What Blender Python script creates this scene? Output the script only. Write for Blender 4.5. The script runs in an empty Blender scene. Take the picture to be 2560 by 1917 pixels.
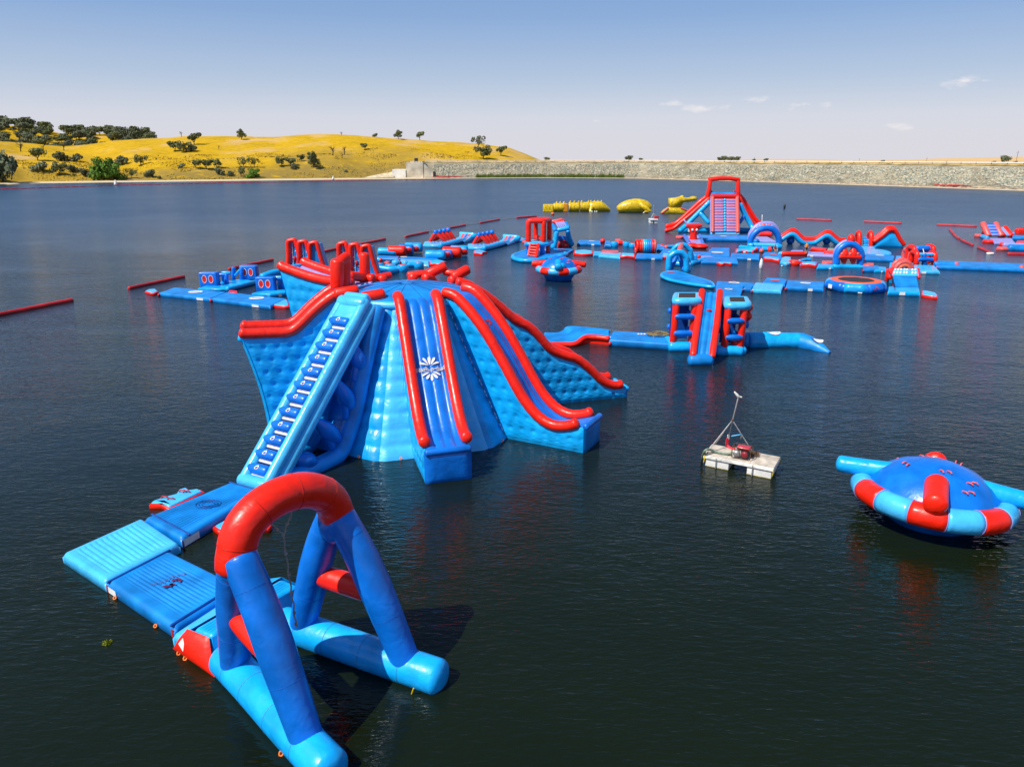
import bpy, bmesh, math, random
import numpy as np
from mathutils import Vector, Matrix, noise
random.seed(7)
R=math.radians
# ---------------------------------------------------------------- camera
H=14.0; F=1850.0; CX=1280.0; CY=958.5; PITCH=R(17.1)
cP,sP=math.cos(PITCH),math.sin(PITCH)
scene=bpy.context.scene
cam=bpy.data.cameras.new('camera'); cam.sensor_width=36; cam.lens=36*F/2560
cam.clip_start=0.5; cam.clip_end=6000
camo=bpy.data.objects.new('camera',cam); scene.collection.objects.link(camo)
camo.location=(0,0,H); camo.rotation_euler=(math.pi/2-PITCH,0,0); scene.camera=camo
# ---------------------------------------------------------------- light
SUN_EL=53; SUN_AZ=Vector((-0.80,-0.60))      # horizontal direction towards the sun
world=bpy.data.worlds.new('World'); scene.world=world; world.use_nodes=True
wn=world.node_tree; wn.nodes.clear()
def N(t,kind,**k):
    n=t.nodes.new(kind)
    for a,b in k.items(): setattr(n,a,b)
    return n
def L(t,a,b): t.links.new(a,b)
wo=N(wn,'ShaderNodeOutputWorld'); bg=N(wn,'ShaderNodeBackground'); sky=N(wn,'ShaderNodeTexSky')
sky.sky_type='NISHITA'; sky.sun_disc=False; sky.sun_elevation=R(SUN_EL)
sky.sun_rotation=math.atan2(SUN_AZ.x,SUN_AZ.y); sky.air_density=1.0; sky.dust_density=1.2; sky.ozone_density=2.0; sky.altitude=100
tc=N(wn,'ShaderNodeTexCoord'); sep=N(wn,'ShaderNodeSeparateXYZ'); com=N(wn,'ShaderNodeCombineXYZ')
mx=N(wn,'ShaderNodeMath',operation='MAXIMUM'); mx.inputs[1].default_value=0.012
L(wn,tc.outputs['Generated'],sep.inputs[0]); L(wn,sep.outputs[2],mx.inputs[0])
L(wn,sep.outputs[0],com.inputs[0]); L(wn,sep.outputs[1],com.inputs[1]); L(wn,mx.outputs[0],com.inputs[2])
L(wn,com.outputs[0],sky.inputs['Vector'])
bg.inputs['Strength'].default_value=0.085
# summer haze low over the horizon: the sky pales to a faint lilac in its last degrees
ramp=N(wn,'ShaderNodeValToRGB'); L(wn,mx.outputs[0],ramp.inputs[0])
cr_=ramp.color_ramp; cr_.elements[0].position=0.0; cr_.elements[0].color=(0.92,)*3+(1,)
cr_.elements[1].position=0.24; cr_.elements[1].color=(0.65,)*3+(1,)
e=cr_.elements.new(0.11); e.color=(0.85,)*3+(1,)
e=cr_.elements.new(0.7); e.color=(0.35,)*3+(1,)
r2=N(wn,'ShaderNodeValToRGB'); L(wn,mx.outputs[0],r2.inputs[0]); c2=r2.color_ramp
c2.elements[0].position=0.0; c2.elements[0].color=(7.1,6.85,7.4,1)
c2.elements[1].position=0.26; c2.elements[1].color=(1.45,2.9,5.9,1)
e=c2.elements.new(0.045); e.color=(6.5,6.7,7.6,1)
e=c2.elements.new(0.09); e.color=(4.5,5.5,7.2,1)
e=c2.elements.new(0.16); e.color=(2.5,4.0,6.9,1)
e=c2.elements.new(0.6); e.color=(.85,1.85,4.2,1)
mixs=N(wn,'ShaderNodeMix',data_type='RGBA'); L(wn,ramp.outputs[0],mixs.inputs[0])
L(wn,sky.outputs[0],mixs.inputs[6]); L(wn,r2.outputs[0],mixs.inputs[7])
# small fair-weather clouds, each in its own direction
def dirpx(px,py):
    x=(px-CX)/F; y=(py-CY)/F
    return Vector((x,cP-y*sP,-(sP+y*cP)))
cn=N(wn,'ShaderNodeTexNoise'); cn.inputs['Scale'].default_value=34; cn.inputs['Detail'].default_value=7; cn.inputs['Roughness'].default_value=0.62
cm=N(wn,'ShaderNodeMapping'); cm.inputs['Scale'].default_value=(1,1,2.6)
nrm=N(wn,'ShaderNodeVectorMath',operation='NORMALIZE'); L(wn,tc.outputs['Generated'],nrm.inputs[0])
L(wn,nrm.outputs[0],cm.inputs[0]); L(wn,cm.outputs[0],cn.inputs[0])
acc=None
for (px,py,wx,wy,amp) in [(1740,270,100,15,1.0),(1690,262,45,13,.9),(1900,250,42,9,.72),(2010,262,95,12,.66),(2070,258,40,14,.7),(2150,268,55,14,.55),(2415,203,60,17,.9),(2240,318,45,16,.95),(1470,300,42,9,.5),(1430,305,30,7,.4)]:
    d=dirpx(px,py).normalized()
    s_=N(wn,'ShaderNodeVectorMath',operation='SUBTRACT'); L(wn,nrm.outputs[0],s_.inputs[0]); s_.inputs[1].default_value=d
    m_=N(wn,'ShaderNodeVectorMath',operation='MULTIPLY'); L(wn,s_.outputs[0],m_.inputs[0]); m_.inputs[1].default_value=(F/wx,F/wx,F/wy)
    l_=N(wn,'ShaderNodeVectorMath',operation='LENGTH'); L(wn,m_.outputs[0],l_.inputs[0])
    mr=N(wn,'ShaderNodeMapRange'); L(wn,l_.outputs['Value'],mr.inputs[0])
    mr.inputs[1].default_value=0.0; mr.inputs[2].default_value=1.25; mr.inputs[3].default_value=amp; mr.inputs[4].default_value=0
    if acc is None: acc=mr.outputs[0]
    else:
        a_=N(wn,'ShaderNodeMath',operation='MAXIMUM'); L(wn,acc,a_.inputs[0]); L(wn,mr.outputs[0],a_.inputs[1]); acc=a_.outputs[0]
ad=N(wn,'ShaderNodeMath',operation='MULTIPLY_ADD'); L(wn,acc,ad.inputs[0]); ad.inputs[1].default_value=0.42; L(wn,cn.outputs[0],ad.inputs[2])
mr=N(wn,'ShaderNodeMapRange'); L(wn,ad.outputs[0],mr.inputs[0]); mr.inputs[1].default_value=0.70; mr.inputs[2].default_value=0.98; mr.inputs[3].default_value=0; mr.inputs[4].default_value=.75
gate=N(wn,'ShaderNodeMath',operation='MULTIPLY'); L(wn,mr.outputs[0],gate.inputs[0])
g2=N(wn,'ShaderNodeMath',operation='GREATER_THAN'); L(wn,acc,g2.inputs[0]); g2.inputs[1].default_value=0.0; L(wn,g2.outputs[0],gate.inputs[1])
mixc=N(wn,'ShaderNodeMix',data_type='RGBA'); L(wn,gate.outputs[0],mixc.inputs[0]); L(wn,mixs.outputs[2],mixc.inputs[6]); mixc.inputs[7].default_value=(8.8,8.3,8.3,1)
L(wn,mixc.outputs[2],bg.inputs[0]); L(wn,bg.outputs[0],wo.inputs[0])
sun=bpy.data.lights.new('sun','SUN'); sun.energy=4.3; sun.angle=R(0.5); sun.color=(1,0.96,0.90)
suno=bpy.data.objects.new('sun',sun); scene.collection.objects.link(suno)
hd=SUN_AZ.normalized()*math.cos(R(SUN_EL)); sd=Vector((hd.x,hd.y,math.sin(R(SUN_EL))))
suno.rotation_euler=sd.to_track_quat('Z','Y').to_euler(); suno.location=(0,0,60)
vs=scene.view_settings; vs.view_transform='Standard'; vs.look='None'; vs.gamma=1; vs.use_curve_mapping=False; vs.exposure=0.32
# ---------------------------------------------------------------- projection helpers (pixel of the photograph -> place in the world)
def ray(px,py):
    x=(px-CX)/F; y=(py-CY)/F
    return Vector((x,cP-y*sP,-(sP+y*cP)))
def G(px,py,z=0.0):
    d=ray(px,py); t=(H-z)/-d.z; return Vector((d.x*t,d.y*t,z))
def A(px,py,Y):
    d=ray(px,py); t=Y/d.y; return Vector((d.x*t,Y,H+d.z*t))
def crop(x0,y0,s): return lambda x,y:(x0+x/s,y0+y/s)
# ---------------------------------------------------------------- materials
def mat(name,col,rough=0.5,spec=0.5,bump=0.0,bscale=8.0,var=0.08,vscale=3.0,coat=0.0,metal=0.0,dirt_sheen=None,bdist=0.02,tr=None):
    m=bpy.data.materials.new(name); m.use_nodes=True; t=m.node_tree; b=t.nodes['Principled BSDF']
    b.inputs['Roughness'].default_value=rough; b.inputs['Specular IOR Level'].default_value=spec
    b.inputs['Metallic'].default_value=metal; b.inputs['Coat Weight'].default_value=coat; b.inputs['Coat Roughness'].default_value=0.12
    tcn=N(t,'ShaderNodeTexCoord')
    n1=N(t,'ShaderNodeTexNoise'); n1.inputs['Scale'].default_value=vscale; n1.inputs['Detail'].default_value=5
    L(t,tcn.outputs['Object'],n1.inputs[0])
    r=N(t,'ShaderNodeValToRGB'); L(t,n1.outputs[0],r.inputs[0])
    a=[max(0,c*(1-var*2.2)) for c in col]; bb=[min(1,c*(1+var)+var*0.02) for c in col]
    r.color_ramp.elements[0].position=0.32; r.color_ramp.elements[0].color=(*a,1)
    r.color_ramp.elements[1].position=0.68; r.color_ramp.elements[1].color=(*bb,1)
    out=r.outputs[0]
    if dirt_sheen:
        n2=N(t,'ShaderNodeTexNoise'); n2.inputs['Scale'].default_value=1.3; n2.inputs['Detail'].default_value=9; n2.inputs['Roughness'].default_value=.7
        L(t,tcn.outputs['Object'],n2.inputs[0])
        mr=N(t,'ShaderNodeMapRange'); L(t,n2.outputs[0],mr.inputs[0]); mr.inputs[1].default_value=.56; mr.inputs[2].default_value=.78; mr.inputs[4].default_value=.45
        mixn=N(t,'ShaderNodeMix',data_type='RGBA'); L(t,mr.outputs[0],mixn.inputs[0]); L(t,out,mixn.inputs[6]); mixn.inputs[7].default_value=(*dirt_sheen,1); out=mixn.outputs[2]
    L(t,out,b.inputs['Base Color'])
    if bump>0:
        n3=N(t,'ShaderNodeTexNoise'); n3.inputs['Scale'].default_value=bscale; n3.inputs['Detail'].default_value=4
        L(t,tcn.outputs['Object'],n3.inputs[0])
        bp=N(t,'ShaderNodeBump'); bp.inputs['Strength'].default_value=bump; bp.inputs['Distance'].default_value=bdist
        hsrc=n3.outputs[0]
        if bdist>=.03:   # broad slackness of the inflated skin on top of the fine creases
            n4=N(t,'ShaderNodeTexNoise'); n4.inputs['Scale'].default_value=1.7; n4.inputs['Detail'].default_value=2; n4.inputs['Distortion'].default_value=.8
            L(t,tcn.outputs['Object'],n4.inputs[0]); ma=N(t,'ShaderNodeMath',operation='MULTIPLY_ADD'); L(t,n4.outputs[0],ma.inputs[0]); ma.inputs[1].default_value=3.2; L(t,n3.outputs[0],ma.inputs[2]); hsrc=ma.outputs[0]
        L(t,hsrc,bp.inputs['Height']); L(t,bp.outputs[0],b.inputs['Normal'])
        rr=N(t,'ShaderNodeMapRange'); L(t,n1.outputs[0],rr.inputs[0]); rr.inputs[3].default_value=max(.05,rough-.08); rr.inputs[4].default_value=rough+.12
        L(t,rr.outputs[0],b.inputs['Roughness'])
    return m
LB=mat('light_blue_vinyl',(0.002,0.39,0.88),.32,.45,.30,5.0,.12,1.1,coat=.15,dirt_sheen=(.02,.27,.55),bdist=.035)
SB=mat('sky_blue_vinyl',(0.06,0.50,0.92),.28,.5,.30,5.0,.07,1.4,coat=.3,dirt_sheen=(.12,.33,.5),bdist=.035)
DB=mat('royal_blue_vinyl',(0.0,0.165,0.68),.33,.42,.25,4.0,.14,1.0,coat=.14,dirt_sheen=(.02,.19,.58),bdist=.035)  # lighter patches: scuffs, plus hazy sky reflection painted into the colour
MB_=mat('mat_blue_vinyl',(0.0,0.23,0.68),.42,.45,.30,7.0,.17,.9,coat=.05,dirt_sheen=(.02,.13,.30))
RD=mat('red_vinyl',(0.90,0.016,0.002),.36,.4,.30,4.0,.05,1.4,coat=.08,dirt_sheen=(.48,.03,.02),bdist=.035)
DR=mat('boom_red_vinyl',(0.55,0.015,0.015),.40,.4,.35,3.0,.15,.8,dirt_sheen=(.35,.06,.05))
WH=mat('white_vinyl',(0.80,0.80,0.78),.45,.4,.2,8,.04)
LC=mat('lilac_vinyl',(0.30,0.30,0.66),.35,.5,.2,6,.06)
PK=mat('pale_red_vinyl',(0.72,0.10,0.09),.38,.5,.2,6,.08)
OR=mat('orange_red_apron',(0.82,0.13,0.05),.5,.4,.2,6,.08)
MESH=mat('dark_trampoline_mesh',(0.035,0.035,0.042),.75,.3,.5,60,.2,30)
BK=mat('black_rubber',(0.015,0.015,0.017),.6,.4,.2,20,.1)
DKR=mat('seam_blue_vinyl',(0.003,0.06,0.30),.45,.4,.2,8,.1)
LOGO=mat('logo_maroon_print',(0.13,0.02,0.08),.5,.4,.1,8,.1)
LOGR=mat('logo_red_print',(0.50,0.02,0.03),.5,.4,.1,8,.1)
ORG=mat('orange_ring',(0.85,0.20,0.02),.4,.4,.1,8,.1)
YEL=mat('yellow_vinyl',(0.88,0.56,0.0),.35,.5,.5,2.0,.25,2.2,coat=.1)
def spotted():
    m=mat('scaly_yellow_vinyl',(0.88,0.56,0.002),.36,.5,.4,4.0,.2,2.0,coat=.15); t=m.node_tree; b=t.nodes['Principled BSDF']
    v=N(t,'ShaderNodeTexVoronoi'); v.inputs['Scale'].default_value=3.2; v.feature='DISTANCE_TO_EDGE'
    tcn=N(t,'ShaderNodeTexCoord'); L(t,tcn.outputs['Object'],v.inputs['Vector'])
    mr=N(t,'ShaderNodeMapRange'); L(t,v.outputs['Distance'],mr.inputs[0]); mr.inputs[1].default_value=.03; mr.inputs[2].default_value=.10; mr.inputs[3].default_value=.85; mr.inputs[4].default_value=0
    mx_=N(t,'ShaderNodeMix',data_type='RGBA'); L(t,mr.outputs[0],mx_.inputs[0]); src=b.inputs['Base Color'].links[0].from_socket
    L(t,src,mx_.inputs[6]); mx_.inputs[7].default_value=(0.30,0.22,0.01,1); L(t,mx_.outputs[2],b.inputs['Base Color']); return m
CROC=spotted()
PLY=mat('weathered_deck_board',(0.60,0.52,0.42),.7,.3,.3,20,.18,2.2,dirt_sheen=(.55,.36,.16))
FOAM=mat('white_foam_float',(0.78,0.76,0.70),.7,.3,.5,14,.08,3,dirt_sheen=(.55,.48,.20))
ALG=mat('yellow_green_algae',(0.20,0.17,0.012),.9,.2,.6,20,.3,6)
STEEL=mat('galvanised_pipe',(0.42,0.40,0.38),.45,.5,.3,20,.15,9,metal=.6)
ENG=mat('engine_dark_metal',(0.04,0.04,0.042),.45,.5,.3,20,.2,9,metal=.3)
ROPE=mat('old_rope',(0.42,0.36,0.30),.9,.2,.6,60,.2,20)
TANR=mat('tan_rope',(0.30,0.22,0.10),.9,.2,.6,60,.3,14)
HOSE=mat('grey_green_hose',(0.20,0.27,0.19),.6,.4,.2,20,.15,9)
CONC=mat('pale_concrete',(0.66,0.58,0.44),.85,.25,.4,1.5,.16,.25,dirt_sheen=(.33,.27,.18),bdist=.1)
CONW=mat('whitewashed_concrete',(0.85,0.82,0.74),.8,.25,.4,1.5,.1,.25,dirt_sheen=(.5,.45,.35),bdist=.1)
ASPH=mat('crest_road',(0.30,0.26,0.20),.9,.2,.3,2,.15,.2)
RUST=mat('rusty_metal',(0.16,0.09,0.05),.8,.3,.4,20,.3,8)
SKIN=mat('skin',(0.45,0.25,0.16),.5,.4)
HAIR=mat('dark_hair',(0.02,0.015,0.01),.6,.4)
CLO=mat('dark_clothes',(0.02,0.02,0.03),.8,.2)
VEST=mat('orange_life_vest',(0.85,0.25,0.03),.6,.3)
MAR=mat('maroon_shirt',(0.25,0.01,0.02),.7,.3)
# ---------------------------------------------------------------- mesh helpers
def link(o): scene.collection.objects.link(o); return o
def mk(name,geo,mats,parent=None,smooth=True,label=None):
    V,F_=geo[0],geo[1]
    me=bpy.data.meshes.new(name); me.from_pydata([tuple(v) for v in V],[],[tuple(f) for f in F_])
    if not isinstance(mats,(list,tuple)): mats=[mats]
    for m in mats: me.materials.append(m)
    if len(geo)>2: me.polygons.foreach_set('material_index',geo[2])
    if smooth: me.polygons.foreach_set('use_smooth',[True]*len(me.polygons))
    me.update(); o=bpy.data.objects.new(name,me); link(o)
    if parent is not None: o.parent=parent
    if label: o['label']=label
    return o
def fix(o):
    bm=bmesh.new(); bm.from_mesh(o.data); bmesh.ops.recalc_face_normals(bm,faces=bm.faces); bm.to_mesh(o.data); bm.free(); return o
class Thing:
    def __init__(s,name,label,cat,loc,rz=0.0,group=None):
        o=bpy.data.objects.new(name,None); link(o); o.empty_display_size=.3
        loc=Vector(loc); o.location=loc; o.rotation_euler=(0,0,rz)
        o['label']=label; o['category']=cat
        if group: o['group']=group
        s.o=o; s.inv=(Matrix.Translation(loc)@Matrix.Rotation(rz,4,'Z')).inverted()
    def add(s,name,geo,m,parent=None,world=True,smooth=True,label=None):
        V=geo[0]
        if world: V=[s.inv@Vector(v) for v in V]
        o=mk(name,(V,)+tuple(geo[1:]),m,None,smooth,label); o.parent=parent if parent is not None else s.o
        return fix(o)
    def dup(s,loc,rz=None,label=None,group=None):
        r=s.o.copy(); link(r); r.location=loc
        if rz is not None: r.rotation_euler=(0,0,rz)
        if label: r['label']=label
        if group: r['group']=group
        def rec(a,b):
            for ch in list(a.children):
                c=ch.copy(); link(c); c.parent=b; rec(ch,c)
        rec(s.o,r); return r
def single(name,label,cat,geo,m,group=None,smooth=True,kind=None):
    V=[Vector(v) for v in geo[0]]; c=sum(V,Vector())/len(V); zb=min(v.z for v in V); c=Vector((c.x,c.y,zb))
    o=mk(name,([v-c for v in V],)+tuple(geo[1:]),m,None,smooth); fix(o); o.location=c
    o['label']=label; o['category']=cat
    if group: o['group']=group
    if kind: o['kind']=kind
    return o
def join(*gs):
    V=[];F_=[];M=[]; has=any(len(g)>2 for g in gs)
    for g in gs:
        n=len(V); V+=list(g[0]); F_+=[tuple(i+n for i in f) for f in g[1]]
        M+=list(g[2]) if len(g)>2 else [0]*len(g[1])
    return (V,F_,M) if has else (V,F_)
def withmat(g,i): return (g[0],g[1],[i]*len(g[1]))
def xf(g,M): return ([M@Vector(v) for v in g[0]],)+tuple(g[1:])
def cat_rom(pts,n=6,closed=False):
    P=[Vector(p) for p in pts]; out=[]; m=len(P)
    rng=range(m if closed else m-1)
    for i in rng:
        p0=P[(i-1)%m] if closed or i>0 else P[0]*2-P[1]
        p1=P[i]; p2=P[(i+1)%m]; p3=P[(i+2)%m] if closed or i+2<m else P[-1]*2-P[-2]
        for k in range(n):
            t=k/n; out.append(0.5*((2*p1)+(p2-p0)*t+(2*p0-5*p1+4*p2-p3)*t*t+(3*p1-p0-3*p2+p3)*t**3))
    if not closed: out.append(P[-1])
    return out
def tube(pts,r,n=16,cap=True,closed=False,ax=None,capk=.55,wob=0.0,sq=1.0):
    """round tube through pts; closed inflatable ends bulge softly; wob adds slack wrinkles"""
    P=[Vector(p) for p in pts]; m=len(P); rs=r if isinstance(r,(list,tuple)) else [r]*m
    T=[]
    for i in range(m):
        if closed: t=P[(i+1)%m]-P[(i-1)%m]
        else: t=P[min(i+1,m-1)]-P[max(i-1,0)]
        T.append(t.normalized())
    up=Vector((0,0,1)) if ax is None else Vector(ax)
    if abs(T[0].dot(up))>.95: up=Vector((1,0,0))
    u=(up-T[0]*up.dot(T[0])).normalized(); fr=[]
    for i in range(m):
        u=(u-T[i]*u.dot(T[i])).normalized(); fr.append((u.copy(),T[i].cross(u)))
    V=[];F_=[]; rings=[]
    def ring(c,u,v,rr,k=0):
        b=len(V)
        for j in range(n):
            a=2*math.pi*j/n; w=1+wob*noise.noise(Vector((c.x*2+j,c.y*2,c.z*2+k)))
            V.append(c+(u*math.cos(a)*sq+v*math.sin(a))*rr*w)
        rings.append(b)
    if cap and not closed:
        for a in (78,52,26): ring(P[0]-T[0]*rs[0]*capk*math.sin(R(a)),*fr[0],rs[0]*math.cos(R(a)))
    for i in range(m): ring(P[i],*fr[i],rs[i])
    if cap and not closed:
        for a in (26,52,78): ring(P[-1]+T[-1]*rs[-1]*capk*math.sin(R(a)),*fr[-1],rs[-1]*math.cos(R(a)))
    k=len(rings)
    for i in range(k if closed else k-1):
        a=rings[i]; b=rings[(i+1)%k]
        for j in range(n): F_.append((a+j,a+(j+1)%n,b+(j+1)%n,b+j))
    if not closed:
        F_.append(tuple(rings[0]+j for j in range(n))[::-1]); F_.append(tuple(rings[-1]+j for j in range(n)))
    return V,F_
def seg(a,b,r,n=16,**k):
    a=Vector(a);b=Vector(b); q=max(2,int((b-a).length/.5)+1)
    q=min(q,14)
    return tube([a.lerp(b,i/(q-1)) for i in range(q)],r,n,**k)
def lathe(prof,n=32,c=(0,0,0)):
    V=[];F_=[];c=Vector(c)
    for (r,z) in prof:
        for j in range(n):
            a=2*math.pi*j/n; V.append(c+Vector((r*math.cos(a),r*math.sin(a),z)))
    for i in range(len(prof)-1):
        for j in range(n): F_.append((i*n+j,i*n+(j+1)%n,(i+1)*n+(j+1)%n,(i+1)*n+j))
    F_.append(tuple(range(n))[::-1]); F_.append(tuple((len(prof)-1)*n+j for j in range(n)))
    return V,F_
def ball(c,r,n=20,sz=1.0):
    pr=[(max(.01,r*math.cos(R(a))),r*sz*math.sin(R(a))) for a in range(-88,89,16)]
    return lathe(pr,n,c)
def rbox(c,h,r,M=None,res=3):
    """rounded box: centre, half sizes, edge radius"""
    V=[];F_=[];idx={}
    r=min(r,min(h)); hi=[x-r for x in h]
    def cs(hh):
        a=[-1+ .5*k/res for k in range(res)] ; g=[]
        for k in range(res+1): g.append(-hh-r*math.cos(math.pi/2*k/res) if False else (-1,k))
        return None
    lines=[]
    for ax in range(3):
        l=[]
        for k in range(res+1): l.append(-hi[ax]-r*math.tan(R(45)*(1-k/res)))
        q=max(1,min(6,int(hi[ax]*2/.6)))
        for k in range(1,q): l.append(-hi[ax]+2*hi[ax]*k/q)
        for k in range(res+1): l.append(hi[ax]+r*math.tan(R(45)*k/res))
        lines.append(l)
    def put(p):
        q=Vector([max(-hi[a],min(hi[a],p[a])) for a in range(3)]); d=Vector(p)-q
        if d.length>1e-9: d=d.normalized()*r
        v=q+d; key=(round(v.x,5),round(v.y,5),round(v.z,5))
        if key not in idx: idx[key]=len(V); V.append(v+Vector(c))
        return idx[key]
    for ax in range(3):
        a1,a2=(ax+1)%3,(ax+2)%3
        for sgn in (-1,1):
            for i in range(len(lines[a1])-1):
                for j in range(len(lines[a2])-1):
                    f=[]
                    for (ii,jj) in ((i,j),(i+1,j),(i+1,j+1),(i,j+1)):
                        p=[0,0,0]; p[ax]=sgn*(hi[ax]+r); p[a1]=lines[a1][ii]; p[a2]=lines[a2][jj]; f.append(put(p))
                    f=list(dict.fromkeys(f))
                    if len(f)>2: F_.append(tuple(f if sgn>0 else f[::-1]))
    g=(V,F_)
    return xf(g,M) if M is not None else g
def edges(n,e,Ln):
    """sample 0..Ln with extra lines near both ends"""
    s=[0,e*.12,e*.4,e*.7,e]; m=[e+(Ln-2*e)*k/n for k in range(1,n)]
    return s+m+[Ln-x for x in s[::-1]]
def padgeo(q,zt,zb=-.12,ribs=0,axis=0,amp=.05,r=.16,bord=.35,dz=None,flat=False):
    """inflated rectangular mat over the quad q (4 ground points): rounded edges, raised ribs"""
    a,b,c,d=[Vector((p[0],p[1])) for p in q]
    Lu=((b-a).length+(c-d).length)/2; Lv=((d-a).length+(c-b).length)/2
    r=min(r,Lu*.3,Lv*.3,(zt-zb)*.8)
    nu=max(4,int(ribs*8)) if (ribs and axis==0) else 6
    nv=max(4,int(ribs*8)) if (ribs and axis==1) else 6
    U=edges(nu,r,Lu); W=edges(nv,r,Lv)
    bo=min(bord,Lu*.2,Lv*.2)
    if ribs:
        for ls,Ln in ((U,Lu),(W,Lv)):
            for x in (bo-.04,bo+.1): ls.append(x); ls.append(Ln-x)
            ls.sort()
    V=[];F_=[]
    def P(u,v,z):
        s=u/Lu;t=v/Lv; p=a*(1-s)*(1-t)+b*s*(1-t)+c*s*t+d*(1-s)*t
        return Vector((p.x,p.y,z))
    for i,u in enumerate(U):
        for j,v in enumerate(W):
            du=min(u,Lu-u);dv=min(v,Lv-v)
            x=max(0,1-du/r);y=max(0,1-dv/r);qq=min(1,math.hypot(x,y))
            z=zt-r*(1-math.sqrt(1-qq*qq))
            if ribs:
                s,Ln=(u,Lu) if axis==0 else (v,Lv)
                e=min(1,max(0,(min(du,dv)-bo)/.08))
                if e>0: z+=e*amp*(abs(math.sin(math.pi*ribs*(s-bo)/(Ln-2*bo)))**.6-.7)
                else: z+=amp*.25*(1-qq)
            else: z+=0.02*noise.noise(Vector((u*.8,v*.8,zt*3+a.x)))*(1-qq)
            if dz: z+=dz(u/Lu,v/Lv)
            V.append(P(u,v,z))
    nW=len(W);nU=len(U)
    for i in range(nU-1):
        for j in range(nW-1): F_.append((i*nW+j,(i+1)*nW+j,(i+1)*nW+j+1,i*nW+j+1))
    per=[i*nW for i in range(nU)]+[(nU-1)*nW+j for j in range(1,nW)]+[i*nW+nW-1 for i in range(nU-2,-1,-1)]+[j for j in range(nW-2,0,-1)]
    b0=len(V)
    cc=(a+b+c+d)/4
    for k in per:
        v=V[k]; V.append(Vector((v.x,v.y,zb)))
    m=len(per)
    for k in range(m): F_.append((per[k],b0+k,b0+(k+1)%m,per[(k+1)%m]))
    F_.append(tuple(b0+k for k in range(m)))
    return V,F_
def polypad(pts,zt,zb=-.12,r=.18,smoothn=0):
    P=[Vector((p[0],p[1],0)) for p in pts]
    if smoothn: P=cat_rom(P,smoothn,True)
    ar=sum(P[i].x*P[(i+1)%len(P)].y-P[(i+1)%len(P)].x*P[i].y for i in range(len(P)))
    if ar<0: P=P[::-1]
    n=len(P); V=[];F_=[]
    nm=[]
    for i in range(n):
        e1=(P[i]-P[i-1]).normalized(); e2=(P[(i+1)%n]-P[i]).normalized()
        n1=Vector((-e1.y,e1.x,0)); n2=Vector((-e2.y,e2.x,0)); s=(n1+n2); s/=max(.5,s.length_squared/2); nm.append(s)
    for (ins,z) in ((0,zb),(0,zt-r),(r*.12,zt-r*.52),(r*.4,zt-r*.2),(r*.8,zt-r*.02),(r*2,zt)):
        for i in range(n): v=P[i]+nm[i]*ins; V.append(Vector((v.x,v.y,z)))
    for k in range(5):
        for i in range(n): F_.append((k*n+i,k*n+(i+1)%n,(k+1)*n+(i+1)%n,(k+1)*n+i))
    F_.append(tuple(5*n+i for i in range(n))); F_.append(tuple(range(n))[::-1])
    return V,F_
def surf(fn,nu,nv,flip=False):
    V=[];F_=[]
    for i in range(nu+1):
        for j in range(nv+1): V.append(Vector(fn(i/nu,j/nv)))
    for i in range(nu):
        for j in range(nv):
            a=i*(nv+1)+j; f=(a,a+nv+1,a+nv+2,a+1); F_.append(f[::-1] if flip else f)
    return V,F_
def dimple(a,b,sp=.55,dep=.09,sg=.13):
    row=round(b/sp); off=.5*sp*(row%2)
    col=round((a-off)/sp); dx=a-off-col*sp; dy=b-row*sp
    return -dep*math.exp(-(dx*dx+dy*dy)/(2*sg*sg))+.008*math.cos(2*math.pi*dx/sp)*math.cos(2*math.pi*dy/sp)
def decal(poly,fnz,m,T,name='logo',parent=None):
    """thin printed patch: poly of 2-D points mapped by fnz to the surface"""
    V=[fnz(x,y) for x,y in poly]; return T.add(name,(V,[tuple(range(len(V)))]),m,parent)
def textgeo(s,size,align='CENTER',ext=0.004):
    cu=bpy.data.curves.new('txt','FONT'); cu.body=s; cu.size=size; cu.align_x=align; cu.align_y='CENTER'; cu.extrude=ext; cu.resolution_u=3; cu.offset=0.012
    o=bpy.data.objects.new('txt',cu); link(o); bpy.context.view_layer.update()
    me=bpy.data.meshes.new_from_object(o.evaluated_get(bpy.context.evaluated_depsgraph_get()))
    g=([v.co.copy() for v in me.vertices],[tuple(p.vertices) for p in me.polygons])
    bpy.data.objects.remove(o); bpy.data.curves.remove(cu); bpy.data.meshes.remove(me)
    return g
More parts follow.
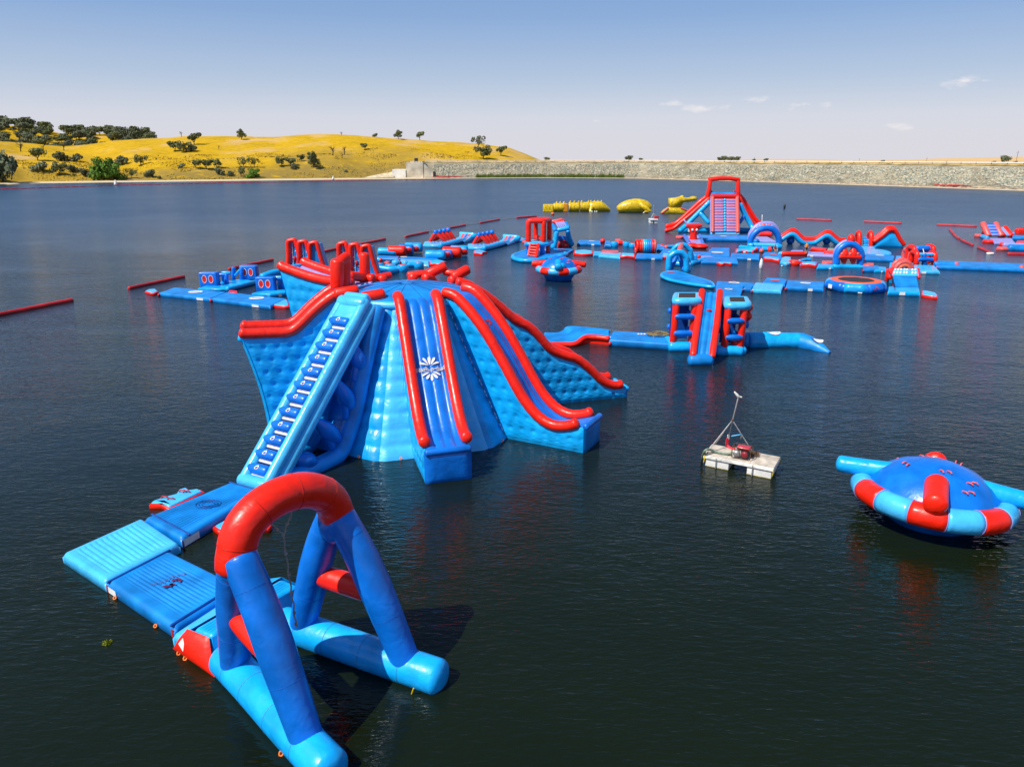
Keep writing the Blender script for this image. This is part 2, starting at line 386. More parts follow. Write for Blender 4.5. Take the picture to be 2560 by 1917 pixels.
# ---------------------------------------------------------------- water
def water_mat():
    m=bpy.data.materials.new('lake_water'); m.use_nodes=True; t=m.node_tree; b=t.nodes['Principled BSDF']
    b.inputs['IOR'].default_value=1.333;     tcn=N(t,'ShaderNodeTexCoord')
    def noi(scale,stretch,rot,detail,rough=.55):
        mp=N(t,'ShaderNodeMapping'); mp.inputs['Rotation'].default_value=(0,0,R(rot)); mp.inputs['Scale'].default_value=(1,stretch,1)
        n=N(t,'ShaderNodeTexNoise'); n.inputs['Scale'].default_value=scale; n.inputs['Detail'].default_value=detail; n.inputs['Roughness'].default_value=rough
        n.inputs['Distortion'].default_value=.35
        L(t,tcn.outputs['Object'],mp.inputs[0]); L(t,mp.outputs[0],n.inputs[0]); return n.outputs[0]
    w1=noi(1.7,2.8,34,3,.5); w2=noi(6.0,2.2,20,2,.5); wr=noi(1.25,3.4,38,2,.45); w3=noi(.45,1.8,35,2); big=noi(.028,1.9,20,5,.6); w4=noi(1.0,2.4,-16,2)
    def ridge(x):   # crested wavelets: narrow bright lines between broad smooth troughs
        m1=N(t,'ShaderNodeMath',operation='MULTIPLY_ADD'); L(t,x,m1.inputs[0]); m1.inputs[1].default_value=2.0; m1.inputs[2].default_value=-1.0
        m2=N(t,'ShaderNodeMath',operation='ABSOLUTE'); L(t,m1.outputs[0],m2.inputs[0])
        m3=N(t,'ShaderNodeMath',operation='SUBTRACT'); m3.inputs[0].default_value=1.0; L(t,m2.outputs[0],m3.inputs[1])
        m4=N(t,'ShaderNodeMath',operation='POWER'); L(t,m3.outputs[0],m4.inputs[0]); m4.inputs[1].default_value=3.0; return m4.outputs[0]
    def mul(a,k):
        x=N(t,'ShaderNodeMath',operation='MULTIPLY'); L(t,a,x.inputs[0])
        if isinstance(k,float): x.inputs[1].default_value=k
        else: L(t,k,x.inputs[1])
        return x.outputs[0]
    def add(a,c):
        x=N(t,'ShaderNodeMath',operation='ADD'); L(t,a,x.inputs[0]); L(t,c,x.inputs[1]); return x.outputs[0]
    hgt=add(add(add(add(mul(w1,.036),mul(w2,.010)),mul(w3,.055)),mul(w4,.026)),mul(ridge(wr),.012))
    mr=N(t,'ShaderNodeMapRange'); L(t,big,mr.inputs[0]); mr.inputs[1].default_value=.35; mr.inputs[2].default_value=.65; mr.inputs[3].default_value=.55; mr.inputs[4].default_value=1.45
    bp=N(t,'ShaderNodeBump'); bp.inputs['Distance'].default_value=1.0; spy=N(t,'ShaderNodeSeparateXYZ'); L(t,tcn.outputs['Object'],spy.inputs[0]); ca=N(t,'ShaderNodeMapRange'); L(t,spy.outputs[1],ca.inputs[0]); ca.inputs[1].default_value=12; ca.inputs[2].default_value=75; ca.inputs[3].default_value=.62; ca.inputs[4].default_value=1.25
    L(t,mul(mul(hgt,mr.outputs[0]),ca.outputs[0]),bp.inputs['Height']); bp.inputs['Strength'].default_value=1.0
    L(t,bp.outputs[0],b.inputs['Normal'])
    # open water is rougher with wind ripples too fine to see singly; the sheltered near water is smoother
    sp=N(t,'ShaderNodeSeparateXYZ'); L(t,tcn.outputs['Object'],sp.inputs[0])
    ro=N(t,'ShaderNodeMapRange'); L(t,sp.outputs[1],ro.inputs[0]); ro.inputs[1].default_value=30; ro.inputs[2].default_value=190; ro.inputs[3].default_value=.025; ro.inputs[4].default_value=.27
    L(t,ro.outputs[0],b.inputs['Roughness'])
    # body colour: dark green-brown near; distant sky reflection painted in as blue
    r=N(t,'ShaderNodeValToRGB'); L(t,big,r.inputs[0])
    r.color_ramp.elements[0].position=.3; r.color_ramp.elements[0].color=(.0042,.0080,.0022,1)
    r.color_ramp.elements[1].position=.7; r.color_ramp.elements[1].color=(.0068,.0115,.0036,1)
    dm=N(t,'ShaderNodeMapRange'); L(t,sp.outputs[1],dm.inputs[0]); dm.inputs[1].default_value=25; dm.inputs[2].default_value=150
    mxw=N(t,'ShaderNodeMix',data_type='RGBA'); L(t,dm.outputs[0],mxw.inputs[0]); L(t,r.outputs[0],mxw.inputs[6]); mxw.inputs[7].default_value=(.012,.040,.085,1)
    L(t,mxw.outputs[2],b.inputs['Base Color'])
    return m
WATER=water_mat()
def grid_plane(x0,x1,y0,y1):
    return ([(x0,y0,0),(x1,y0,0),(x1,y1,0),(x0,y1,0)],[(0,1,2,3)])
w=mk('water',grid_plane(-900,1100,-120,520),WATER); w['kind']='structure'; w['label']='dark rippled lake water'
# ---------------------------------------------------------------- terrain
def interp(tab,x):
    if x<=tab[0][0]: return tab[0][1]
    for (a,b),(c,d) in zip(tab,tab[1:]):
        if x<=c: t=(x-a)/(c-a); t=t*t*(3-2*t) if False else t; return b+(d-b)*t
    return tab[-1][1]
SHORE=[(-900,505),(-300,475),(0,463),(60,459),(300,456),(700,451),(1000,447.5),(1345,445),(1600,446.5),(1900,455),(2200,464.5),(2560,477),(2900,489),(3400,507)]
def shoreY(px): return G(px,interp(SHORE,px)).y
def uX(px,Y): return (px-CX)/F*(cP*Y+sP*H)
def pxof(X,Y): return CX+F*X/(cP*Y+sP*H)
RIDGE1=[(-900,330),(-300,343),(0,352),(90,359),(170,366),(230,362),(300,352),(350,348),(400,345.5),(470,341),(590,341),(700,343),(760,336),(830,335.5),(900,339),(980,346),(1050,350),(1130,355),(1200,360),(1270,369),(1310,383),(1345,398),(1380,404),(1500,407),(3400,409)]
RIDGE2=[(-900,290),(-300,302),(0,315),(50,314),(100,321),(170,334),(250,334),(330,333),(400,346),(460,362),(560,385),(700,405),(3400,408)]
RIDGE3=[(-900,400),(1200,401),(1500,401),(1640,399),(1760,400),(1900,397.5),(2050,398),(2120,402),(2250,400),(2350,396),(2450,394),(2560,391),(2900,389),(3400,392)]
def zrow(row,Y):
    y=(row-CY)/F; return H-Y*(sP+y*cP)/(cP-y*sP)
def sm(t): t=max(0,min(1,t)); return t*t*(3-2*t)
def fb(x,y,s,o=4):
    return noise.fractal(Vector((x*s,y*s,1.7)),.9,2.0,o)
def terr(X,Y):
    px=pxof(X,Y); ys=shoreY(px); d=Y-ys
    if d<0: return max(-2,d*.15)
    bench=.25+6.6*sm((d-6)/34.0)*(1+.35*fb(X,Y,.02)) if px<1200 else .25+3.5*sm(d/60)
    if px<1040 and d<9: bench=.12+d*.07
    yr=ys+190+40*math.sin(px*.004)
    z1=zrow(interp(RIDGE1,px),yr)
    t=d/(yr-ys)
    if t<=1: h1=bench+(z1-bench)*(sm(max(0,t-.06)/.94)*.75+.25*max(0,(t-.1)/.9))
    else: h1=z1-(t-1)**1.3*22
    h1+=1.1*fb(X,Y,.012)*sm(d/70)*(1-.85*sm((t-.75)/.25))+ .35*fb(X,Y,.06,3)*sm(d/30)
    gx=math.sin(px*.021+t*5)+math.sin(px*.009-1); h1-=max(0,gx-.7)*1.8*sm(t*4)*sm((1-t)*3)
    y2=ys+430; z2=zrow(interp(RIDGE2,px),y2); t2=(Y-ys-230)/200.0
    h2=-3 if t2<0 else (z2*sm(t2)-3*(1-sm(t2)) if t2<=1 else z2-(t2-1)*14)
    z3=zrow(interp(RIDGE3,px),1350); t3=(Y-900)/450.0
    h3=3 if t3<0 else (3+(z3-3)*sm(t3) if t3<=1 else z3-(t3-1)*6)
    return max(h1 if h1>-6 else -6,h2,h3 if d>120 else -6)
def terrain_mat():
    m=bpy.data.materials.new('dry_golden_grass'); m.use_nodes=True; t=m.node_tree; b=t.nodes['Principled BSDF']; b.inputs['Roughness'].default_value=.95; b.inputs['Specular IOR Level'].default_value=.1
    g=N(t,'ShaderNodeNewGeometry'); 
    def noi(s,d=5,ro=.6,st=(1,1,1)):
        mp=N(t,'ShaderNodeMapping'); mp.inputs['Scale'].default_value=st; n=N(t,'ShaderNodeTexNoise'); n.inputs['Scale'].default_value=s; n.inputs['Detail'].default_value=d; n.inputs['Roughness'].default_value=ro
        L(t,g.outputs['Position'],mp.inputs[0]); L(t,mp.outputs[0],n.inputs[0]); return n.outputs[0]
    def ramp(src,els):
        r=N(t,'ShaderNodeValToRGB'); L(t,src,r.inputs[0]); r.color_ramp.elements[0].position=els[0][0]; r.color_ramp.elements[0].color=(*els[0][1],1)
        r.color_ramp.elements[1].position=els[-1][0]; r.color_ramp.elements[1].color=(*els[-1][1],1)
        for p,c in els[1:-1]: e=r.color_ramp.elements.new(p); e.color=(*c,1)
        return r.outputs[0]
    def mixf(f,a,c):
        x=N(t,'ShaderNodeMix',data_type='RGBA'); L(t,f,x.inputs[0]); 
        if isinstance(a,tuple): x.inputs[6].default_value=(*a,1)
        else: L(t,a,x.inputs[6])
        if isinstance(c,tuple): x.inputs[7].default_value=(*c,1)
        else: L(t,c,x.inputs[7])
        return x.outputs[2]
    base=ramp(noi(.045,7,.62),[(.30,(.44,.27,.010)),(.44,(.57,.345,.008)),(.58,(.60,.36,.012)),(.75,(.60,.40,.08))])
    fine=ramp(noi(.22,9,.78,(1,1,1.5)),[(.30,(.62,.60,.58)),(.5,(.90,.90,.90)),(.68,(1.10,1.10,1.10))])
    mul=N(t,'ShaderNodeMix',data_type='RGBA',blend_type='MULTIPLY'); mul.inputs[0].default_value=1; L(t,base,mul.inputs[6]); L(t,fine,mul.inputs[7])
    # bare tan patches
    f1=N(t,'ShaderNodeMapRange'); L(t,noi(.02,6,.6),f1.inputs[0]); f1.inputs[1].default_value=.54; f1.inputs[2].default_value=.66
    c1=mixf(f1.outputs[0],mul.outputs[2],(.58,.38,.16))
    # brown-green scrub on the low bank near the water
    at=N(t,'ShaderNodeAttribute'); at.attribute_name='bank'
    f2=N(t,'ShaderNodeMath',operation='MULTIPLY'); L(t,at.outputs['Fac'],f2.inputs[0])
    mr=N(t,'ShaderNodeMapRange'); L(t,noi(.16,6,.65),mr.inputs[0]); mr.inputs[1].default_value=.30; mr.inputs[2].default_value=.48; L(t,mr.outputs[0],f2.inputs[1])
    c2=mixf(f2.outputs[0],c1,(.27,.185,.04))
    at3=N(t,'ShaderNodeAttribute'); at3.attribute_name='beach'; c3=mixf(at3.outputs['Fac'],c2,(.60,.48,.30))
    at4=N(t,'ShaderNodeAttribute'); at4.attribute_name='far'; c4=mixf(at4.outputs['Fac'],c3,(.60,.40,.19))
    L(t,c4,b.inputs['Base Color'])
    bp=N(t,'ShaderNodeBump'); bp.inputs['Strength'].default_value=.7; bp.inputs['Distance'].default_value=.6; L(t,noi(.8,8,.7),bp.inputs['Height']); L(t,bp.outputs[0],b.inputs['Normal'])
    return m
def build_terrain():
    cols=[-900+12*i for i in range(int((3400+900)/12)+1)]
    ds=[-12,-3,0,2,4,6,8,10,13,17,21,26,32,38,45]+[52+8*i for i in range(26)]+[262+14*i for i in range(20)]+[560,620,700,800,900,980,1060,1180,1300,1500]
    V=[];bank=[];beach=[];far=[]
    for px in cols:
        ys=shoreY(px)
        for d in ds:
            Y=ys+d; X=uX(px,Y); V.append((X,Y,terr(X,Y)))
            bank.append((sm(d/14)*(1-sm((d-24)/20)) if px<1330 else .3)*(.6+.4*sm((px-200)/300))+.6*sm((px-660)/80)*sm((1075-px)/50)*sm((d-20)/25)*(1-sm((d-70)/50)))
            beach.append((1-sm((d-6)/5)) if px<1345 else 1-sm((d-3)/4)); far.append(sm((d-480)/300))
    n=len(ds); F_=[]
    for i in range(len(cols)-1):
        for j in range(n-1): F_.append((i*n+j,(i+1)*n+j,(i+1)*n+j+1,i*n+j+1))
    o=mk('hills',(V,F_),terrain_mat()); o['kind']='structure'; o['label']='rolling hills of dry golden grass behind the lake'
    for nm,dat in (('bank',bank),('beach',beach),('far',far)):
        at=o.data.attributes.new(nm,'FLOAT','POINT'); at.data.foreach_set('value',dat)
build_terrain()
def onterr(px,py):
    """first point of the hillside seen at a pixel"""
    d=ray(px,py); last=None
    Y=shoreY(px)
    while Y<1000:
        t=Y/d.y; X=d.x*t; z=H+d.z*t
        if z<=terr(X,Y): return Vector((X,Y,terr(X,Y)))
        Y+=2.5
    return None
# ---------------------------------------------------------------- the dam with its riprap
ZC=10.0
def dam_mat():
    m=mat('dam_gravel_fill',(.40,.345,.235),.95,.15,.8,.9,.22,.12,dirt_sheen=(.30,.24,.13),bdist=.3); return m
DAMX=[1062+28*i for i in range(62)]
def dam_row(px,s):   # s metres behind the waterline, horizontally
    Y=shoreY(px)+s; return uX(px,Y),Y
def dam_z(s):
    if s<5: return .1+s*.16
    if s<26: return .9+(s-5)*(ZC-.9)/21
    return ZC
def build_dam():
    ss=[-2,0,1,2.5,5,8,12,16,20,24,26,28,33,40,48]
    V=[];F_=[]
    for px in DAMX:
        for s in ss:
            X,Y=dam_row(px,s); z=dam_z(max(0,s)) if s<=36 else ZC-(s-36)*.75
            if s<0: z=-.6
            if 5<s<25: z+=.35*noise.noise(Vector((X*.12,Y*.12,0)))
            V.append((X,Y,z))
    n=len(ss)
    for i in range(len(DAMX)-1):
        for j in range(n-1): F_.append((i*n+j,(i+1)*n+j,(i+1)*n+j+1,i*n+j+1))
    o=mk('dam_embankment',(V,F_),dam_mat()); o['kind']='structure'; o['label']='long earth dam faced with grey riprap along the far shore'
    # shoulder of dry grass just below the crest
    V=[];F_=[]
    for px in DAMX:
        for s,dz in ((24.6,.26),(26.05,.16),(28.0,.14)):
            X,Y=dam_row(px,s); V.append((X,Y,dam_z(s)+dz))
    for i in range(len(DAMX)-1):
        for j in range(2): F_.append((i*3+j,(i+1)*3+j,(i+1)*3+j+1,i*3+j+1))
    o=mk('crest_verge',(V,F_),mat('dry_verge',(.46,.34,.15),.95,.1,.6,1.5,.3,.2,dirt_sheen=(.62,.52,.34))); o['kind']='structure'; o['label']='strip of dry grass along the top of the dam'
    # rocks: many thousand small boulders in one mesh
    rng=np.random.default_rng(3); n=30000
    px=rng.uniform(1085,2780,n); s=5.0+rng.uniform(0,1,n)**.9*17.5
    # density thins in patches
    keep=np.array([noise.noise(Vector((p*.012,q*.12,3)))>-.28+.25*(q<8) or rng.random()<.25 for p,q in zip(px,s)])
    px=px[keep]; s=s[keep]; n=len(px)
    pos=np.array([(*dam_row(p,q),dam_z(q)) for p,q in zip(px,s)])
    size=rng.gamma(2.6,.17,n)*.8+.18; size=np.clip(size,.25,1.7)
    cube=np.array([(x,y,z) for x in (-1,1) for y in (-1,1) for z in (-1,1)],float)
    fc=np.array([(0,1,3,2),(4,6,7,5),(0,4,5,1),(2,3,7,6),(0,2,6,4),(1,5,7,3)])
    allV=np.empty((n*8,3)); ang=rng.uniform(0,6.28,n)
    for i in range(8):
        p=cube[i]*(.55+.45*rng.random((n,3)))*np.stack([size,size*.8,size*.62],1)*.62
        # tilt
        c_,s_=np.cos(ang),np.sin(ang); x=p[:,0]*c_-p[:,1]*s_; y=p[:,0]*s_+p[:,1]*c_; z=p[:,2]+.35*x*np.sin(ang*3)
        allV[i::8]=np.stack([pos[:,0]+x,pos[:,1]+y,pos[:,2]+z+size*.12],1)
    faces=(fc[None,:,:]+8*np.arange(n)[:,None,None]).reshape(-1,4)
    me=bpy.data.meshes.new('riprap_rocks'); me.vertices.add(len(allV)); me.vertices.foreach_set('co',allV.ravel())
    me.loops.add(faces.size); me.loops.foreach_set('vertex_index',faces.ravel()); me.polygons.add(len(faces))
    me.polygons.foreach_set('loop_start',np.arange(0,faces.size,4)); me.polygons.foreach_set('loop_total',np.full(len(faces),4))
    me.update(); me.validate()
    m=bpy.data.materials.new('riprap_stone'); m.use_nodes=True; t=m.node_tree; b=t.nodes['Principled BSDF']; b.inputs['Roughness'].default_value=.9; b.inputs['Specular IOR Level'].default_value=.2
    g=N(t,'ShaderNodeNewGeometry'); r=N(t,'ShaderNodeValToRGB'); L(t,g.outputs['Random Per Island'],r.inputs[0]); r.color_ramp.interpolation='CONSTANT'
    cols=[(0,(.33,.325,.255)),(.16,(.42,.395,.29)),(.32,(.26,.295,.245)),(.48,(.50,.455,.34)),(.62,(.36,.32,.22)),(.76,(.56,.51,.40)),(.86,(.21,.22,.185)),(.93,(.44,.36,.23))]
    r.color_ramp.elements[0].color=(*cols[0][1],1); r.color_ramp.elements[1].position=cols[-1][0]; r.color_ramp.elements[1].color=(*cols[-1][1],1)
    for p,c in cols[1:-1]: e=r.color_ramp.elements.new(p); e.color=(*c,1)
    L(t,r.outputs[0],b.inputs['Base Color']); me.materials.append(m)
    o=bpy.data.objects.new('riprap_rocks',me); link(o); o['kind']='stuff'; o['label']='grey and tan riprap stones covering the face of the dam'; o['category']='rocks'
    # smaller pale cobbles on the beach at the foot of the dam
    n=9000; px=rng.uniform(1085,2780,n); s=rng.uniform(.2,5.6,n); size=rng.uniform(.14,.5,n)
    pos=np.array([(*dam_row(p,q),dam_z(q)) for p,q in zip(px,s)]); allV=np.empty((n*8,3)); ang=rng.uniform(0,6.28,n)
    for i in range(8):
        p=cube[i]*(.55+.45*rng.random((n,3)))*size[:,None]*.6; c_,s_=np.cos(ang),np.sin(ang)
        allV[i::8]=np.stack([pos[:,0]+p[:,0]*c_-p[:,1]*s_,pos[:,1]+p[:,0]*s_+p[:,1]*c_,pos[:,2]+p[:,2]*.7+size*.1],1)
    faces=(fc[None,:,:]+8*np.arange(n)[:,None,None]).reshape(-1,4)
    o=mk('beach_cobbles',(allV.tolist(),faces.tolist()),mat('beach_stone',(.58,.47,.34),.95,.1,.3,1,.3,.5),smooth=False); o['kind']='stuff'; o['label']='pale cobbles along the waterline below the dam'; o['category']='stones'
build_dam()
# guard rail along the crest
GW=mat('white_guard_rail',(.78,.76,.72),.5,.4); GP=mat('brown_rail_post',(.18,.09,.05),.8,.2)
def build_rail():
    x0,y0=dam_row(1064,26.5); T=Thing('guard_rail','long low white guard rail on dark posts along the top of the dam','guard rail',(x0,y0,ZC))
    pts=[Vector((*dam_row(px,26.5),ZC+.95)) for px in range(1064,2790,40)]
    V=[];F_=[]
    for p in pts:
        for dy,dz in ((-.1,-.24),(-.1,.24),(.08,.24),(.08,-.24)): V.append(p+Vector((0,dy,dz)))
    for i in range(len(pts)-1):
        for j in range(4): F_.append((i*4+j,i*4+(j+1)%4,(i+1)*4+(j+1)%4,(i+1)*4+j))
    T.add('rail',(V,F_),GW,smooth=False)
    g=rbox((0,0,0),(.17,.12,.62),.03,res=1); me=None; px=1070.0; prev=None
    dist=0; last=Vector(dam_row(px,26.6)); 
    while px<2770:
        px+=1.0; q=Vector(dam_row(px,26.6))
        if (q-last).length>=6.6:
            last=q
            if me is None:
                o=T.add('post',xf(g,Matrix.Translation((q.x,q.y,ZC+.62))),GP,smooth=False); base=Vector((q.x,q.y,0)); me=o
            else:
                c=me.copy(); link(c); c.location=(q.x-base.x,q.y-base.y,0); c.parent=T.o
build_rail()
# concrete spillway block at the end of the dam
def build_spillway():
    b0=Vector((*dam_row(1035,8),0)); T=Thing('spillway','pale concrete spillway block standing where the dam meets the golden hill','spillway',b0)
    Yb=shoreY(1035)
    def blk(x0,x1,yt,yb,Y0,Y1,m,nm,slant=0):
        a=A(x0,yt,Y0);b=A(x1,yt,Y0); zb=-.2
        V=[(a.x,Y0,zb),(b.x,Y0,zb),(b.x,Y1,zb),(a.x,Y1,zb),(a.x,Y0,a.z),(b.x,Y0,a.z-slant),(b.x,Y1,a.z-slant),(a.x,Y1,a.z)]
        T.add(nm,(V,[(0,1,5,4),(1,2,6,5),(2,3,7,6),(3,0,4,7),(4,5,6,7),(3,2,1,0)]),m,smooth=False)
    blk(1014.5,1057,407,444,Yb+7,Yb+24,CONC,'tower_block')
    blk(980,1014,424,444,Yb+6.5,Yb+20,CONW,'low_wall')
    blk(1057.3,1082,409,444,Yb+7.4,Yb+15,CONC,'wing_wall',slant=5.6)
    blk(1026,1056,403.5,408,Yb+12,Yb+24,CONC,'crest_slab')
    blk(1082.4,1089,429,444,Yb+7,Yb+9,ENG,'culvert_mouth')
    a=A(1040.5,400,Yb+15); T.add('valve_housing',rbox((a.x,a.y,a.z-.2),(1.1,1.1,1.3),.3),ENG)
    for x in range(1016,1058,7):
        p=A(x,407,Yb+7.4); T.add('railing_post',rbox((p.x,p.y,p.z+.5),(.07,.07,.5),.02,res=1),ENG)
    # gravel apron to the left
    Yq=shoreY(900)
    V=[(*dam_row(905,7),.6),(*dam_row(985,7),.7),(*dam_row(985,16),4.2),(*dam_row(930,16),1.8)]
    o=mk('gravel_apron',(V,[(0,1,2,3)]),mat('apron_gravel',(.62,.50,.32),.95,.1,.5,1,.2,.3)); o['kind']='structure'; o['label']='pale gravel apron beside the spillway'
build_spillway()
# ---------------------------------------------------------------- trees
def leafm(name,c,v=.35):
    m=bpy.data.materials.new(name); m.use_nodes=True; t=m.node_tree; b=t.nodes['Principled BSDF']; b.inputs['Roughness'].default_value=.7; b.inputs['Specular IOR Level'].default_value=.2
    oi=N(t,'ShaderNodeObjectInfo'); g=N(t,'ShaderNodeNewGeometry')
    r=N(t,'ShaderNodeValToRGB'); L(t,g.outputs['Random Per Island'],r.inputs[0])
    r.color_ramp.elements[0].color=(*[x*(1-v) for x in c],1); r.color_ramp.elements[1].color=(*[x*(1+v) for x in c],1)
    hs=N(t,'ShaderNodeHueSaturation'); L(t,r.outputs[0],hs.inputs['Color']); mr=N(t,'ShaderNodeMapRange'); L(t,oi.outputs['Random'],mr.inputs[0]); mr.inputs[3].default_value=.75; mr.inputs[4].default_value=1.25; L(t,mr.outputs[0],hs.inputs['Value'])
    L(t,hs.outputs[0],b.inputs['Base Color']); return m
OAK=leafm('oak_leaves',(.125,.14,.050)); OAKG=leafm('fresh_green_leaves',(.10,.20,.02)); OAKD=leafm('blue_green_oak_leaves',(.125,.14,.075)); BARK=mat('bark',(.10,.08,.06),.95,.1,.6,4,.3,2)
def crown_geo(rad,hgt,zc,n,seed,leaf,lobes=9,flat=.75):
    rr=random.Random(seed); V=[];F_=[]; L_=[]
    for k in range(lobes):
        a=rr.uniform(0,6.28); q=rr.uniform(.2,.85)*rad; L_.append((q*math.cos(a),q*math.sin(a),zc+rr.uniform(-.45,.5)*hgt,rr.uniform(.22,.46)*rad))
    L_.append((0,0,zc+.1*hgt,.45*rad))
    for i in range(n):
        x,y,z,r_=rr.choice(L_)
        d=Vector((rr.gauss(0,1),rr.gauss(0,1),rr.gauss(0,1)*1.0)).normalized()
        p=Vector((x,y,z))+Vector((d.x,d.y,d.z*flat))*r_*rr.uniform(.72,1.08)
        nrm=(d+Vector((rr.uniform(-.8,.8),rr.uniform(-.8,.8),rr.uniform(-.3,1)))).normalized()
        u=nrm.orthogonal().normalized(); u=Matrix.Rotation(rr.uniform(0,6.28),3,nrm)@u; v=nrm.cross(u); s=leaf*rr.uniform(.6,1.3)
        b=len(V); V+=[p-u*s-v*s*.6,p+u*s-v*s*.4,p+u*s*.7+v*s*.8,p-u*s*.8+v*s*.7]; F_.append((b,b+1,b+2,b+3))
    return V,F_
def trunk_geo(h,r,seed,spread,limbs=5):
    rr=random.Random(seed); gs=[tube([(0,0,-.6),(r*.2,0,h*.3),(-r*.3,r*.2,h*.62)],[r*1.25,r,r*.8],7,cap=False)]
    for k in range(limbs):
        a=6.28*k/limbs+rr.uniform(-.4,.4); q=spread*rr.uniform(.5,.8)
        gs.append(tube([(-r*.2,0,h*.5),(q*.45*math.cos(a),q*.45*math.sin(a),h*.85),(q*math.cos(a),q*math.sin(a),h*rr.uniform(1.1,1.5))],[r*.6,r*.38,r*.14],5,cap=False))
    return join(*gs)
PROTO={}
def make_proto(key,seed,m,n=620,lobes=9,trunk=.24,rad=1.0,hgt=.72,leaf=.085):
    T=Thing('oak_tree','x','tree',(0,0,0))
    T.add('trunk',trunk_geo(trunk*2.0,.055,seed,.7),BARK,world=False)
    T.add('crown',crown_geo(rad,hgt,trunk*2+hgt*.5,n,seed,leaf,lobes),m,world=False,smooth=False)
    PROTO[key]=[T,False]
make_proto('a',11,OAK); make_proto('b',23,OAK,n=520,lobes=6,leaf=.10); make_proto('c',37,OAK,n=700,lobes=12,hgt=.55); make_proto('s',41,OAKD,n=520,lobes=8,trunk=.10,hgt=.62,leaf=.10); make_proto('d',53,OAKD,n=560,lobes=8,leaf=.10)
make_proto('g',67,OAKG,n=900,lobes=12,trunk=.08,hgt=.9,leaf=.08)
make_proto('o',71,OAK,n=330,lobes=7,trunk=.34,hgt=.6,leaf=.085)
def tree(px,py,wpx,key,label,name='oak_tree',group=None,hs=1.0,base=None,cat='tree'):
    p=base if base is not None else onterr(px,py)
    if p is None: return
    depth=cP*p.y+sP*(H-p.z); s=wpx/2/F*depth*1.14
    pr=PROTO[key]; rz=random.uniform(0,6.28)
    if not pr[1]: o=pr[0].o; pr[1]=True; o.location=p; o.rotation_euler=(0,0,rz); o['label']=label
    else: o=pr[0].dup(p,rz,label)
    o.name=name; o['category']=cat
    if group: o['group']=group
    elif 'group' in o: del o['group']
    o.scale=(s,s,s*hs); return o
c4=crop(0,280,3.16); c5=crop(700,300,3.16)
TR=[ # px,py(base),width,proto,label
 (*c4(1910,222),27,'a','round oak standing alone on the golden ridge line above the hill shoulder'),
 (*c4(1535,262),32,'b','broad oak at the upper right end of the clump on the golden slope'),
 (*c4(1385,318),30,'c','low spreading oak at the left end of the clump on the golden slope'),
 (*c4(1455,322),30,'a','dense oak in the middle of the clump on the golden slope'),
 (*c4(1515,318),26,'s','squat dark oak at the lower right of the clump on the golden slope'),
 (*c4(300,388),38,'c','large rounded oak on the yellow slope above the shore shrubs'),
 (*c4(485,392),34,'s','low wide oak thicket left half above the bank'),
 (*c4(605,392),28,'s','low wide oak thicket right half above the bank'),
 (*c4(1115,428),28,'a','tall oak standing alone at the top of the brown bank'),
 (*c4(1435,443),17,'s','small dark bush on the slope left of the oak row'),
 (*c4(1550,450),26,'c','leftmost oak of the row above the eroded bank'),
 (*c4(1630,456),30,'c','wide oak second in the row above the eroded bank'),
 (*c4(1715,448),24,'a','upright oak at the right end of the row above the eroded bank'),
 (*c4(1740,502),24,'s','dark shrub below the oak row on the bank'),
 (*c4(1925,440),26,'o','thin grey oak left of a pair over the bright green bush'),
 (*c4(2010,440),24,'o','thin grey oak right of a pair over the bright green bush'),
 (*c4(1825,512),18,'s','small dark shrub left of the bright green bush'),
 (*c4(1905,518),26,'o','sparse grey shrub touching the bright green bush'),
 (*c4(965,420),32,'s','flat dark shrub just right of the big green willow'),
 (*c4(315,480),36,'s','dark shrub on the left bank casting a long shadow'),
 (*c4(475,508),36,'a','dense dark shrub on the left bank with steep sides'),
 (*c4(575,488),26,'s','mid sized shrub on the bank between two darker ones'),
 (*c4(685,515),30,'s','dark shrub on the bank just left of the green willow'),
 (*c4(1180,522),28,'s','round dark shrub near the shore right of the willow'),
 (*c4(1258,532),12,'s','tiny dark shrub near the shore beside the round one'),
 (*c4(1040,530),24,'o','brown dry shrub at the foot of the bank'),
 (*c5(215,108),14,'s','half hidden low bush breaking the hill skyline'),
 (*c5(355,108),22,'o','windswept oak on the very top of the hill'),
 (*c5(750,135),13,'s','tiny bush on the skyline right of the hilltop'),
 (*c5(935,155),24,'a','taller of two oaks side by side on the skyline'),
 (*c5(1103,160),23,'b','smaller of two oaks side by side on the skyline'),
 (*c5(672,240),20,'c','small oak alone in the middle of the golden slope'),
 (*c5(1568,222),30,'o','grey leaning oak near the right end of the ridge'),
 (*c5(1632,228),7,'s','tiny bush between the two right hand oaks'),
 (*c5(1607,314),36,'a','large oak with a gap in its crown above the dam end'),
 (*c5(1745,285),26,'b','dark oak on the falling right end of the ridge'),
 (*c5(15,375),26,'a','dark oak on the slope, left one of a close trio'),
 (*c5(85,372),25,'c','dark oak on the slope, middle one of a close trio'),
 (*c5(168,330),18,'a','small round oak upslope between two larger ones'),
 (*c5(255,318),22,'a','upper oak of two stacked dark oaks on the slope'),
 (*c5(268,386),35,'a','large lower oak of two stacked dark oaks on the slope'),
 (*c5(118,392),20,'s','dark scrub at the foot of the oak trio'),
 (*c5(520,416),9,'s','single dot of a bush on the brown bank'),
]
for px,py,w_,k,lb in TR: tree(px,py,w_,k,lb,hs=1.2)
tree(*c4(810,530),56,'g','big fresh green willow at the water edge, left crown',name='willow_tree',hs=1.25)
tree(*c4(905,535),54,'g','big fresh green willow at the water edge, right crown',name='willow_tree',hs=1.0)
tree(*c4(770,505),34,'g','lower green willow bough at the left of the big willow',name='willow_tree',hs=.9)
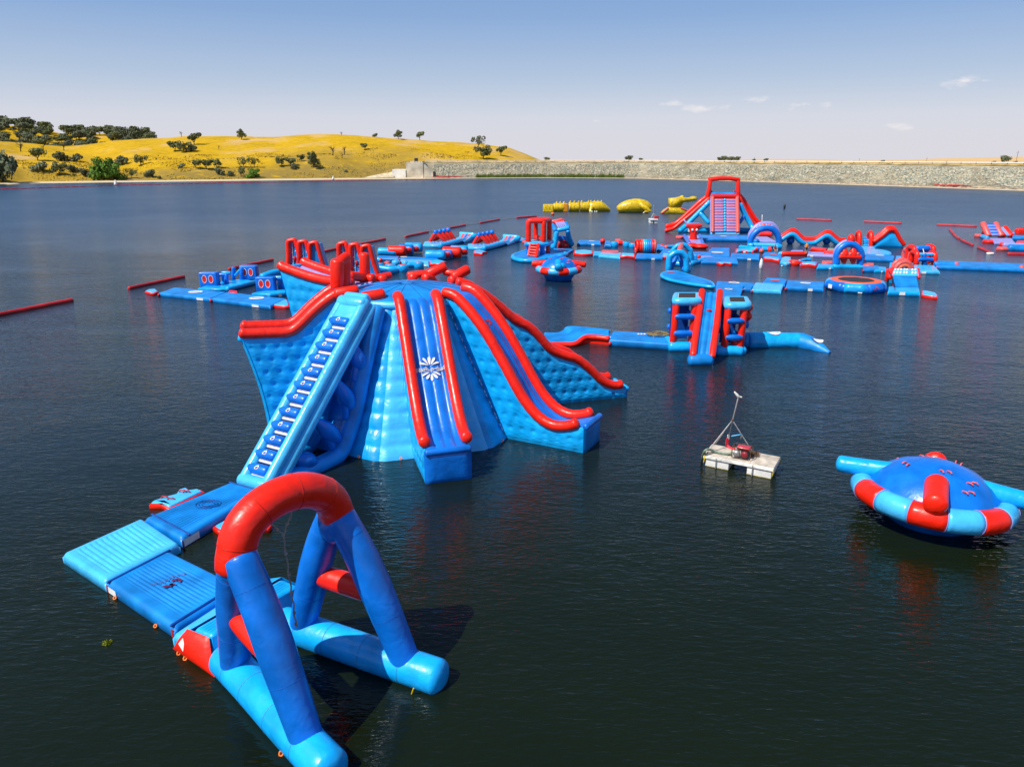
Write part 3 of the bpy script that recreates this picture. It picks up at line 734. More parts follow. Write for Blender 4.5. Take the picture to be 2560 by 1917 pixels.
tree(*c4(2000,522),34,'g','single bright green bush near the shore below two grey oaks',name='green_bush',hs=.9,cat='bush')
tree(8,455,70,'s','dark tree rising from the shore at the left edge of the picture',name='shore_tree',hs=1.9)
tree(-70,462,90,'a','larger dark tree on the shore beyond the left edge tree',name='shore_tree',hs=1.5)
# woods on the back ridge: individual oaks standing close together
rw=random.Random(5); wood=[]
tops=[(0,315),(50,314),(100,322),(170,334),(250,334),(330,333),(395,346)]
def ontop(px,frac):
    ys=shoreY(px); Y=ys+430-frac*190; X=uX(px,Y); return Vector((X,Y,terr(X,Y)))
for i in range(285):
    px=rw.uniform(-60,398); lim=1.0 if px<130 else (.85 if px<260 else .6)
    if px>255 and px<285 and rw.random()<.6: continue
    fr=rw.random()**1.3*lim
    if 150<px<175 and fr<.3: continue
    p=ontop(px,fr); tree(px,0,rw.uniform(16,31),rw.choice('sdccd'),'dark oak standing close among others in the wood on the back ridge',group='oaks of the wood on the back ridge',base=p,hs=rw.uniform(.95,1.3))
# far trees behind the dam
def fartree(px,rowb,w_,k,lb,hs=1.0,Y=900):
    p=A(px,rowb,Y); p.z=min(p.z,9.0); p=Vector((p.x,p.y,zrow(rowb,Y))); tree(px,0,w_,k,lb,base=p,hs=hs)
for (px,w_,lb) in [(1366,15,'small blurred tree behind the dam just past the end of the hill'),(1572,20,'small low tree beyond the left part of the dam'),(1600,12,'tiny tree beyond the left part of the dam'),(1800,16,'left tree of the distant grove behind the dam'),(1812,20,'second tree of the distant grove behind the dam'),(1826,18,'third tree of the distant grove behind the dam'),(1842,18,'right tree of the distant grove behind the dam'),(1886,10,'tiny tree alone beyond the dam right of the grove'),(1915,12,'tiny low tree beyond the dam'),(2205,13,'round lone tree behind the guard rail, middle right'),(2365,9,'tiny bush behind the guard rail'),(2484,10,'tiny bush left of the large roadside tree'),(2540,10,'small bush right of the large roadside tree')]:
    fartree(px,404 if px<1700 else (405 if px<2000 else 410),w_,'d',lb)
fartree(2507,411,26,'d','largest dark tree beyond the dam near the right edge',hs=1.15,Y=700)
# bare dead trees
def dead(px,py,hpx,lb):
    p=onterr(px,py)
    if p is None: return
    s=hpx/F*(cP*p.y); rr=random.Random(int(px)); gs=[tube([(0,0,-.3),(.05*s,0,.5*s),(.12*s,0,.8*s)],[.06*s,.045*s,.02*s],6,cap=False)]
    for k in range(9):
        a=rr.uniform(0,6.28); z=rr.uniform(.3,.7)*s; q=rr.uniform(.25,.55)*s
        m_=Vector((q*.5*math.cos(a),q*.5*math.sin(a),z+.22*s)); e=Vector((q*math.cos(a),q*math.sin(a),z+rr.uniform(.1,.4)*s))
        gs.append(tube([(.06*s,0,z),m_,e],[.03*s,.02*s,.008*s],5,cap=False))
        gs.append(tube([m_,m_+Vector((rr.uniform(-.2,.2)*s,rr.uniform(-.2,.2)*s,.2*s))],[.016*s,.006*s],4,cap=False))
    g=join(*gs); single('dead_tree',lb,'dead tree',([v+p for v in map(Vector,g[0])],g[1]),BARK)
for px,py,h_,lb in [(*c4(165,318),24,'bare grey dead tree on the pale slope at far left'),(*c4(505,308),20,'bare leaning dead tree below the back wood'),(*c4(345,315),17,'low fallen dead tree between two bare ones'),(*c4(1433,198),12,'thin dead snag on the skyline left of the round oak'),(*c4(1728,300),9,'short dead stump on the golden slope'),(*c5(418,278),22,'bare dead tree, left of two on the golden slope'),(*c5(510,276),20,'bare dead tree, right of two on the golden slope'),(*c5(490,305),14,'small dead sapling below the two bare trees'),(*c5(485,124),9,'low dead branches on the hill skyline')]:
    dead(px,py,h_,lb)
# utility poles far behind
for (px,row,h_,Y,lb) in [(2538,411,30,620,'leaning utility pole behind the guard rail near the right edge'),(1885,404,9,900,'tiny utility pole beyond the dam'),(2147,408,10,900,'thin utility pole beyond the dam, middle right'),(2315,408,12,900,'thin utility pole on the far pale hill')]:
    b=Vector((A(px,row,Y).x,Y,zrow(row,Y))); hh=h_/F*Y; single('utility_pole',lb,'utility pole',join(seg(b-Vector((0,0,2)),b+Vector((.06*hh,0,hh)),.16,6),seg(b+Vector((-.8,0,hh*.9)),b+Vector((.9,0,hh*.9)),.08,5)),RUST)
# reeds at the foot of the dam
def reeds():
    rr=random.Random(9); V=[];F_=[]
    for i in range(8000):
        px=rr.uniform(1190,1560); 
        if noise.noise(Vector((px*.05,0,0)))<-.25 and rr.random()<.75: continue
        s_=rr.uniform(.1,6); X,Y=dam_row(px,s_); z=dam_z(s_)-.05; h_=rr.uniform(.8,1.9)*(1.0+.6*noise.noise(Vector((px*.09,5,0)))); w_=rr.uniform(.12,.3); a=rr.uniform(0,3.14); dx,dy=math.cos(a)*w_,math.sin(a)*w_; lx,ly=rr.uniform(-.3,.3),rr.uniform(-.3,.3)
        b=len(V); V+=[(X-dx,Y-dy,z),(X+dx,Y+dy,z),(X+lx,Y+ly,z+h_)]; F_.append((b,b+1,b+2))
    o=mk('reeds',(V,F_),leafm('reed_green',(.15,.20,.03)),smooth=False); o['kind']='stuff'; o['label']='green reeds growing along the waterline of the dam'; o['category']='reeds'
reeds()
# scrub tufts over the near bank
def tufts():
    rr=random.Random(19); V=[];F_=[]
    for i in range(16000):
        px=rr.uniform(-200,1180); d=rr.uniform(9,95); Y=shoreY(px)+d; X=uX(px,Y)
        if noise.noise(Vector((X*.05,Y*.05,8)))<.02: continue
        z=terr(X,Y); s=rr.uniform(.12,.5)
        for k in range(2):
            a=rr.uniform(0,3.14); dx,dy=math.cos(a)*s,math.sin(a)*s; b=len(V); V+=[(X-dx,Y-dy,z-.1),(X+dx,Y+dy,z-.1),(X+dx*.2,Y+dy*.2,z+s*1.1)]; F_.append((b,b+1,b+2))
    o=mk('dry_scrub',(V,F_),leafm('dry_scrub_tufts',(.24,.17,.035)),smooth=False); o['kind']='stuff'; o['label']='tufts of dry scrub on the low bank'; o['category']='scrub'
tufts()
# red safety boom along the shore, stranded boom piles, white buoys
def boomline():
    pts=[]; tab=[(-40,474),(60,471.5),(300,463.5),(500,459),(700,455.5),(850,452.3),(1000,450),(1120,448.5)]
    px=-40.0; i=0
    while px<1110:
        w_=19-6*(px/1100); a=G(px,interp(tab,px),.1); b=G(px+w_,interp(tab,px+w_),.1)
        o=single('boom_float','slim red float in the long boom line lying off the grassy shore','boom float',seg(a,b,.22,8),DR,group='floats of the shore boom line'); px+=w_+3.2
boomline()
def buoy(px,py,r_,m,lb,hh=1.0,z=.0):
    p=G(px,py,0); g=lathe([(r_*.5,-.1),(r_*.95,.05),(r_,.35*hh),(r_*.8,.7*hh),(r_*.3,1.0*hh),(r_*.25,1.25*hh)],14,p); single('buoy',lb,'buoy',g,m)
buoy(*c4(916,580),.8,WH,'white marker buoy in front of the green willow shore',hh=2.1)
buoy(*c5(421,474),.7,WH,'white marker buoy off the brown bank under the middle of the hill',hh=1.9)
def pile(px0,py0,px1,py1,n,lb):
    rr=random.Random(int(px0)); gs=[]
    for k in range(n):
        t=(k+.5)/n; x=px0+(px1-px0)*t+rr.uniform(-4,4); y=py0+(py1-py0)*t+rr.uniform(-1.2,1.2); s=(y-interp(SHORE,x)); X,Y=dam_row(x,2+rr.uniform(0,3)); z=dam_z(4)+.3
        a=rr.uniform(-.4,.4); d=Vector((math.cos(a),math.sin(a),rr.uniform(-.05,.15)))*2.6; c=Vector((X,Y,z)); o=single('stranded_boom',lb,'boom float',seg(c-d,c+d,.24,7),DR,group=lb)
pile(1085,442,1145,437,9,'red boom floats washed up in a heap beside the spillway')
pile(2345,468,2420,472,7,'red boom floats stranded at the foot of the dam on the right')
# ================================================================ BIG SLIDE TOWER
TC=Vector((-5.7,39.9,0))
TW=Thing('slide_tower','huge blue octagonal inflatable tower with red railed slides, rung ladder and domed top','inflatable tower',TC)
def rad(ang):
    a=R(ang); d=Vector((math.cos(a),math.sin(a),0)); p=Vector((-math.sin(a),math.cos(a),0))
    return lambda r,t,z: TC+d*r+p*t+Vector((0,0,z))
ZD=6.9
# body panels
for k in range(8):
    a0=R(-73+45*k-22.5); a1=R(-73+45*k+22.5)
    def corner(a,v):
        r=7.2+(3.25-7.2)*(v**.93); return Vector((TC.x+r*math.cos(a),TC.y+r*math.sin(a),-.15+v*(ZD+.1)))
    nrm=Vector((math.cos((a0+a1)/2),math.sin((a0+a1)/2),.45)).normalized()
    def fn(u,v,a0=a0,a1=a1,nrm=nrm):
        p=corner(a0,v).lerp(corner(a1,v),u); w=(5.5+(2.5-5.5)*v)
        x=(u-.5)*w; y=v*8.0
        sp=.8; row=round(y/sp); dy=y-row*sp
        col=round(x/1.05); dx=x-col*1.05
        d=-.075*math.exp(-(dy*dy)/(2*.11**2))*(.45+.55*math.exp(-(dx*dx)/(2*.2**2)))
        e=min(u,1-u)*w; pil=.16*min(1,e/.35)**.5
        return p+nrm*(pil+d*min(1,e/.3)+.02*noise.noise(p*1.3))
    TW.add('body_panel',surf(fn,26,84),LB if k%2 else SB)
# deck
pr=[(3.3,ZD-.5),(3.42,ZD-.25),(3.38,ZD-.02),(3.2,ZD+.12),(2.7,ZD+.25),(2.0,ZD+.37),(1.2,ZD+.46),(.5,ZD+.5),(.02,ZD+.51)]
TW.add('deck',lathe(pr,48,TC),MB_)
for k in range(16):
    a=2*math.pi*k/16; TW.add('deck_seam',tube([TC+Vector((q*math.cos(a),q*math.sin(a),z+.008)) for q,z in ((.3,ZD+.505),(1.2,ZD+.46),(2.0,ZD+.37),(2.7,ZD+.25),(3.2,ZD+.12))],.012,5,cap=False),DKR)
TW.add('deck_edge_tube',tube([TC+Vector((3.3*math.cos(2*math.pi*k/40),3.3*math.sin(2*math.pi*k/40),ZD-.1)) for k in range(40)],.22,10,closed=True),SB)
def profile(tab,n=40):
    P=cat_rom([Vector((r,z,0)) for r,z in tab],8); rs=[p.x for p in P]; zs=[p.y for p in P]
    def f(r):
        if r<=rs[0]: return zs[0]
        for i in range(len(rs)-1):
            if r<=rs[i+1]:
                t=(r-rs[i])/max(1e-6,rs[i+1]-rs[i]); return zs[i]+(zs[i+1]-zs[i])*t
        return zs[-1]
    return f
def slide(ang,tab,r0,r1,hw,endr,rail_r=.27,bed=DB,wall=LB,endmat=DB,rout=None,lane=4,rail_end=None,logo=None,dd=.66):
    P=rad(ang); f=profile(tab); Lr=r1-r0
    # side walls, quilted
    for sg in (-1,1):
        def fn(u,v):
            zt=f(r0+u*Lr)-.02; z=-.15+v*(zt+.15)
            ro=r1 if rout is None else rout(z)
            r=r0+u*(ro-r0); zt=f(r)-.02; z=-.15+v*(zt+.15)
            e=min((zt-z),z+.15,(ro-r)); pil=.13*min(1,max(0,e)/.35)**.5
            d=dimple(r,z,dd,.085,.10)*min(1,max(0,e)/.4)
            return P(r,sg*(hw+pil+d),z)
        nu=int(Lr/.065); nv=int(max(z for _,z in tab)/.065)
        TW.add('slide_side',surf(fn,nu,nv),wall)
    # bed with inflated lanes
    def fb_(u,v):
        r=r0-.3+u*(r1-r0+.3); t=-hw+v*2*hw
        z=f(max(r,r0)); x=(t+hw)/(2*hw)*lane
        z+=.10*abs(math.sin(math.pi*x))**.6-.06
        if u>.985: z-=.1
        return P(r,t,z)
    TW.add('slide_bed',surf(fb_,int(Lr/.12),lane*8),bed)
    # end face
    ze=f(r1)
    def fe(u,v):
        z=-.15+v*(ze+.15); ro=r1 if rout is None else rout(z); t=-hw-.1+u*2*(hw+.1)
        e=min(min(u,1-u)*2*hw,min(v,1-v)*(ze+.15)); pil=.16*min(1,e/.3)**.5
        return P(ro+pil-.08,t,z+.03*math.sin(math.pi*u))
    TW.add('slide_end',surf(fe,20,int(max(8,ze/.15))),endmat)
    # top edge of end
    TW.add('slide_lip',seg(P(r1-.03,-hw+.02,ze-.07),P(r1-.03,hw-.02,ze-.07),.17,12),bed if endmat is not LB else LB)
    # rails
    re=rail_end or r1-.45
    for sg in (-1,1):
        pts=[]
        k=0; n=44
        for i in range(n+1):
            r=r0-.15+(re-r0+.15)*i/n; pts.append(P(r,sg*(hw-.02),f(r)+.20+.05*(1 if i==n else 0)))
        TW.add('slide_rail',tube(pts,[rail_r*(1+.035*math.sin(i*2.9)) for i in range(n+1)],14),RD)
    return P,f
# slide 1 (towards the camera)
t1=[(3.0,7.1),(3.6,6.95),(4.4,6.15),(5.5,4.85),(6.7,3.45),(7.8,2.35),(8.8,1.72),(9.8,1.55)]
P1,f1=slide(-73,t1,3.2,9.8,.98,0)
t2=[(3.0,7.1),(3.7,6.95),(4.6,6.2),(5.5,5.2),(6.5,3.75),(7.4,2.35),(8.2,1.45),(9.0,1.0),(9.8,.98),(11.05,1.40)]
P2,f2=slide(-28,t2,3.2,11.05,.95,0,rail_end=10.5,endmat=MB_)
t3=[(3.0,7.0),(3.8,6.7),(4.8,5.95),(5.8,5.05),(6.6,4.6),(7.2,4.05),(8.0,3.15),(8.9,2.7),(9.7,2.4),(10.5,1.75),(11.2,1.05),(12.0,.62),(13.0,.55)]
P3,f3=slide(17,t3,3.2,13.0,.92,0,endmat=LB)
# the two high launch fins with undercut ends
t4=[(3.0,7.1),(3.7,7.0),(4.2,6.75),(5.0,6.15),(5.9,5.35),(6.4,5.15),(7.2,5.15),(8.7,5.2)]
def ro1(z): return 7.75+ (max(0,z)/5.2)**1.7*.95
P4,f4=slide(197,t4,3.2,8.7,.95,0,endmat=LB,bed=LC,rout=ro1,rail_end=8.6)
t5=[(3.0,7.1),(3.8,7.1),(5.2,7.15),(6.6,7.35),(8.0,7.65),(8.3,7.75)]
def ro2(z): return 7.0+ (max(0,z)/7.6)**1.6*1.3
P5,f5=slide(152,t5,3.2,8.3,.95,0,endmat=LB,bed=LC,rout=ro2,rail_end=8.2)
t6=[(3.0,7.0),(3.7,6.8),(4.6,6.0),(5.8,4.6),(7.2,2.9),(8.4,1.6),(9.6,1.1)]
P6,f6=slide(62,t6,3.2,9.6,.92,0)
P7,f7=slide(107,t6,3.2,9.6,.92,0)
# splash logo printed on the front slide
def on1(x,y): # x across (m), y up the slope from the logo centre (m)
    r=6.05-y*.64; z=f1(r); t=x
    xx=(t+.98)/1.96*4; zz=z+.10*abs(math.sin(math.pi*xx))**.6-.06
    return P1(r+.03,t,max(zz,z-.02)+.045)
tg=textgeo('splash-n-dash',.30,ext=.001)
TW.add('slogan',([on1(v.x*.98,v.y-.02) for v in tg[0]],tg[1]),WH,smooth=False)
def petal(cx,cy,a,l,w):
    pts=[]
    for k in range(14):
        q=2*math.pi*k/14; lx=l*(.5+.5*math.cos(q)); ly=w*.78*math.sin(q)*(.35+.65*(.5+.5*math.cos(q)))
        pts.append((cx+lx*math.cos(a)-ly*math.sin(a),cy+lx*math.sin(a)+ly*math.cos(a)))
    return pts
for a,l,w in ((90,.42,.13),(125,.42,.11),(56,.40,.11),(158,.42,.09),(24,.40,.09)):
    pp=petal(.02+.10*math.cos(R(a)),.14+.10*math.sin(R(a)),R(a),l*1.0,w); TW.add('petal_print',([on1(*p) for p in pp],[tuple(range(14))]),WH,smooth=False)
for a,l,w in ((-90,.36,.11),(-124,.38,.11),(-56,.38,.11),(-158,.40,.09),(-24,.38,.09)):
    pp=petal(.02+.10*math.cos(R(a)),-.16+.10*math.sin(R(a)),R(a),l*1.0,w); TW.add('petal_print',([on1(*p) for p in pp],[tuple(range(14))]),WH,smooth=False)
TW.add('slogan_underline',([on1(x,y) for x,y in ((-.35,-.17),(.42,-.15),(.42,-.135),(-.35,-.155))],[(0,1,2,3)]),WH,smooth=False)
# curl logo at the top of slide 2
def on2(x,y):
    r=5.1-y*.66; z=f2(r); xx=(x+.92)/1.84*4; return P2(r+.01,x,z+.10*abs(math.sin(math.pi*xx))**.6-.03)
def curl(cx,cy,s,fn):
    gs=[]
    def arc(x0,y0,r0,r1,a0,a1):
        n=14; V=[];
        for k in range(n+1):
            a=R(a0+(a1-a0)*k/n); V.append(fn(cx+s*(x0+r1*math.cos(a)),cy+s*(y0+r1*math.sin(a)))); V.append(fn(cx+s*(x0+r0*math.cos(a)),cy+s*(y0+r0*math.sin(a))))
        return V,[(2*k,2*k+1,2*k+3,2*k+2) for k in range(n)]
    return join(arc(.42,.1,.16,.42,-60,150),arc(-.25,.0,.10,.40,170,360),arc(.1,-.1,.02,.25,150,330))
TW.add('curl_emblem',curl(-.25,0,.55,on2),LOGR,smooth=False)
# red bumpers and posts round the deck
def DK(r,ang,z): a=R(ang); return TC+Vector((r*math.cos(a),r*math.sin(a),z))
TW.add('bumper',seg(Vector((-10.1+.55,38.2,7.35)),Vector((-8.45,37.7,7.5)),.30),RD) if False else None
def pxb(p0,p1,Y0,Y1,r,nm='bumper',m=RD): TW.add(nm,seg(A(*p0,Y0),A(*p1,Y1),r,18),m)
pxb((843,735),(890,727),37.6,37.9,.30); pxb((910,744),(956,736),37.0,37.3,.30)
pxb((1072,684),(1110,667),44.1,44.4,.29); pxb((1135,692),(1168,674),43.4,43.8,.29)
pxb((843,715),(843,655),38.8,38.8,.36,'guard_post'); pxb((863,716),(862,643),39.4,39.4,.30,'guard_post')
pxb((843,660),(866,642),38.8,39.4,.27,'guard_cap')
pxb((875,690),(913,694),41.0,42.4,.27,'guard_rail_tube'); pxb((913,690),(911,638),42.4,42.4,.30,'guard_post')
pxb((1022,688),(1068,684),44.2,44.4,.22); pxb((1112,680),(1135,684),44.4,44.2,.2)
TW.add('deck_rim_pad',seg(A(925,697,43.2),A(975,688,43.8),.2),RD)
# ladder
PL=rad(-119)
def LD(s,t,h=0): # s 0..1 up the ladder, h = height above its face
    a=Vector((11.5,.30)); b=Vector((4.3,7.15)); q=a.lerp(b,s); n=Vector((.69,.72)); q=q+n*h
    return PL(q.x,t,q.y)
lad=None
for sg in (-1,1):
    pts=[LD(k/24,sg*.68) for k in range(25)]
    o=TW.add('ladder_side',tube(pts,[.27]*25,16),SB)
    if lad is None: lad=o
    pts=[LD(k/24,sg*.80,-.45) for k in range(25)]
    TW.add('ladder_side',tube(pts,[.30]*25,14),SB)
TW.add('ladder_foot',seg(LD(-.005,-.8,-.05),LD(-.005,.8,-.05),.33),SB)
TW.add('ladder_top',seg(LD(.985,-.7),LD(.985,.7),.36),SB)
TW.add('ladder_top_panel',rbox((0,0,0),(.9,.75,.3),.2,Matrix.Translation(LD(.955,0,-.1))@Matrix.Rotation(R(-119),4,'Z')@Matrix.Rotation(R(43),4,'Y')),SB)
def back(u,v): return LD(u*.97,(v-.5)*1.15,-.26)
TW.add('ladder_back_sheet',surf(back,30,4),SB)
for k in range(12):
    s=.055+k*.0735
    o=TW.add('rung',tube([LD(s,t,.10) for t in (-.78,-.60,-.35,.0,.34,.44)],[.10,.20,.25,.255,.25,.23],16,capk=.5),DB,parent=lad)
    c=LD(s,.02,.02)
    def onr(x,y,s=s):
        a=y/.258; q=LD(s,x-.02,.10); n=LD(s,x-.02,1.10)-q; up_=(LD(s+.1,x-.02,.10)-q).normalized(); return q+n*.262*math.cos(a)+up_*.262*math.sin(a)
    TW.add('rung_emblem',([onr(x*1.0,y) for x,y in ((-.12,-.06),(-.07,-.09),(.03,-.09),(.09,-.05),(.10,.03),(.07,.08),(.02,.14),(-.02,.09),(-.08,.06))],[tuple(range(9))]),WH,parent=lad,smooth=False)
    TW.add('rung_print',([onr(x,y)*1.0+Vector((0,0,.004)) for x,y in ((-.06,-.08),(.03,-.08),(.03,-.04),(-.06,-.045))],[(0,1,2,3)]),LOGR,parent=lad,smooth=False)
    TW.add('rung_print',([onr(x,y)*1.0+Vector((0,0,.004)) for x,y in ((-.05,-.035),(.05,-.035),(.05,.04),(.02,.04),(.01,-.005),(-.05,-.005))],[tuple(range(6))]),BK,parent=lad,smooth=False)
    TW.add('step_strip',tube([LD(s-.030,t,-.02) for t in (-.40,-.1,.2,.40)],.075,10),WH,parent=lad)
# truss under the ladder
for sg in (-1,1):
    inner=[PL(11.0,sg*.86,.22),PL(9.2,sg*.95,.2),PL(7.4,sg*1.0,.25),PL(6.7,sg*1.02,.9),PL(6.0,sg*1.02,2.0),PL(5.2,sg*1.0,3.8),PL(4.4,sg*.95,5.4),PL(3.7,sg*.9,6.7)]
    TW.add('truss_tube',tube(cat_rom(inner,6),.42,16),LB if sg<0 else MB_)
    for s,ri,zi in ((.16,8.7,.35),(.36,7.1,.9),(.58,6.0,2.1),(.78,5.2,3.8)):
        a=LD(s,sg*.86,-.5); b=PL(ri,sg*.98,zi); m_=a.lerp(b,.45)
        TW.add('truss_strut',tube([a.lerp(b,k/6) for k in range(7)],[.16,.26,.36,.42,.40,.30,.16],12),DB)
        b2=PL(ri+.5,sg*.9,zi+1.5) ; TW.add('truss_brace',seg(m_,Vector((b2.x,b2.y,max(.2,zi-.2))),.2,10),DB)
# lacing along the seam of the right panel, and hanging cord ends by the front slide
v0=lambda v: Vector((TC.x+(7.2+(3.25-7.2)*(v**.93)+.16)*math.cos(R(-50.5+21.5)),TC.y+(7.2+(3.25-7.2)*(v**.93)+.16)*math.sin(R(-50.5+21.5)),-.15+v*(ZD+.1)))
def seam_pt(v):
    a=R(-50.5); r=7.2+(3.25-7.2)*(v**.93); p0=Vector((TC.x+r*math.cos(a),TC.y+r*math.sin(a),-.15+v*(ZD+.1)))
    a=R(-5.5); p1=Vector((TC.x+r*math.cos(a),TC.y+r*math.sin(a),-.15+v*(ZD+.1)))
    w=(p1-p0).length; u=max(0.0,(w/2-1.12)/w); q=p0.lerp(p1,u); n=Vector((math.cos(R(-28)),math.sin(R(-28)),.45)).normalized(); return q+n*.20
for k in range(34):
    v=.05+k*.0265; a=seam_pt(v); b=seam_pt(v+.016); TW.add('lacing',seg(a,b,.022,5),WH if k%3 else TANR)
for k in range(5):
    a=P1(3.6+k*.45,-1.2,f1(3.6+k*.45)-.35-k*.1); TW.add('cord_end',tube([a,a+Vector((.05,-.04,-.35)),a+Vector((-.03,-.1,-.75-.1*k))],.012,5),LC)
def plab(fn,x0,y0,x1,y1,m=DKR,T=TW,nm='valve_patch'):
    T.add(nm,([fn(x0,y0),fn(x1,y0),fn(x1,y1),fn(x0,y1)],[(0,1,2,3)]),m,smooth=False)
plab(lambda x,y:P2(x,-1.07,y),9.7,.35,9.95,.5)
plab(lambda x,y:P3(x,-1.10,y),11.9,.25,12.1,.42)

# ================================================================ FOREGROUND SWING ARCH
c4b=crop(500,1170,2.216)
AR=Thing('swing_arch','tall blue legged inflatable arch with red curved top and light blue floats, nearest the camera','inflatable arch',(-5.2,17.0,0))
def pt(px,py,z): return G(px,py,z)
RF=[Vector((-7.0,19.55,.30)),Vector((-5.6,18.85,.30)),Vector((-3.9,18.03,.28)),Vector((-2.05,17.13,.27))]
AR.add('float_tube',tube(cat_rom(RF,6),.50,28,capk=.45),LB)
LF=[Vector((-8.15,17.85,.30)),Vector((-7.1,16.8,.30)),Vector((-5.7,15.35,.28)),Vector((-4.28,13.92,.27))]
AR.add('float_tube',tube(cat_rom(LF,6),.50,28,capk=.45),LB)
JL=Vector((-6.66,15.95,4.75)); JR=Vector((-4.80,18.25,4.60))
LEGS=[]
def leg(foot,J,n=18,mid=None,r0=.40,r1=.47,r2=.43,splay=0):
    # thick tube bowing slightly outwards
    a=Vector(foot); d=(J-a); hz=Vector((a.x-J.x,a.y-J.y,0)); hz=hz.normalized()
    pts=[a, a.lerp(J,.35)+hz*.10, a.lerp(J,.72)+hz*.16, J+hz*.05]
    C_=cat_rom(pts,7); LEGS.append(C_); m=len(C_)-1
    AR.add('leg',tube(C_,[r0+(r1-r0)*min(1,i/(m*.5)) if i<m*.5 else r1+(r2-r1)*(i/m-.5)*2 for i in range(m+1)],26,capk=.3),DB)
leg((-7.72,17.42,.35),JL+Vector((-.04,.05,0))); leg((-4.95,14.62,.35),JL+Vector((.05,-.1,0)))
leg((-6.35,19.22,.35),JR+Vector((-.06,.06,0))); leg((-2.95,17.55,.35),JR+Vector((.08,-.06,0)))
# red bow
mid=(JL+JR)/2; ax=(JR-JL); hw_=ax.length/2; dd=ax.normalized()
bow=[]
for k in range(25):
    a=math.pi*(k/24); bow.append(mid-dd*hw_*math.cos(a)*1.0+Vector((0,0,1.14*math.sin(a)**.92 +0)))
bow=[JL+Vector((0,0,-.32))-dd*.10,JL+Vector((0,0,-.05))-dd*.06]+bow[1:-1]+[JR+Vector((0,0,-.05))+dd*.06,JR+Vector((0,0,-.32))+dd*.10]
AR.add('red_bow',tube(cat_rom(bow,2),.475,30,ax=ax.cross(Vector((0,0,1))),capk=.2),RD)
for J in (JL,JR): AR.add('joint_sleeve',ball(J+Vector((0,0,-.3)),.49,26,1.0),DB)
def bar(a,b): AR.add('cross_bar',tube([a.lerp(b,k/6) for k in range(7)],[.27,.32,.33,.33,.33,.32,.27],22,capk=.5),RD)
def lp(f,J,z): f=Vector(f); t=(z-f.z)/(J.z-f.z); return f.lerp(J,t)
bar(lp((-7.72,17.42,.35),JL,2.55),lp((-4.95,14.62,.35),JL,2.35)); bar(lp((-6.35,19.22,.35),JR,2.5),lp((-2.95,17.55,.35),JR,2.45))
# base platform with red end
q=[G(437,1567,.5),G(470,1640,.5),G(745,1475,.5),G(690,1442,.5)]
AR.add('base_platform',padgeo([G(476,1573,.85),G(530,1594,.85),G(752,1463,.85),G(704,1442,.85)],.86,.0,5,0,.05,.2,.15),LB)
def flare(u,v,k):
    t=[G(476,1573,.84),G(530,1594,.84),G(752,1463,.84),G(704,1442,.84)]; g=[G(440,1618,0),G(545,1690,-.1),G(790,1515,-.1),G(640,1450,0)]
    return g[k].lerp(g[(k+1)%4],u).lerp(t[k].lerp(t[(k+1)%4],u),v)
for k in (0,1,2,3): AR.add('base_side',surf(lambda u,v,k=k:flare(u,v,k),10,6),LB)
AR.add('base_lip',padgeo([G(430,1586,.42),G(478,1610,.42),G(720,1462,.42),G(610,1467,.42)],.44,-.15,0,0,.05,.15,.2),SB)
def redend(u,v):
    a=G(436,1620,.0).lerp(G(541,1692,.0),u); b=G(472,1570,.86).lerp(G(527,1592,.87),u)
    p=a.lerp(b,v); out=Vector((-.72,-.6,.25)); return p+out*(.05+.20*math.sin(math.pi*min(.999,v))**.6*math.sin(math.pi*u)**.35)
AR.add('red_end_bumper',surf(redend,18,12),RD)
AR.add('white_patch',([redend(u,v)+Vector((-.012,-.012,.006)) for u,v in ((.16,.45),(.36,.30),(.34,.58),(.20,.72))],[(0,1,2,3)]),WH,smooth=False)
for px,py in ((578,1706),(703,1883),(447,1632),(463,1645)): 
    p=G(px,py,.03); AR.add('tie_ring',tube([p+Vector((.045*math.cos(a),.035*math.sin(a),.05*math.sin(a))) for a in [k*math.pi/5 for k in range(10)]],.028,8,closed=True),ORG)
def seams(path,r,step,m=DKR,w=.010,start=.4):
    acc_=start
    for i in range(1,len(path)-1):
        acc_+=(path[i]-path[i-1]).length
        if acc_>=step:
            acc_=0; t=(path[i+1]-path[i-1]).normalized(); u=t.orthogonal().normalized(); v=t.cross(u)
            rr=r(i/(len(path)-1)) if callable(r) else r
            AR.add('weld_seam',tube([path[i]+(u*math.cos(a)+v*math.sin(a))*(rr+.002) for a in [k*math.pi/14 for k in range(28)]],w,5,closed=True),m)
SEAM=mat('weld_seam_vinyl',(0.05,0.30,0.62),.5,.3); SEAMR=mat('weld_seam_red',(0.50,0.01,0.004),.5,.3)
seams(cat_rom(RF,6),.50,1.05,SEAM); seams(cat_rom(LF,6),.50,1.05,SEAM); seams(cat_rom(bow,2),.475,.95,SEAMR)
for q_ in LEGS: seams(q_,lambda t:(.40+.07*min(1,t*2)) if t<.5 else (.47-.04*(t-.5)*2),2.3,mat('weld_seam_royal',(0.0,.11,.50),.45,.3),.005,.8)
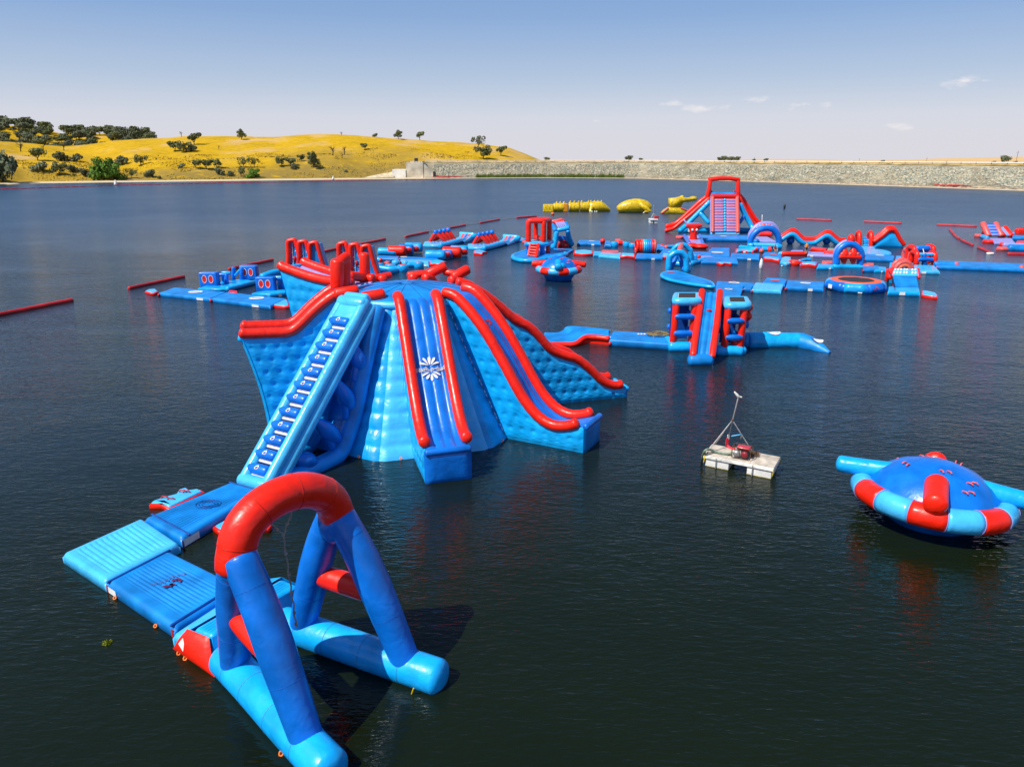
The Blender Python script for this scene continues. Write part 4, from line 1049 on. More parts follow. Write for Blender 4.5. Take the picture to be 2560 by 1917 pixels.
# knotted rope hanging from the bow
def rope():
    j=A(708,1337,17.0); b=A(741,1566,17.0); l=A(679,1310,16.6); r_=A(730,1279,17.3)
    T=Thing('swing_rope','knotted grey swing rope hanging in a Y from the red bow of the nearest arch','rope',b)
    def wig(a,b,n): return [a.lerp(b,i/n)+Vector((.018*math.sin(i*1.7),.018*math.cos(i*2.1),0)) for i in range(n+1)]
    T.add('main_cord',tube(wig(j,b,16),.022,7),ROPE); T.add('left_cord',tube(wig(j,l,6),.022,7),ROPE); T.add('right_cord',tube(wig(j,r_,6),.022,7),ROPE)
    for t in (0,.2,.42,.62,.84,.97): T.add('knot',ball(j.lerp(b,t),.045,8,1.1),ROPE)
    for e in (l,r_): T.add('knot',ball(j.lerp(e,.5),.045,8),ROPE)
rope()

# ================================================================ FOREGROUND WALKWAY MATS
c3=crop(100,1150,2.76)
def Q(*pp,z=.4): return [G(px,py,z) for px,py in pp]
def logo_curl(T,c,ang,s,z):
    ca,sa=math.cos(ang),math.sin(ang)
    T.add('printed_curl',curl(0,0,s,lambda x,y:Vector((c.x+x*ca-y*sa,c.y+x*sa+y*ca,z))),LOGO,smooth=False)
    rr=random.Random(4); gs=[]
    x=-s*1.3
    while x<s*1.35:
        w_=rr.uniform(.06,.15)*s; h_=rr.uniform(.10,.24)*s
        y0=s*.72+.12*s*math.sin(x*3/s); V=[(x,y0),(x+w_,y0+.02*s),(x+w_*.8,y0+h_),(x+.02*s,y0+h_*.9)]
        gs.append(([Vector((c.x+a*ca-b*sa,c.y+a*sa+b*ca,z)) for a,b in V],[(0,1,2,3)])); x+=w_+.05*s
    T.add('printed_letters',join(*gs),LOGO,smooth=False)
def ring_at(T,p,r=.045):
    T.add('tie_ring',tube([p+Vector((r*math.cos(a),.7*r*math.sin(a),.8*r*math.sin(a))) for a in [k*math.pi/5 for k in range(10)]],.026,7,closed=True),ORG)
# mat with curl logo
ql=Q(c3(452,838),c3(925,1160),c3(1390,868),c3(880,618),z=.38)
M1=Thing('walkway_mat','royal blue ribbed mat with a maroon curl logo, between pale corner mat and arch','floating mat',sum(ql,Vector())/4*Vector((1,1,0)) if False else Vector((sum(p.x for p in ql)/4,sum(p.y for p in ql)/4,0)))
M1.add('mat_body',padgeo(ql,.40,-.15,11,1,.05,.17,.42),MB_)
cc=sum(ql,Vector())/4; dirx=(ql[1]-ql[0]).normalized(); 
lc=G(*c3(905,850),.45); logo_curl(M1,lc,math.atan2(dirx.y,dirx.x)+R(78),.42,.452)
def side_label(T,a,b,t0,t1,z0,z1,m=WH,nm='white_label',out=.012):
    a=Vector((a.x,a.y,0));b=Vector((b.x,b.y,0)); d=(b-a).normalized(); n=Vector((d.y,-d.x,0))
    if n.y>0: n=-n
    p=a.lerp(b,t0);q=a.lerp(b,t1)
    T.add(nm,([p+n*out+Vector((0,0,z0)),q+n*out+Vector((0,0,z0)),q+n*out+Vector((0,0,z1)),p+n*out+Vector((0,0,z1))],[(0,1,2,3)]),m,smooth=False)
side_label(M1,ql[0],ql[1],.03,.15,.02,.26); side_label(M1,ql[0],ql[1],.005,.025,-.02,.30,LOGR,'red_valve_ring')
side_label(M1,ql[0],ql[1],.955,.985,-.02,.30,LOGR,'red_valve_ring')
for px,py in (c3(525,945),c3(805,1138)): ring_at(M1,G(px,py,.06)+Vector((-.02,-.04,0)))
for k in (0,1): # seam flap at both ends
    a,b=(ql[0],ql[3]) if k==0 else (ql[1],ql[2]); a=a+Vector((0,0,.03));b=b+Vector((0,0,.03)); s=(ql[1]-ql[0]).normalized()*(.16 if k==0 else -.16)
    M1.add('seam_fold',seg(a+s,b+s,.05,8),DKR)
# pale corner mat
qc=Q(c3(152,640),c3(448,835),c3(875,608),c3(700,405),z=.36)
M2=Thing('corner_mat','pale sky blue ribbed mat where the front walkway turns, at far left','floating mat',Vector((sum(p.x for p in qc)/4,sum(p.y for p in qc)/4,0)))
M2.add('mat_body',padgeo(Q(c3(150,645),c3(448,842),c3(965,575),c3(703,398),z=.38),.40,-.15,12,1,.085,.16,.34),SB)
# mat B
qb=Q(c3(703,402),c3(962,540),c3(1525,205),c3(1320,152),z=.38)
M3=Thing('walkway_mat','royal blue ribbed mat with a faint round print, leading to the foot of the ladder','floating mat',Vector((sum(p.x for p in qb)/4,sum(p.y for p in qb)/4,0)))
qb=Q(c3(715,402),c3(975,545),c3(1535,212),c3(1325,150),z=.38)
M3.add('mat_body',padgeo(qb,.41,-.15,11,0,.05,.16,.3),MB_)
side_label(M3,qb[1],qb[2],.02,.19,.02,.30); side_label(M3,qb[1],qb[2],.002,.016,-.03,.32,LOGR,'red_valve_ring'); ring_at(M3,G(*c3(1105,512),.08))
lc=G(*c3(1160,300),.46)
for k in range(3):
    M3.add('printed_ring',tube([lc+Vector((.5*(1-.25*k)*math.cos(a),.38*(1-.25*k)*math.sin(a),-.01)) for a in [j*math.pi/12 for j in range(24)]],.014,4,closed=True),DKR)
for k in (0,1):
    a,b=(qb[0],qb[1]) if k==0 else (qb[3],qb[2]); s=(qb[3]-qb[0]).normalized()*(.35 if k==0 else -.12); M3.add('seam_fold',seg(a+s+Vector((0,0,.03)),b+s+Vector((0,0,.03)),.045,8),DKR)
# two boarding steps
def board_step(label,outline,lo,name='boarding_step'):
    P=[G(px,py,.22) for px,py in outline]; c=sum(P,Vector())/len(P); T=Thing(name,label,'step pad',(c.x,c.y,0))
    T.add('red_edge',polypad(P,.20,-.12,.08),RD)
    ins=[p.lerp(c,.10) for p in P]; T.add('top_pad',polypad(ins,.27,.1,.07),SB)
    for p in lo:
        q=G(*p,.30); T.add('handle',tube([q+Vector((-.16,0,-.02)),q+Vector((-.08,0,.06)),q+Vector((.08,0,.06)),q+Vector((.16,0,-.02))],.03,7),LOGR)
    return T
board_step('pale blue boarding step with red edge on the left side of the front walkway',[c3(*p) for p in ((750,300),(830,300),(880,330),(905,325),(1140,215),(1105,195),(1035,205),(1015,185),(965,200),(940,235),(860,255),(770,285))],[c3(860,258),c3(905,268),c3(985,215),c3(1012,220)])
board_step('pale blue boarding step with red edge half hidden behind the nearest red bow',[c3(*p) for p in ((1190,455),(1240,490),(1300,460),(1345,480),(1420,450),(1570,470),(1600,440),(1560,370),(1370,358))],[])
# small clump of floating weed
def weed():
    p=G(268,1608,0); rr=random.Random(2); V=[];F_=[]
    for i in range(90):
        a=rr.uniform(0,6.28); q=.14*math.sqrt(rr.random()); x,y=p.x+q*math.cos(a),p.y+q*math.sin(a); z=rr.uniform(.005,.05); s=rr.uniform(.015,.04); a=rr.uniform(0,3); b=len(V)
        V+=[(x-s*math.cos(a),y-s*math.sin(a),z),(x+s*math.cos(a),y+s*math.sin(a),z),(x,y,z+s)]; F_.append((b,b+1,b+2))
    single('weed_clump','small yellow green clump of floating weed on the dark water at lower left','weed',(V,F_),leafm('weed',(.25,.28,.01)),smooth=False)
weed()

# ================================================================ SATURN SPINNERS
def saturn(name,label,px,py,zr,Rr,rr_,tilt,armrot,armm,ringcols,first,hullr,bob=0,arml=.95):
    """ring, dome, hull and four arms; local -Y points at the viewer's side of the lake"""
    c=G(px,py,zr); T=Thing(name,label,'inflatable spinner',(c.x,c.y,0))
    M=Matrix.Translation(c)@Matrix.Rotation(math.atan2(c.y,c.x)-math.pi/2,4,'Z')@Matrix.Rotation(tilt[1],4,'Y')@Matrix.Rotation(tilt[0],4,'X')
    hull=lathe([(.05,-zr-.9),(hullr*.75,-zr-.35),(hullr,-zr),(hullr+.45*(Rr-hullr),-zr*.55),(Rr-.15,-.2),(Rr-.05,.02)],40)
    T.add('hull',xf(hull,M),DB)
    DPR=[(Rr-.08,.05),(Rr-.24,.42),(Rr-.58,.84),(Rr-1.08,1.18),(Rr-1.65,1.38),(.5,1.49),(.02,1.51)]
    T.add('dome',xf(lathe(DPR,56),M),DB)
    n=14
    for k in range(n):
        a0=2*math.pi*(k-.5)/n-math.pi/2+first; a1=a0+2*math.pi/n
        pts=[M@Vector((Rr*math.cos(a0+(a1-a0)*j/8),Rr*math.sin(a0+(a1-a0)*j/8),0)) for j in range(9)]
        T.add('ring_segment',tube(pts,rr_,22,cap=False),ringcols[k%2])
        T.add('ring_seam',tube([M@Vector(((Rr+(rr_+.004)*math.cos(b))*math.cos(a0),(Rr+(rr_+.004)*math.cos(b))*math.sin(a0),(rr_+.004)*math.sin(b))) for b in [j*math.pi/12 for j in range(24)]],.018,5,closed=True),LC)
    for k in range(4):
        a=armrot+k*math.pi/2; m=armm[k%2]; d=Vector((math.cos(a),math.sin(a),0)); ln=Rr+(arml if k%2==0 else .25)
        r_=.35 if k%2==0 else .42
        zs=((Rr*.62,1.02),(Rr*.86,.84),(Rr+.42,rr_+.18)) if k%2 else ((Rr*.5,rr_+.30),(Rr,rr_+.18),(ln,rr_+.12))
        T.add('arm',tube(cat_rom([M@(d*x+Vector((0,0,z))) for x,z in zs],6),r_,24,capk=.5),m)
    hs=[(.45,.9),(.6,1.9),(.5,3.7),(.62,5.6),(.78,2.3),(.75,5.35),(.4,5.0)]
    for q,a in hs:
        for w_ in (-.13,.13):
            x=q*Rr; zz=.05
            for (r0,z0),(r1,z1) in zip(DPR[:-1],DPR[1:]):
                if r1<=x<=r0: zz=z0+(z1-z0)*(r0-x)/(r0-r1)
            aa=a+w_/x; p=Vector((x*math.cos(aa),x*math.sin(aa),zz+.03)); e=Vector((math.cos(aa+.5),math.sin(aa+.5),0))*.11
            T.add('handle',tube([M@(p-e),M@(p-e*.6+Vector((0,0,.05))),M@(p+e*.6+Vector((0,0,.05))),M@(p+e)],.032,7),PK)
    if bob:
        T.add('side_ball',ball(M@Vector((.35,-Rr+.25,.62)),.42,20),LB); T.add('white_patch',ball(M@Vector((-.45,-Rr+.75,.42)),.36,16,.5),WH)
    return T
saturn('saturn_spinner','large royal blue domed spinner with red and light blue striped ring at the right edge',2328,1240,.95,2.53,.46,(R(-5.0),R(1.4)),R(3),(LB,RD),(RD,SB),0,1.6)
saturn('saturn_spinner','smaller spinner with red arms and deep blue hull floating in front of the red tower',1397,672,1.25,2.35,.42,(R(1),R(0)),R(-2),(RD,LB),(RD,SB),R(12.8),1.5,bob=1,arml=.7)

# ================================================================ PUMP PONTOON
def pontoon(sc=1.0):
    K=crop(1700,960,6.37)
    tl=G(*K(520,965),.62); bl=G(*K(375,1110),.62); br=G(*K(1500,1330),.62); tr=G(*K(1620,1155),.62)
    c=(tl+bl+br+tr)/4; T=Thing('pump_pontoon','small wooden topped white foam pontoon carrying a pump and pipe tripod','pontoon',(c.x,c.y,0))
    ux=(br-bl); lx=ux.length; ux.normalize(); uy=(tl-bl)+(tr-br); uy.z=0; ly=uy.length/2; uy=Vector((-ux.y,ux.x,0))
    o=(bl+br)/2+uy*ly/2
    M=Matrix((( ux.x,uy.x,0,o.x),(ux.y,uy.y,0,o.y),(0,0,1,0),(0,0,0,1)))
    hx,hy=lx/2,ly/2
    def B(c_,h,r,m,nm,**k): return T.add(nm,xf(rbox(c_,h,r,res=2),M),m,**k)
    for s in range(3):
        B((-hx+hx/3+s*2*hx/3,0,.60),(hx/3-.006,hy,.025),.008,PLY,'deck_board')
    B((0,-hy+.02,.50),(hx,.03,.085),.01,CONW,'fascia_board'); B((0,hy-.02,.50),(hx,.03,.085),.01,CONW,'fascia_board')
    B((hx-.02,0,.50),(.03,hy-.06,.083),.01,CONW,'fascia_board'); B((-hx+.02,0,.50),(.03,hy-.06,.083),.01,CONW,'fascia_board')
    for sx in (-1,1):
        f=B((sx*hx*.60,0,.18),(hx*.34,hy-.06,.24),.03,FOAM,'foam_float')
        B((sx*hx*.60,0,-.0),(hx*.345,hy-.055,.045),.02,ALG,'algae_line')
    for x in (-hx*.62,hx*.42):
        B((x,-hy-.015,.26),(.02,.012,.26),.004,STEEL,'strap')
    for x,y in ((-hx+.05,-hy-.02),(hx-.03,-hy-.02),(hx+.0,hy-.05)): T.add('yellow_cord',tube([M@Vector((x,y,.56)),M@Vector((x+.02,y-.02,.4)),M@Vector((x-.01,y-.01,.2))],.022,6),YEL)
    def W(x,y,z): return M@Vector((x,y,z))
    # place tripod: apex etc measured from the photograph
    foot_l1=G(*K(555,960),.63); foot_l2=G(*K(415,1100),.63); foot_r=G(*K(1150,1070),.63)
    base=G(*K(745,1000),.63)
    Ya=base.y; apex=A(*K(835,575),Ya); top=A(*K(925,225),Ya); low=A(*K(770,850),Ya)
    T2=Thing('pipe_tripod','tall thin metal pipe on three legs with a spray nozzle, standing on the pontoon','tripod',(base.x,base.y,.62))
    T2.add('mast',seg(low,top,.035,8),STEEL)
    for f in (foot_l1,foot_l2,foot_r):
        T2.add('leg',seg(f,apex,.026,8),STEEL); T2.add('foot_plate',rbox((f.x,f.y,f.z+.01),(.07,.05,.015),.008),ENG)
    T2.add('collar',ball(apex,.07,10),RUST)
    T2.add('coupling',seg(low+Vector((0,0,-.08)),low+Vector((0,0,.12)),.055,10),CONW)
    n1=A(*K(930,200),Ya); n2=A(*K(868,125),Ya); n3=A(*K(980,210),Ya)
    T2.add('nozzle',tube([n1,n1.lerp(n2,.5),n2],[.075,.06,.035],9),FOAM); T2.add('nozzle_arm',seg(n1,n3,.045,8),FOAM)
    a=A(*K(820,828),Ya); b=A(*K(985,800),Ya-.1); T2.add('blue_brace',seg(a,b,.025,7),SB); T2.add('brace_hook',seg(b,b+Vector((-.03,0,-.22)),.018,6),STEEL)
    hz=[low+Vector((0,0,-.05)),A(*K(755,900),Ya),A(*K(748,965),Ya),A(*K(785,1010),Ya-.1),A(*K(840,1035),Ya-.25),A(*K(905,1035),Ya-.35)]
    h=Thing('red_hose','thick red hose running down from the tripod mast to the pump','hose',(hz[2].x,hz[2].y,.62)); h.add('hose_body',tube(cat_rom(hz,5),.075,12,cap=False),mat('hose_red',(.75,.02,.04),.45,.4,.4,20,.1)); h.add('hose_clamp',seg(hz[-1]-Vector((.02,0,0)),hz[-1]+Vector((.05,0,0)),.095,12),STEEL)
    sh=[G(*K(865,1085),.85),G(*K(760,1108),.72),G(*K(620,1090),.70),G(*K(520,1055),.78),G(*K(445,1040),.90),G(*K(400,1060),.85),G(*K(370,1110),.62),G(*K(352,1180),.3),G(*K(350,1215),.05)]
    h=Thing('suction_hose','grey green suction hose bending over the left end of the pontoon into the water','hose',(sh[4].x,sh[4].y,.6)); h.add('hose_body',tube(cat_rom(sh,5),.055,10),HOSE)
    sh=[G(*K(860,1135),.68),G(*K(700,1115),.67),G(*K(560,1085),.68),G(*K(430,1085),.68)]
    h=Thing('black_cable','thin dark cable lying along the pontoon deck beside the suction hose','cable',(sh[1].x,sh[1].y,.62)); h.add('cable_body',tube(cat_rom(sh,5),.016,6),ENG)
    # pump
    pc=G(*K(985,1165),.64); pu=Thing('petrol_pump','red and black petrol pump in a dark tube frame on the pontoon','pump',(pc.x,pc.y,.62))
    Mp=Matrix.Translation(Vector((pc.x,pc.y,.63)))@Matrix.Rotation(math.atan2(ux.y,ux.x),4,'Z')
    def PB(c_,h_,r,m,nm): pu.add(nm,xf(rbox(c_,h_,r,res=2),Mp),m)
    for sy in (-.26,.26):
        pu.add('frame_tube',tube([Mp@Vector(p) for p in ((-.42,sy,.5),(-.42,sy,.06),(-.36,sy,.02),(.36,sy,.02),(.42,sy,.06),(.42,sy,.5),(.36,sy,.55),(-.36,sy,.55))],.018,7,closed=True),RUST)
    for x in (-.42,.42): pu.add('frame_bar',seg(Mp@Vector((x,-.26,.54)),Mp@Vector((x,.26,.54)),.016,6),RUST)
    PB((.05,0,.5),(.30,.2,.06),.04,mat('fuel_tank_red',(.6,.02,.03),.3,.5,coat=.5),'fuel_tank')
    PB((.14,-.02,.24),(.17,.17,.2),.05,ENG,'engine_block'); pu.add('recoil_cover',xf(lathe([(.02,0),(.15,0),(.16,.05),(.1,.09),(.02,.1)],20),Mp@Matrix.Translation((.15,-.19,.24))@Matrix.Rotation(R(90),4,'X')),mat('recoil_red',(.28,.02,.03),.4))
    pu.add('pump_casing',xf(lathe([(.02,0),(.14,0),(.17,.08),(.14,.2),(.02,.22)],18),Mp@Matrix.Translation((-.22,-.06,.22))@Matrix.Rotation(R(90),4,'X')),STEEL)
    PB((-.30,-.2,.2),(.06,.05,.14),.03,WH,'white_bottle'); PB((-.1,-.05,.4),(.09,.09,.06),.04,mat('air_filter',(.2,.18,.12),.7),'air_filter')
    # basket strainer / rusty grid beside it
    gc=G(*K(1165,1130),.64); gr=Thing('rusty_basket','rusty brown wire basket lying beside the pump','basket',(gc.x,gc.y,.62))
    Mg=Matrix.Translation(Vector((gc.x,gc.y,.66)))@Matrix.Rotation(math.atan2(ux.y,ux.x)+.2,4,'Z')
    for k in range(7):
        t=-.22+k*.073; gr.add('wire',seg(Mg@Vector((t,-.24,.02)),Mg@Vector((t+.05,.24,.1)),.014,5),RUST); gr.add('wire',seg(Mg@Vector((-.24,t,.03)),Mg@Vector((.26,t+.02,.08)),.014,5),RUST)
pontoon()

# mooring line leaving the near float, and tie rings along the foot of the tower
def mooring(px,py,lb):
    a=G(px,py,.25); b=G(px-14,py+26,-.25); single('mooring_line',lb,'rope',tube([a,a.lerp(b,.5)+Vector((.02,0,-.03)),b],.022,6),YEL)
mooring(1034,1720,'yellow mooring line dropping into the water under the right float of the nearest arch')
for k in range(8):
    for u in (.2,.8):
        a0=R(-73+45*k-22.5); a1=R(-73+45*k+22.5); p=Vector((TC.x+7.36*math.cos(a0),TC.y+7.36*math.sin(a0),.12)).lerp(Vector((TC.x+7.36*math.cos(a1),TC.y+7.36*math.sin(a1),.12)),u)
        TW.add('tie_ring',tube([p+Vector((.05*math.cos(a),.04*math.sin(a),.05*math.sin(a))) for a in [j*math.pi/5 for j in range(10)]],.024,6,closed=True),ORG)
# ================================================================ generic builders for the floating course
def pad(label,q,z=.38,m=None,ribs=0,axis=0,name='floating_mat',cat='floating mat',extra=None,labels=(),rings=True,amp=.035,edge=None,logo=None,zb=-.12,grp=None):
    """q: four photo pixels of the top outline, first edge = the side nearest the viewer, left to right"""
    P=[G(x,y,z) for x,y in q]; c=sum(P,Vector())/4
    T=Thing(name,label,cat,(c.x,c.y,0),0,grp)
    T.add('mat_body',padgeo(P,z,zb,ribs,axis,amp,.15,.3),m or MB_)
    a,b=P[0],P[1]
    for t in labels: side_label(T,a,b,t,t+min(.12,.9/(b-a).length),z*.15,z*.75)
    if edge is not None:
        T.add('edge_tube',seg(Vector((a.x,a.y,z*.45)),Vector((b.x,b.y,z*.45)),z*.5+.03,10),edge)
    if rings:
        T.add('joint_ring',seg(Vector((a.x,a.y-.03,z*.4)).lerp(Vector((b.x,b.y-.03,z*.4)),.005),Vector((a.x,a.y-.03,z*.4)).lerp(Vector((b.x,b.y-.03,z*.4)),.02),.17,8),LOGR)
    if logo:
        u,v,s=logo; p=P[0].lerp(P[1],u).lerp(P[3].lerp(P[2],u),v); n=12
        T.add('printed_oval',([Vector((p.x+s*math.cos(k*6.283/n),p.y+s*.9*math.sin(k*6.283/n),z+.055)) for k in range(n)],[tuple(range(n))]),WH if s>0 else PK,smooth=False)
        T.add('printed_bar',([Vector((p.x+x*abs(s),p.y+y*abs(s),z+.062)) for x,y in ((-.6,-.18),(.6,-.18),(.55,.22),(-.55,.2))],[(0,1,2,3)]),LC if s>0 else LOGR,smooth=False)
    return T
def step(label,pts,z=.25,top=True,m=RD,white=None,name='step_pad',cat='step pad'):
    P=[G(x,y,z*.6) for x,y in pts]; c=sum(P,Vector())/len(P); T=Thing(name,label,cat,(c.x,c.y,0))
    T.add('red_edge' if m is RD else 'pad_body',polypad(P,z,-.12,.09),m)
    if top: T.add('top_pad',polypad([p.lerp(c,.16) for p in P],z+.06,.05,.06),SB)
    if white:
        a,b=P[white],P[(white+1)%len(P)]; side_label(T,a,b,.35,.65,.03,z*.8,WH,'white_patch',.03)
    return T
def baseY(px,py): return G(px,py,0).y
def ptube(T,nm,pts,r,m,n=12,k=0,**kw):
    """pts: (px,py,Y)"""
    P=[A(*p) for p in pts]
    if k: P=cat_rom(P,k)
    return T.add(nm,tube(P,r,n,**kw),m)
# ---------------------------------------------------------------- left platforms and "goggle" blocks
K=crop(380,640,6.144)
def left_part():
    pad('royal blue platform, left of two end to end, with a white oval print, far left',[K(98,565),K(895,650),K(1140,548),K(350,478)],.36,MB_,labels=(.74,),logo=(.55,.55,.75),rings=True)
    pad('royal blue platform, right of two end to end, with a white oval print',[K(900,650),K(1815,765),K(2060,650),K(1145,550)],.36,MB_,labels=(.70,),logo=(.62,.6,.75))
    step('small red and white step pad at the left tip of the royal blue platforms',[K(-110,555),K(20,590),K(100,560),K(60,520),K(-60,528)])
    step('red step pad with pale speckled top beside the far bumpy fin',[K(1820,765),K(1900,780),K(2020,790),K(2110,790),K(2100,700),K(2050,665),K(1900,700)])
    step('small red pad on the water between the two goggle blocks',[K(1170,560),K(1310,575),K(1310,545),K(1190,535)],top=False)
    def block(T,x0,x1,yt,yb,Y,dep=1.0):
        a=A(*K(x0,yb),Y); b=A(*K(x1,yb),Y); t=A(*K((x0+x1)/2,yt),Y).z; cx=(a.x+b.x)/2; hx=(b.x-a.x)/2; z0=max(.1,a.z)
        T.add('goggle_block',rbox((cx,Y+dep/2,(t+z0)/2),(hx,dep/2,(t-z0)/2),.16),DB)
        for s in (-.38,.34):
            c=Vector((cx+s*hx,Y-.02,z0+(t-z0)*.56)); rx,rz=hx*.25,(t-z0)*.25
            T.add('hole_rim',tube([c+Vector((rx*math.cos(q),0,rz*math.sin(q))) for q in [k*math.pi/10 for k in range(20)]],.028,8,closed=True),WH)
            T.add('hole_lining',([c+Vector((rx*math.cos(q),-.01,rz*math.sin(q))) for q in [k*math.pi/10 for k in range(20)]]+[c+Vector((rx*.7*math.cos(q)+.02,.0,rz*.7*math.sin(q))) for q in [k*math.pi/10 for k in range(20)]],[(k,(k+1)%20,20+(k+1)%20,20+k) for k in range(20)]+[tuple(range(20,40))]),RD)
    Y1=baseY(*K(870,500)); Y2=baseY(*K(1500,400))
    T=Thing('goggle_obstacle','blue obstacle with two eye holed blocks joined by light blue posts, far left','inflatable obstacle',(A(*K(1100,500),Y1).x,Y1,0))
    block(T,735,1015,255,500,Y1); block(T,1352,1615,152,375,Y2)
    f=[G(*K(700,505),.2),G(*K(1160,520),.2),G(*K(1610,400),.2),G(*K(1390,360),.2),G(*K(1000,420),.2)]
    T.add('base_frame',polypad([f[0],f[1],f[2],f[3],f[4]],.30,-.1,.12),LB)
    T.add('side_tube',seg(G(*K(1160,510),.25),G(*K(1600,400),.25),.28,12),LB)
    for px,yt,yb,m in ((1145,285,440,DB),(1100,330,430,LB),(1250,185,375,DB),(1378,195,380,DB)):
        Yp=baseY(*K(px,yb+22)); a=A(*K(px,yb),Yp); b=A(*K(px,yt),Yp); T.add('post',seg(a,b,.24,12),m)
    Yp=baseY(*K(1145,462)); T.add('beam',seg(A(*K(1015,290),Yp),A(*K(1150,290),Yp),.2,10),DB); T.add('beam',seg(A(*K(1080,260),Yp+1),A(*K(1200,262),Yp+1),.2,10),LB)
    Yp=baseY(*K(1300,400)); T.add('swing_bar',seg(A(*K(1275,300),Yp),A(*K(1360,205),Yp),.14,10),LB)
    Y3=baseY(*K(1740,575)); T=Thing('goggle_obstacle','blue obstacle with an eye holed block, right one, partly behind the bumpy fin','inflatable obstacle',(A(*K(1740,575),Y3).x,Y3,0))
    block(T,1600,1890,325,572,Y3); T.add('base_frame',polypad([G(*K(1530,585),.2),G(*K(1920,600),.2),G(*K(2120,560),.2),G(*K(2120,500),.2),G(*K(1620,560),.2)],.30,-.1,.12),LB)
    T.add('side_tube',seg(G(*K(1800,612),.22),G(*K(2120,565),.22),.26,12),LB); side_label(T,G(*K(1900,620),.2),G(*K(2120,590),.2),.2,.42,.1,.45)
    for px,yt,yb,m in ((2005,350,520,DB),(1960,360,490,LB)):
        Yp=baseY(*K(px,yb+20)); T.add('post',seg(A(*K(px,yb),Yp),A(*K(px,yt),Yp),.26,12),m)
    Yp=Y3+1; T.add('beam',seg(A(*K(1880,345),Yp),A(*K(2010,350),Yp),.2,10),DB); T.add('curved_hood',ptube(T,'hood_tube',[(*K(1690,320),Yp),(*K(1850,262),Yp+1),(*K(1990,250),Yp+2),(*K(2060,290),Yp+2)],.35,LB,k=4).data and seg(A(*K(1900,330),Yp),A(*K(1990,330),Yp),.16,8),SB)
left_part()
# ---------------------------------------------------------------- climbing walls in red frames behind the tower
K=crop(660,580,7.373)
def wedge_wall(label,x0,yt,yb,dx,Y,n=3,plast=True):
    b=A(*K(x0,yb),Y); T=Thing('climbing_wall',label,'climbing wall',(b.x+1.2,Y,0))
    sc=Y*cP/F; h=A(*K(x0,yt),Y).z
    w_=170/7.373/F*(Y*cP+4)
    for i in range(n):
        X=b.x+i*dx/7.373/F*(Y*cP+4); y=Y-i*.35; hh=h-.12*i
        sl=.75
        pts=[Vector((X-.28,y,.2)),Vector((X,y,hh*.6)),Vector((X+.06,y,hh-.35)),Vector((X+.2,y,hh-.12)),Vector((X+w_-.3,y,hh)),Vector((X+w_-.1,y,hh-.3)),Vector((X+w_+.25,y,hh*.5)),Vector((X+w_+sl,y,.2))]
        T.add('red_frame',tube(cat_rom(pts,3),.27,14,capk=.3),RD)
        V=[Vector((X-.2,y+.12,.1)),Vector((X+w_+sl-.1,y+.12,.1)),Vector((X+w_-.1,y+.12,hh-.2)),Vector((X+.1,y+.12,hh-.2))]
        W_=[v+Vector((.15,1.7,0)) for v in V]
        T.add('wall_panel',(V+W_,[(0,1,2,3),(7,6,5,4),(0,3,7,4),(1,5,6,2),(3,2,6,7)]),MB_,smooth=False)
        if i<n-1 or not plast:
            rr=random.Random(i+int(x0))
            for k in range(5):
                for c in (0,1):
                    T.add('hold',ball(Vector((X+.42+c*.5+rr.uniform(-.05,.05),y+.1,.6+k*(hh-1.1)/4.6+.2*c)),.085,8),WH if k%2 else SB)
            T.add('red_print',ball(Vector((X+.68,y+.08,hh*.45)),.2,12,1.6),LOGR)
            T.add('rope_line',seg(Vector((X+.55,y+.05,hh-.25)),Vector((X+.5,y+.05,.5)),.03,5),WH)
    T.add('base_tube',seg(Vector((b.x-.4,Y+.4,.2)),Vector((b.x+4.2,Y-1.0,.2)),.3,12),LB)
    return T
Yw=baseY(*K(1900,870))
wedge_wall('left trio of tall red framed blue climbing wedges behind the launch fin',475,150,700,208,Yw+4)
wedge_wall('right trio of tall red framed blue climbing wedges behind the guard posts',1405,205,840,222,Yw+1)
# ---------------------------------------------------------------- stepping drums and pads
K=crop(920,600,9.217)
def drum(K_,x,y,r,z,label,m=LB,top=PK,name='stepping_drum'):
    c=G(*K_(x,y),z); T=Thing(name,label,'stepping drum',(c.x,c.y,0))
    T.add('drum_body',lathe([(r*.8,-.15),(r*.97,-.02),(r,z*.4),(r*.97,z*.85),(r*.86,z),(r*.02,z+.03)],24,Vector((c.x,c.y,0))),m)
    T.add('drum_top',lathe([(r*.62,z+.01),(r*.6,z+.05),(.02,z+.07)],20,Vector((c.x,c.y,0))),top); return T
K2=K
drum(K,800,575,.72,.75,'nearest stepping drum with pale red top beside the climbing wedges')
drum(K,1170,510,.66,.7,'right hand stepping drum with pale red top near the white pad')
drum(K,510,560,.72,.65,'stepping drum with pale red top, third from the right of its cluster')
drum(K,240,535,.66,.55,'leftmost stepping drum with red top beside the red frame')
drum(K,860,495,.42,.5,'small plain sky blue drum among the stepping drums',SB,SB); drum(K,640,475,.55,.45,'flat sky blue drum behind the stepping drums',SB,SB)
def tubeT(label,pts,r,m,name='float_tube',endm=None,cat='float tube',k=0):
    P=[A(*p) if len(p)==3 else G(*p) for p in pts]; c=sum(P,Vector())/len(P); T=Thing(name,label,cat,(c.x,c.y,0))
    Q_=cat_rom(P,k) if k else P
    T.add('tube_body',tube(Q_ if len(Q_)>2 else [Q_[0].lerp(Q_[-1],i/4) for i in range(5)],r,14),m)
    if endm:
        d=(P[-1]-P[-2]).normalized(); T.add('end_cap',seg(P[-1]+d*.0,P[-1]+d*(r*.62),r*.72,14),endm)
    return T
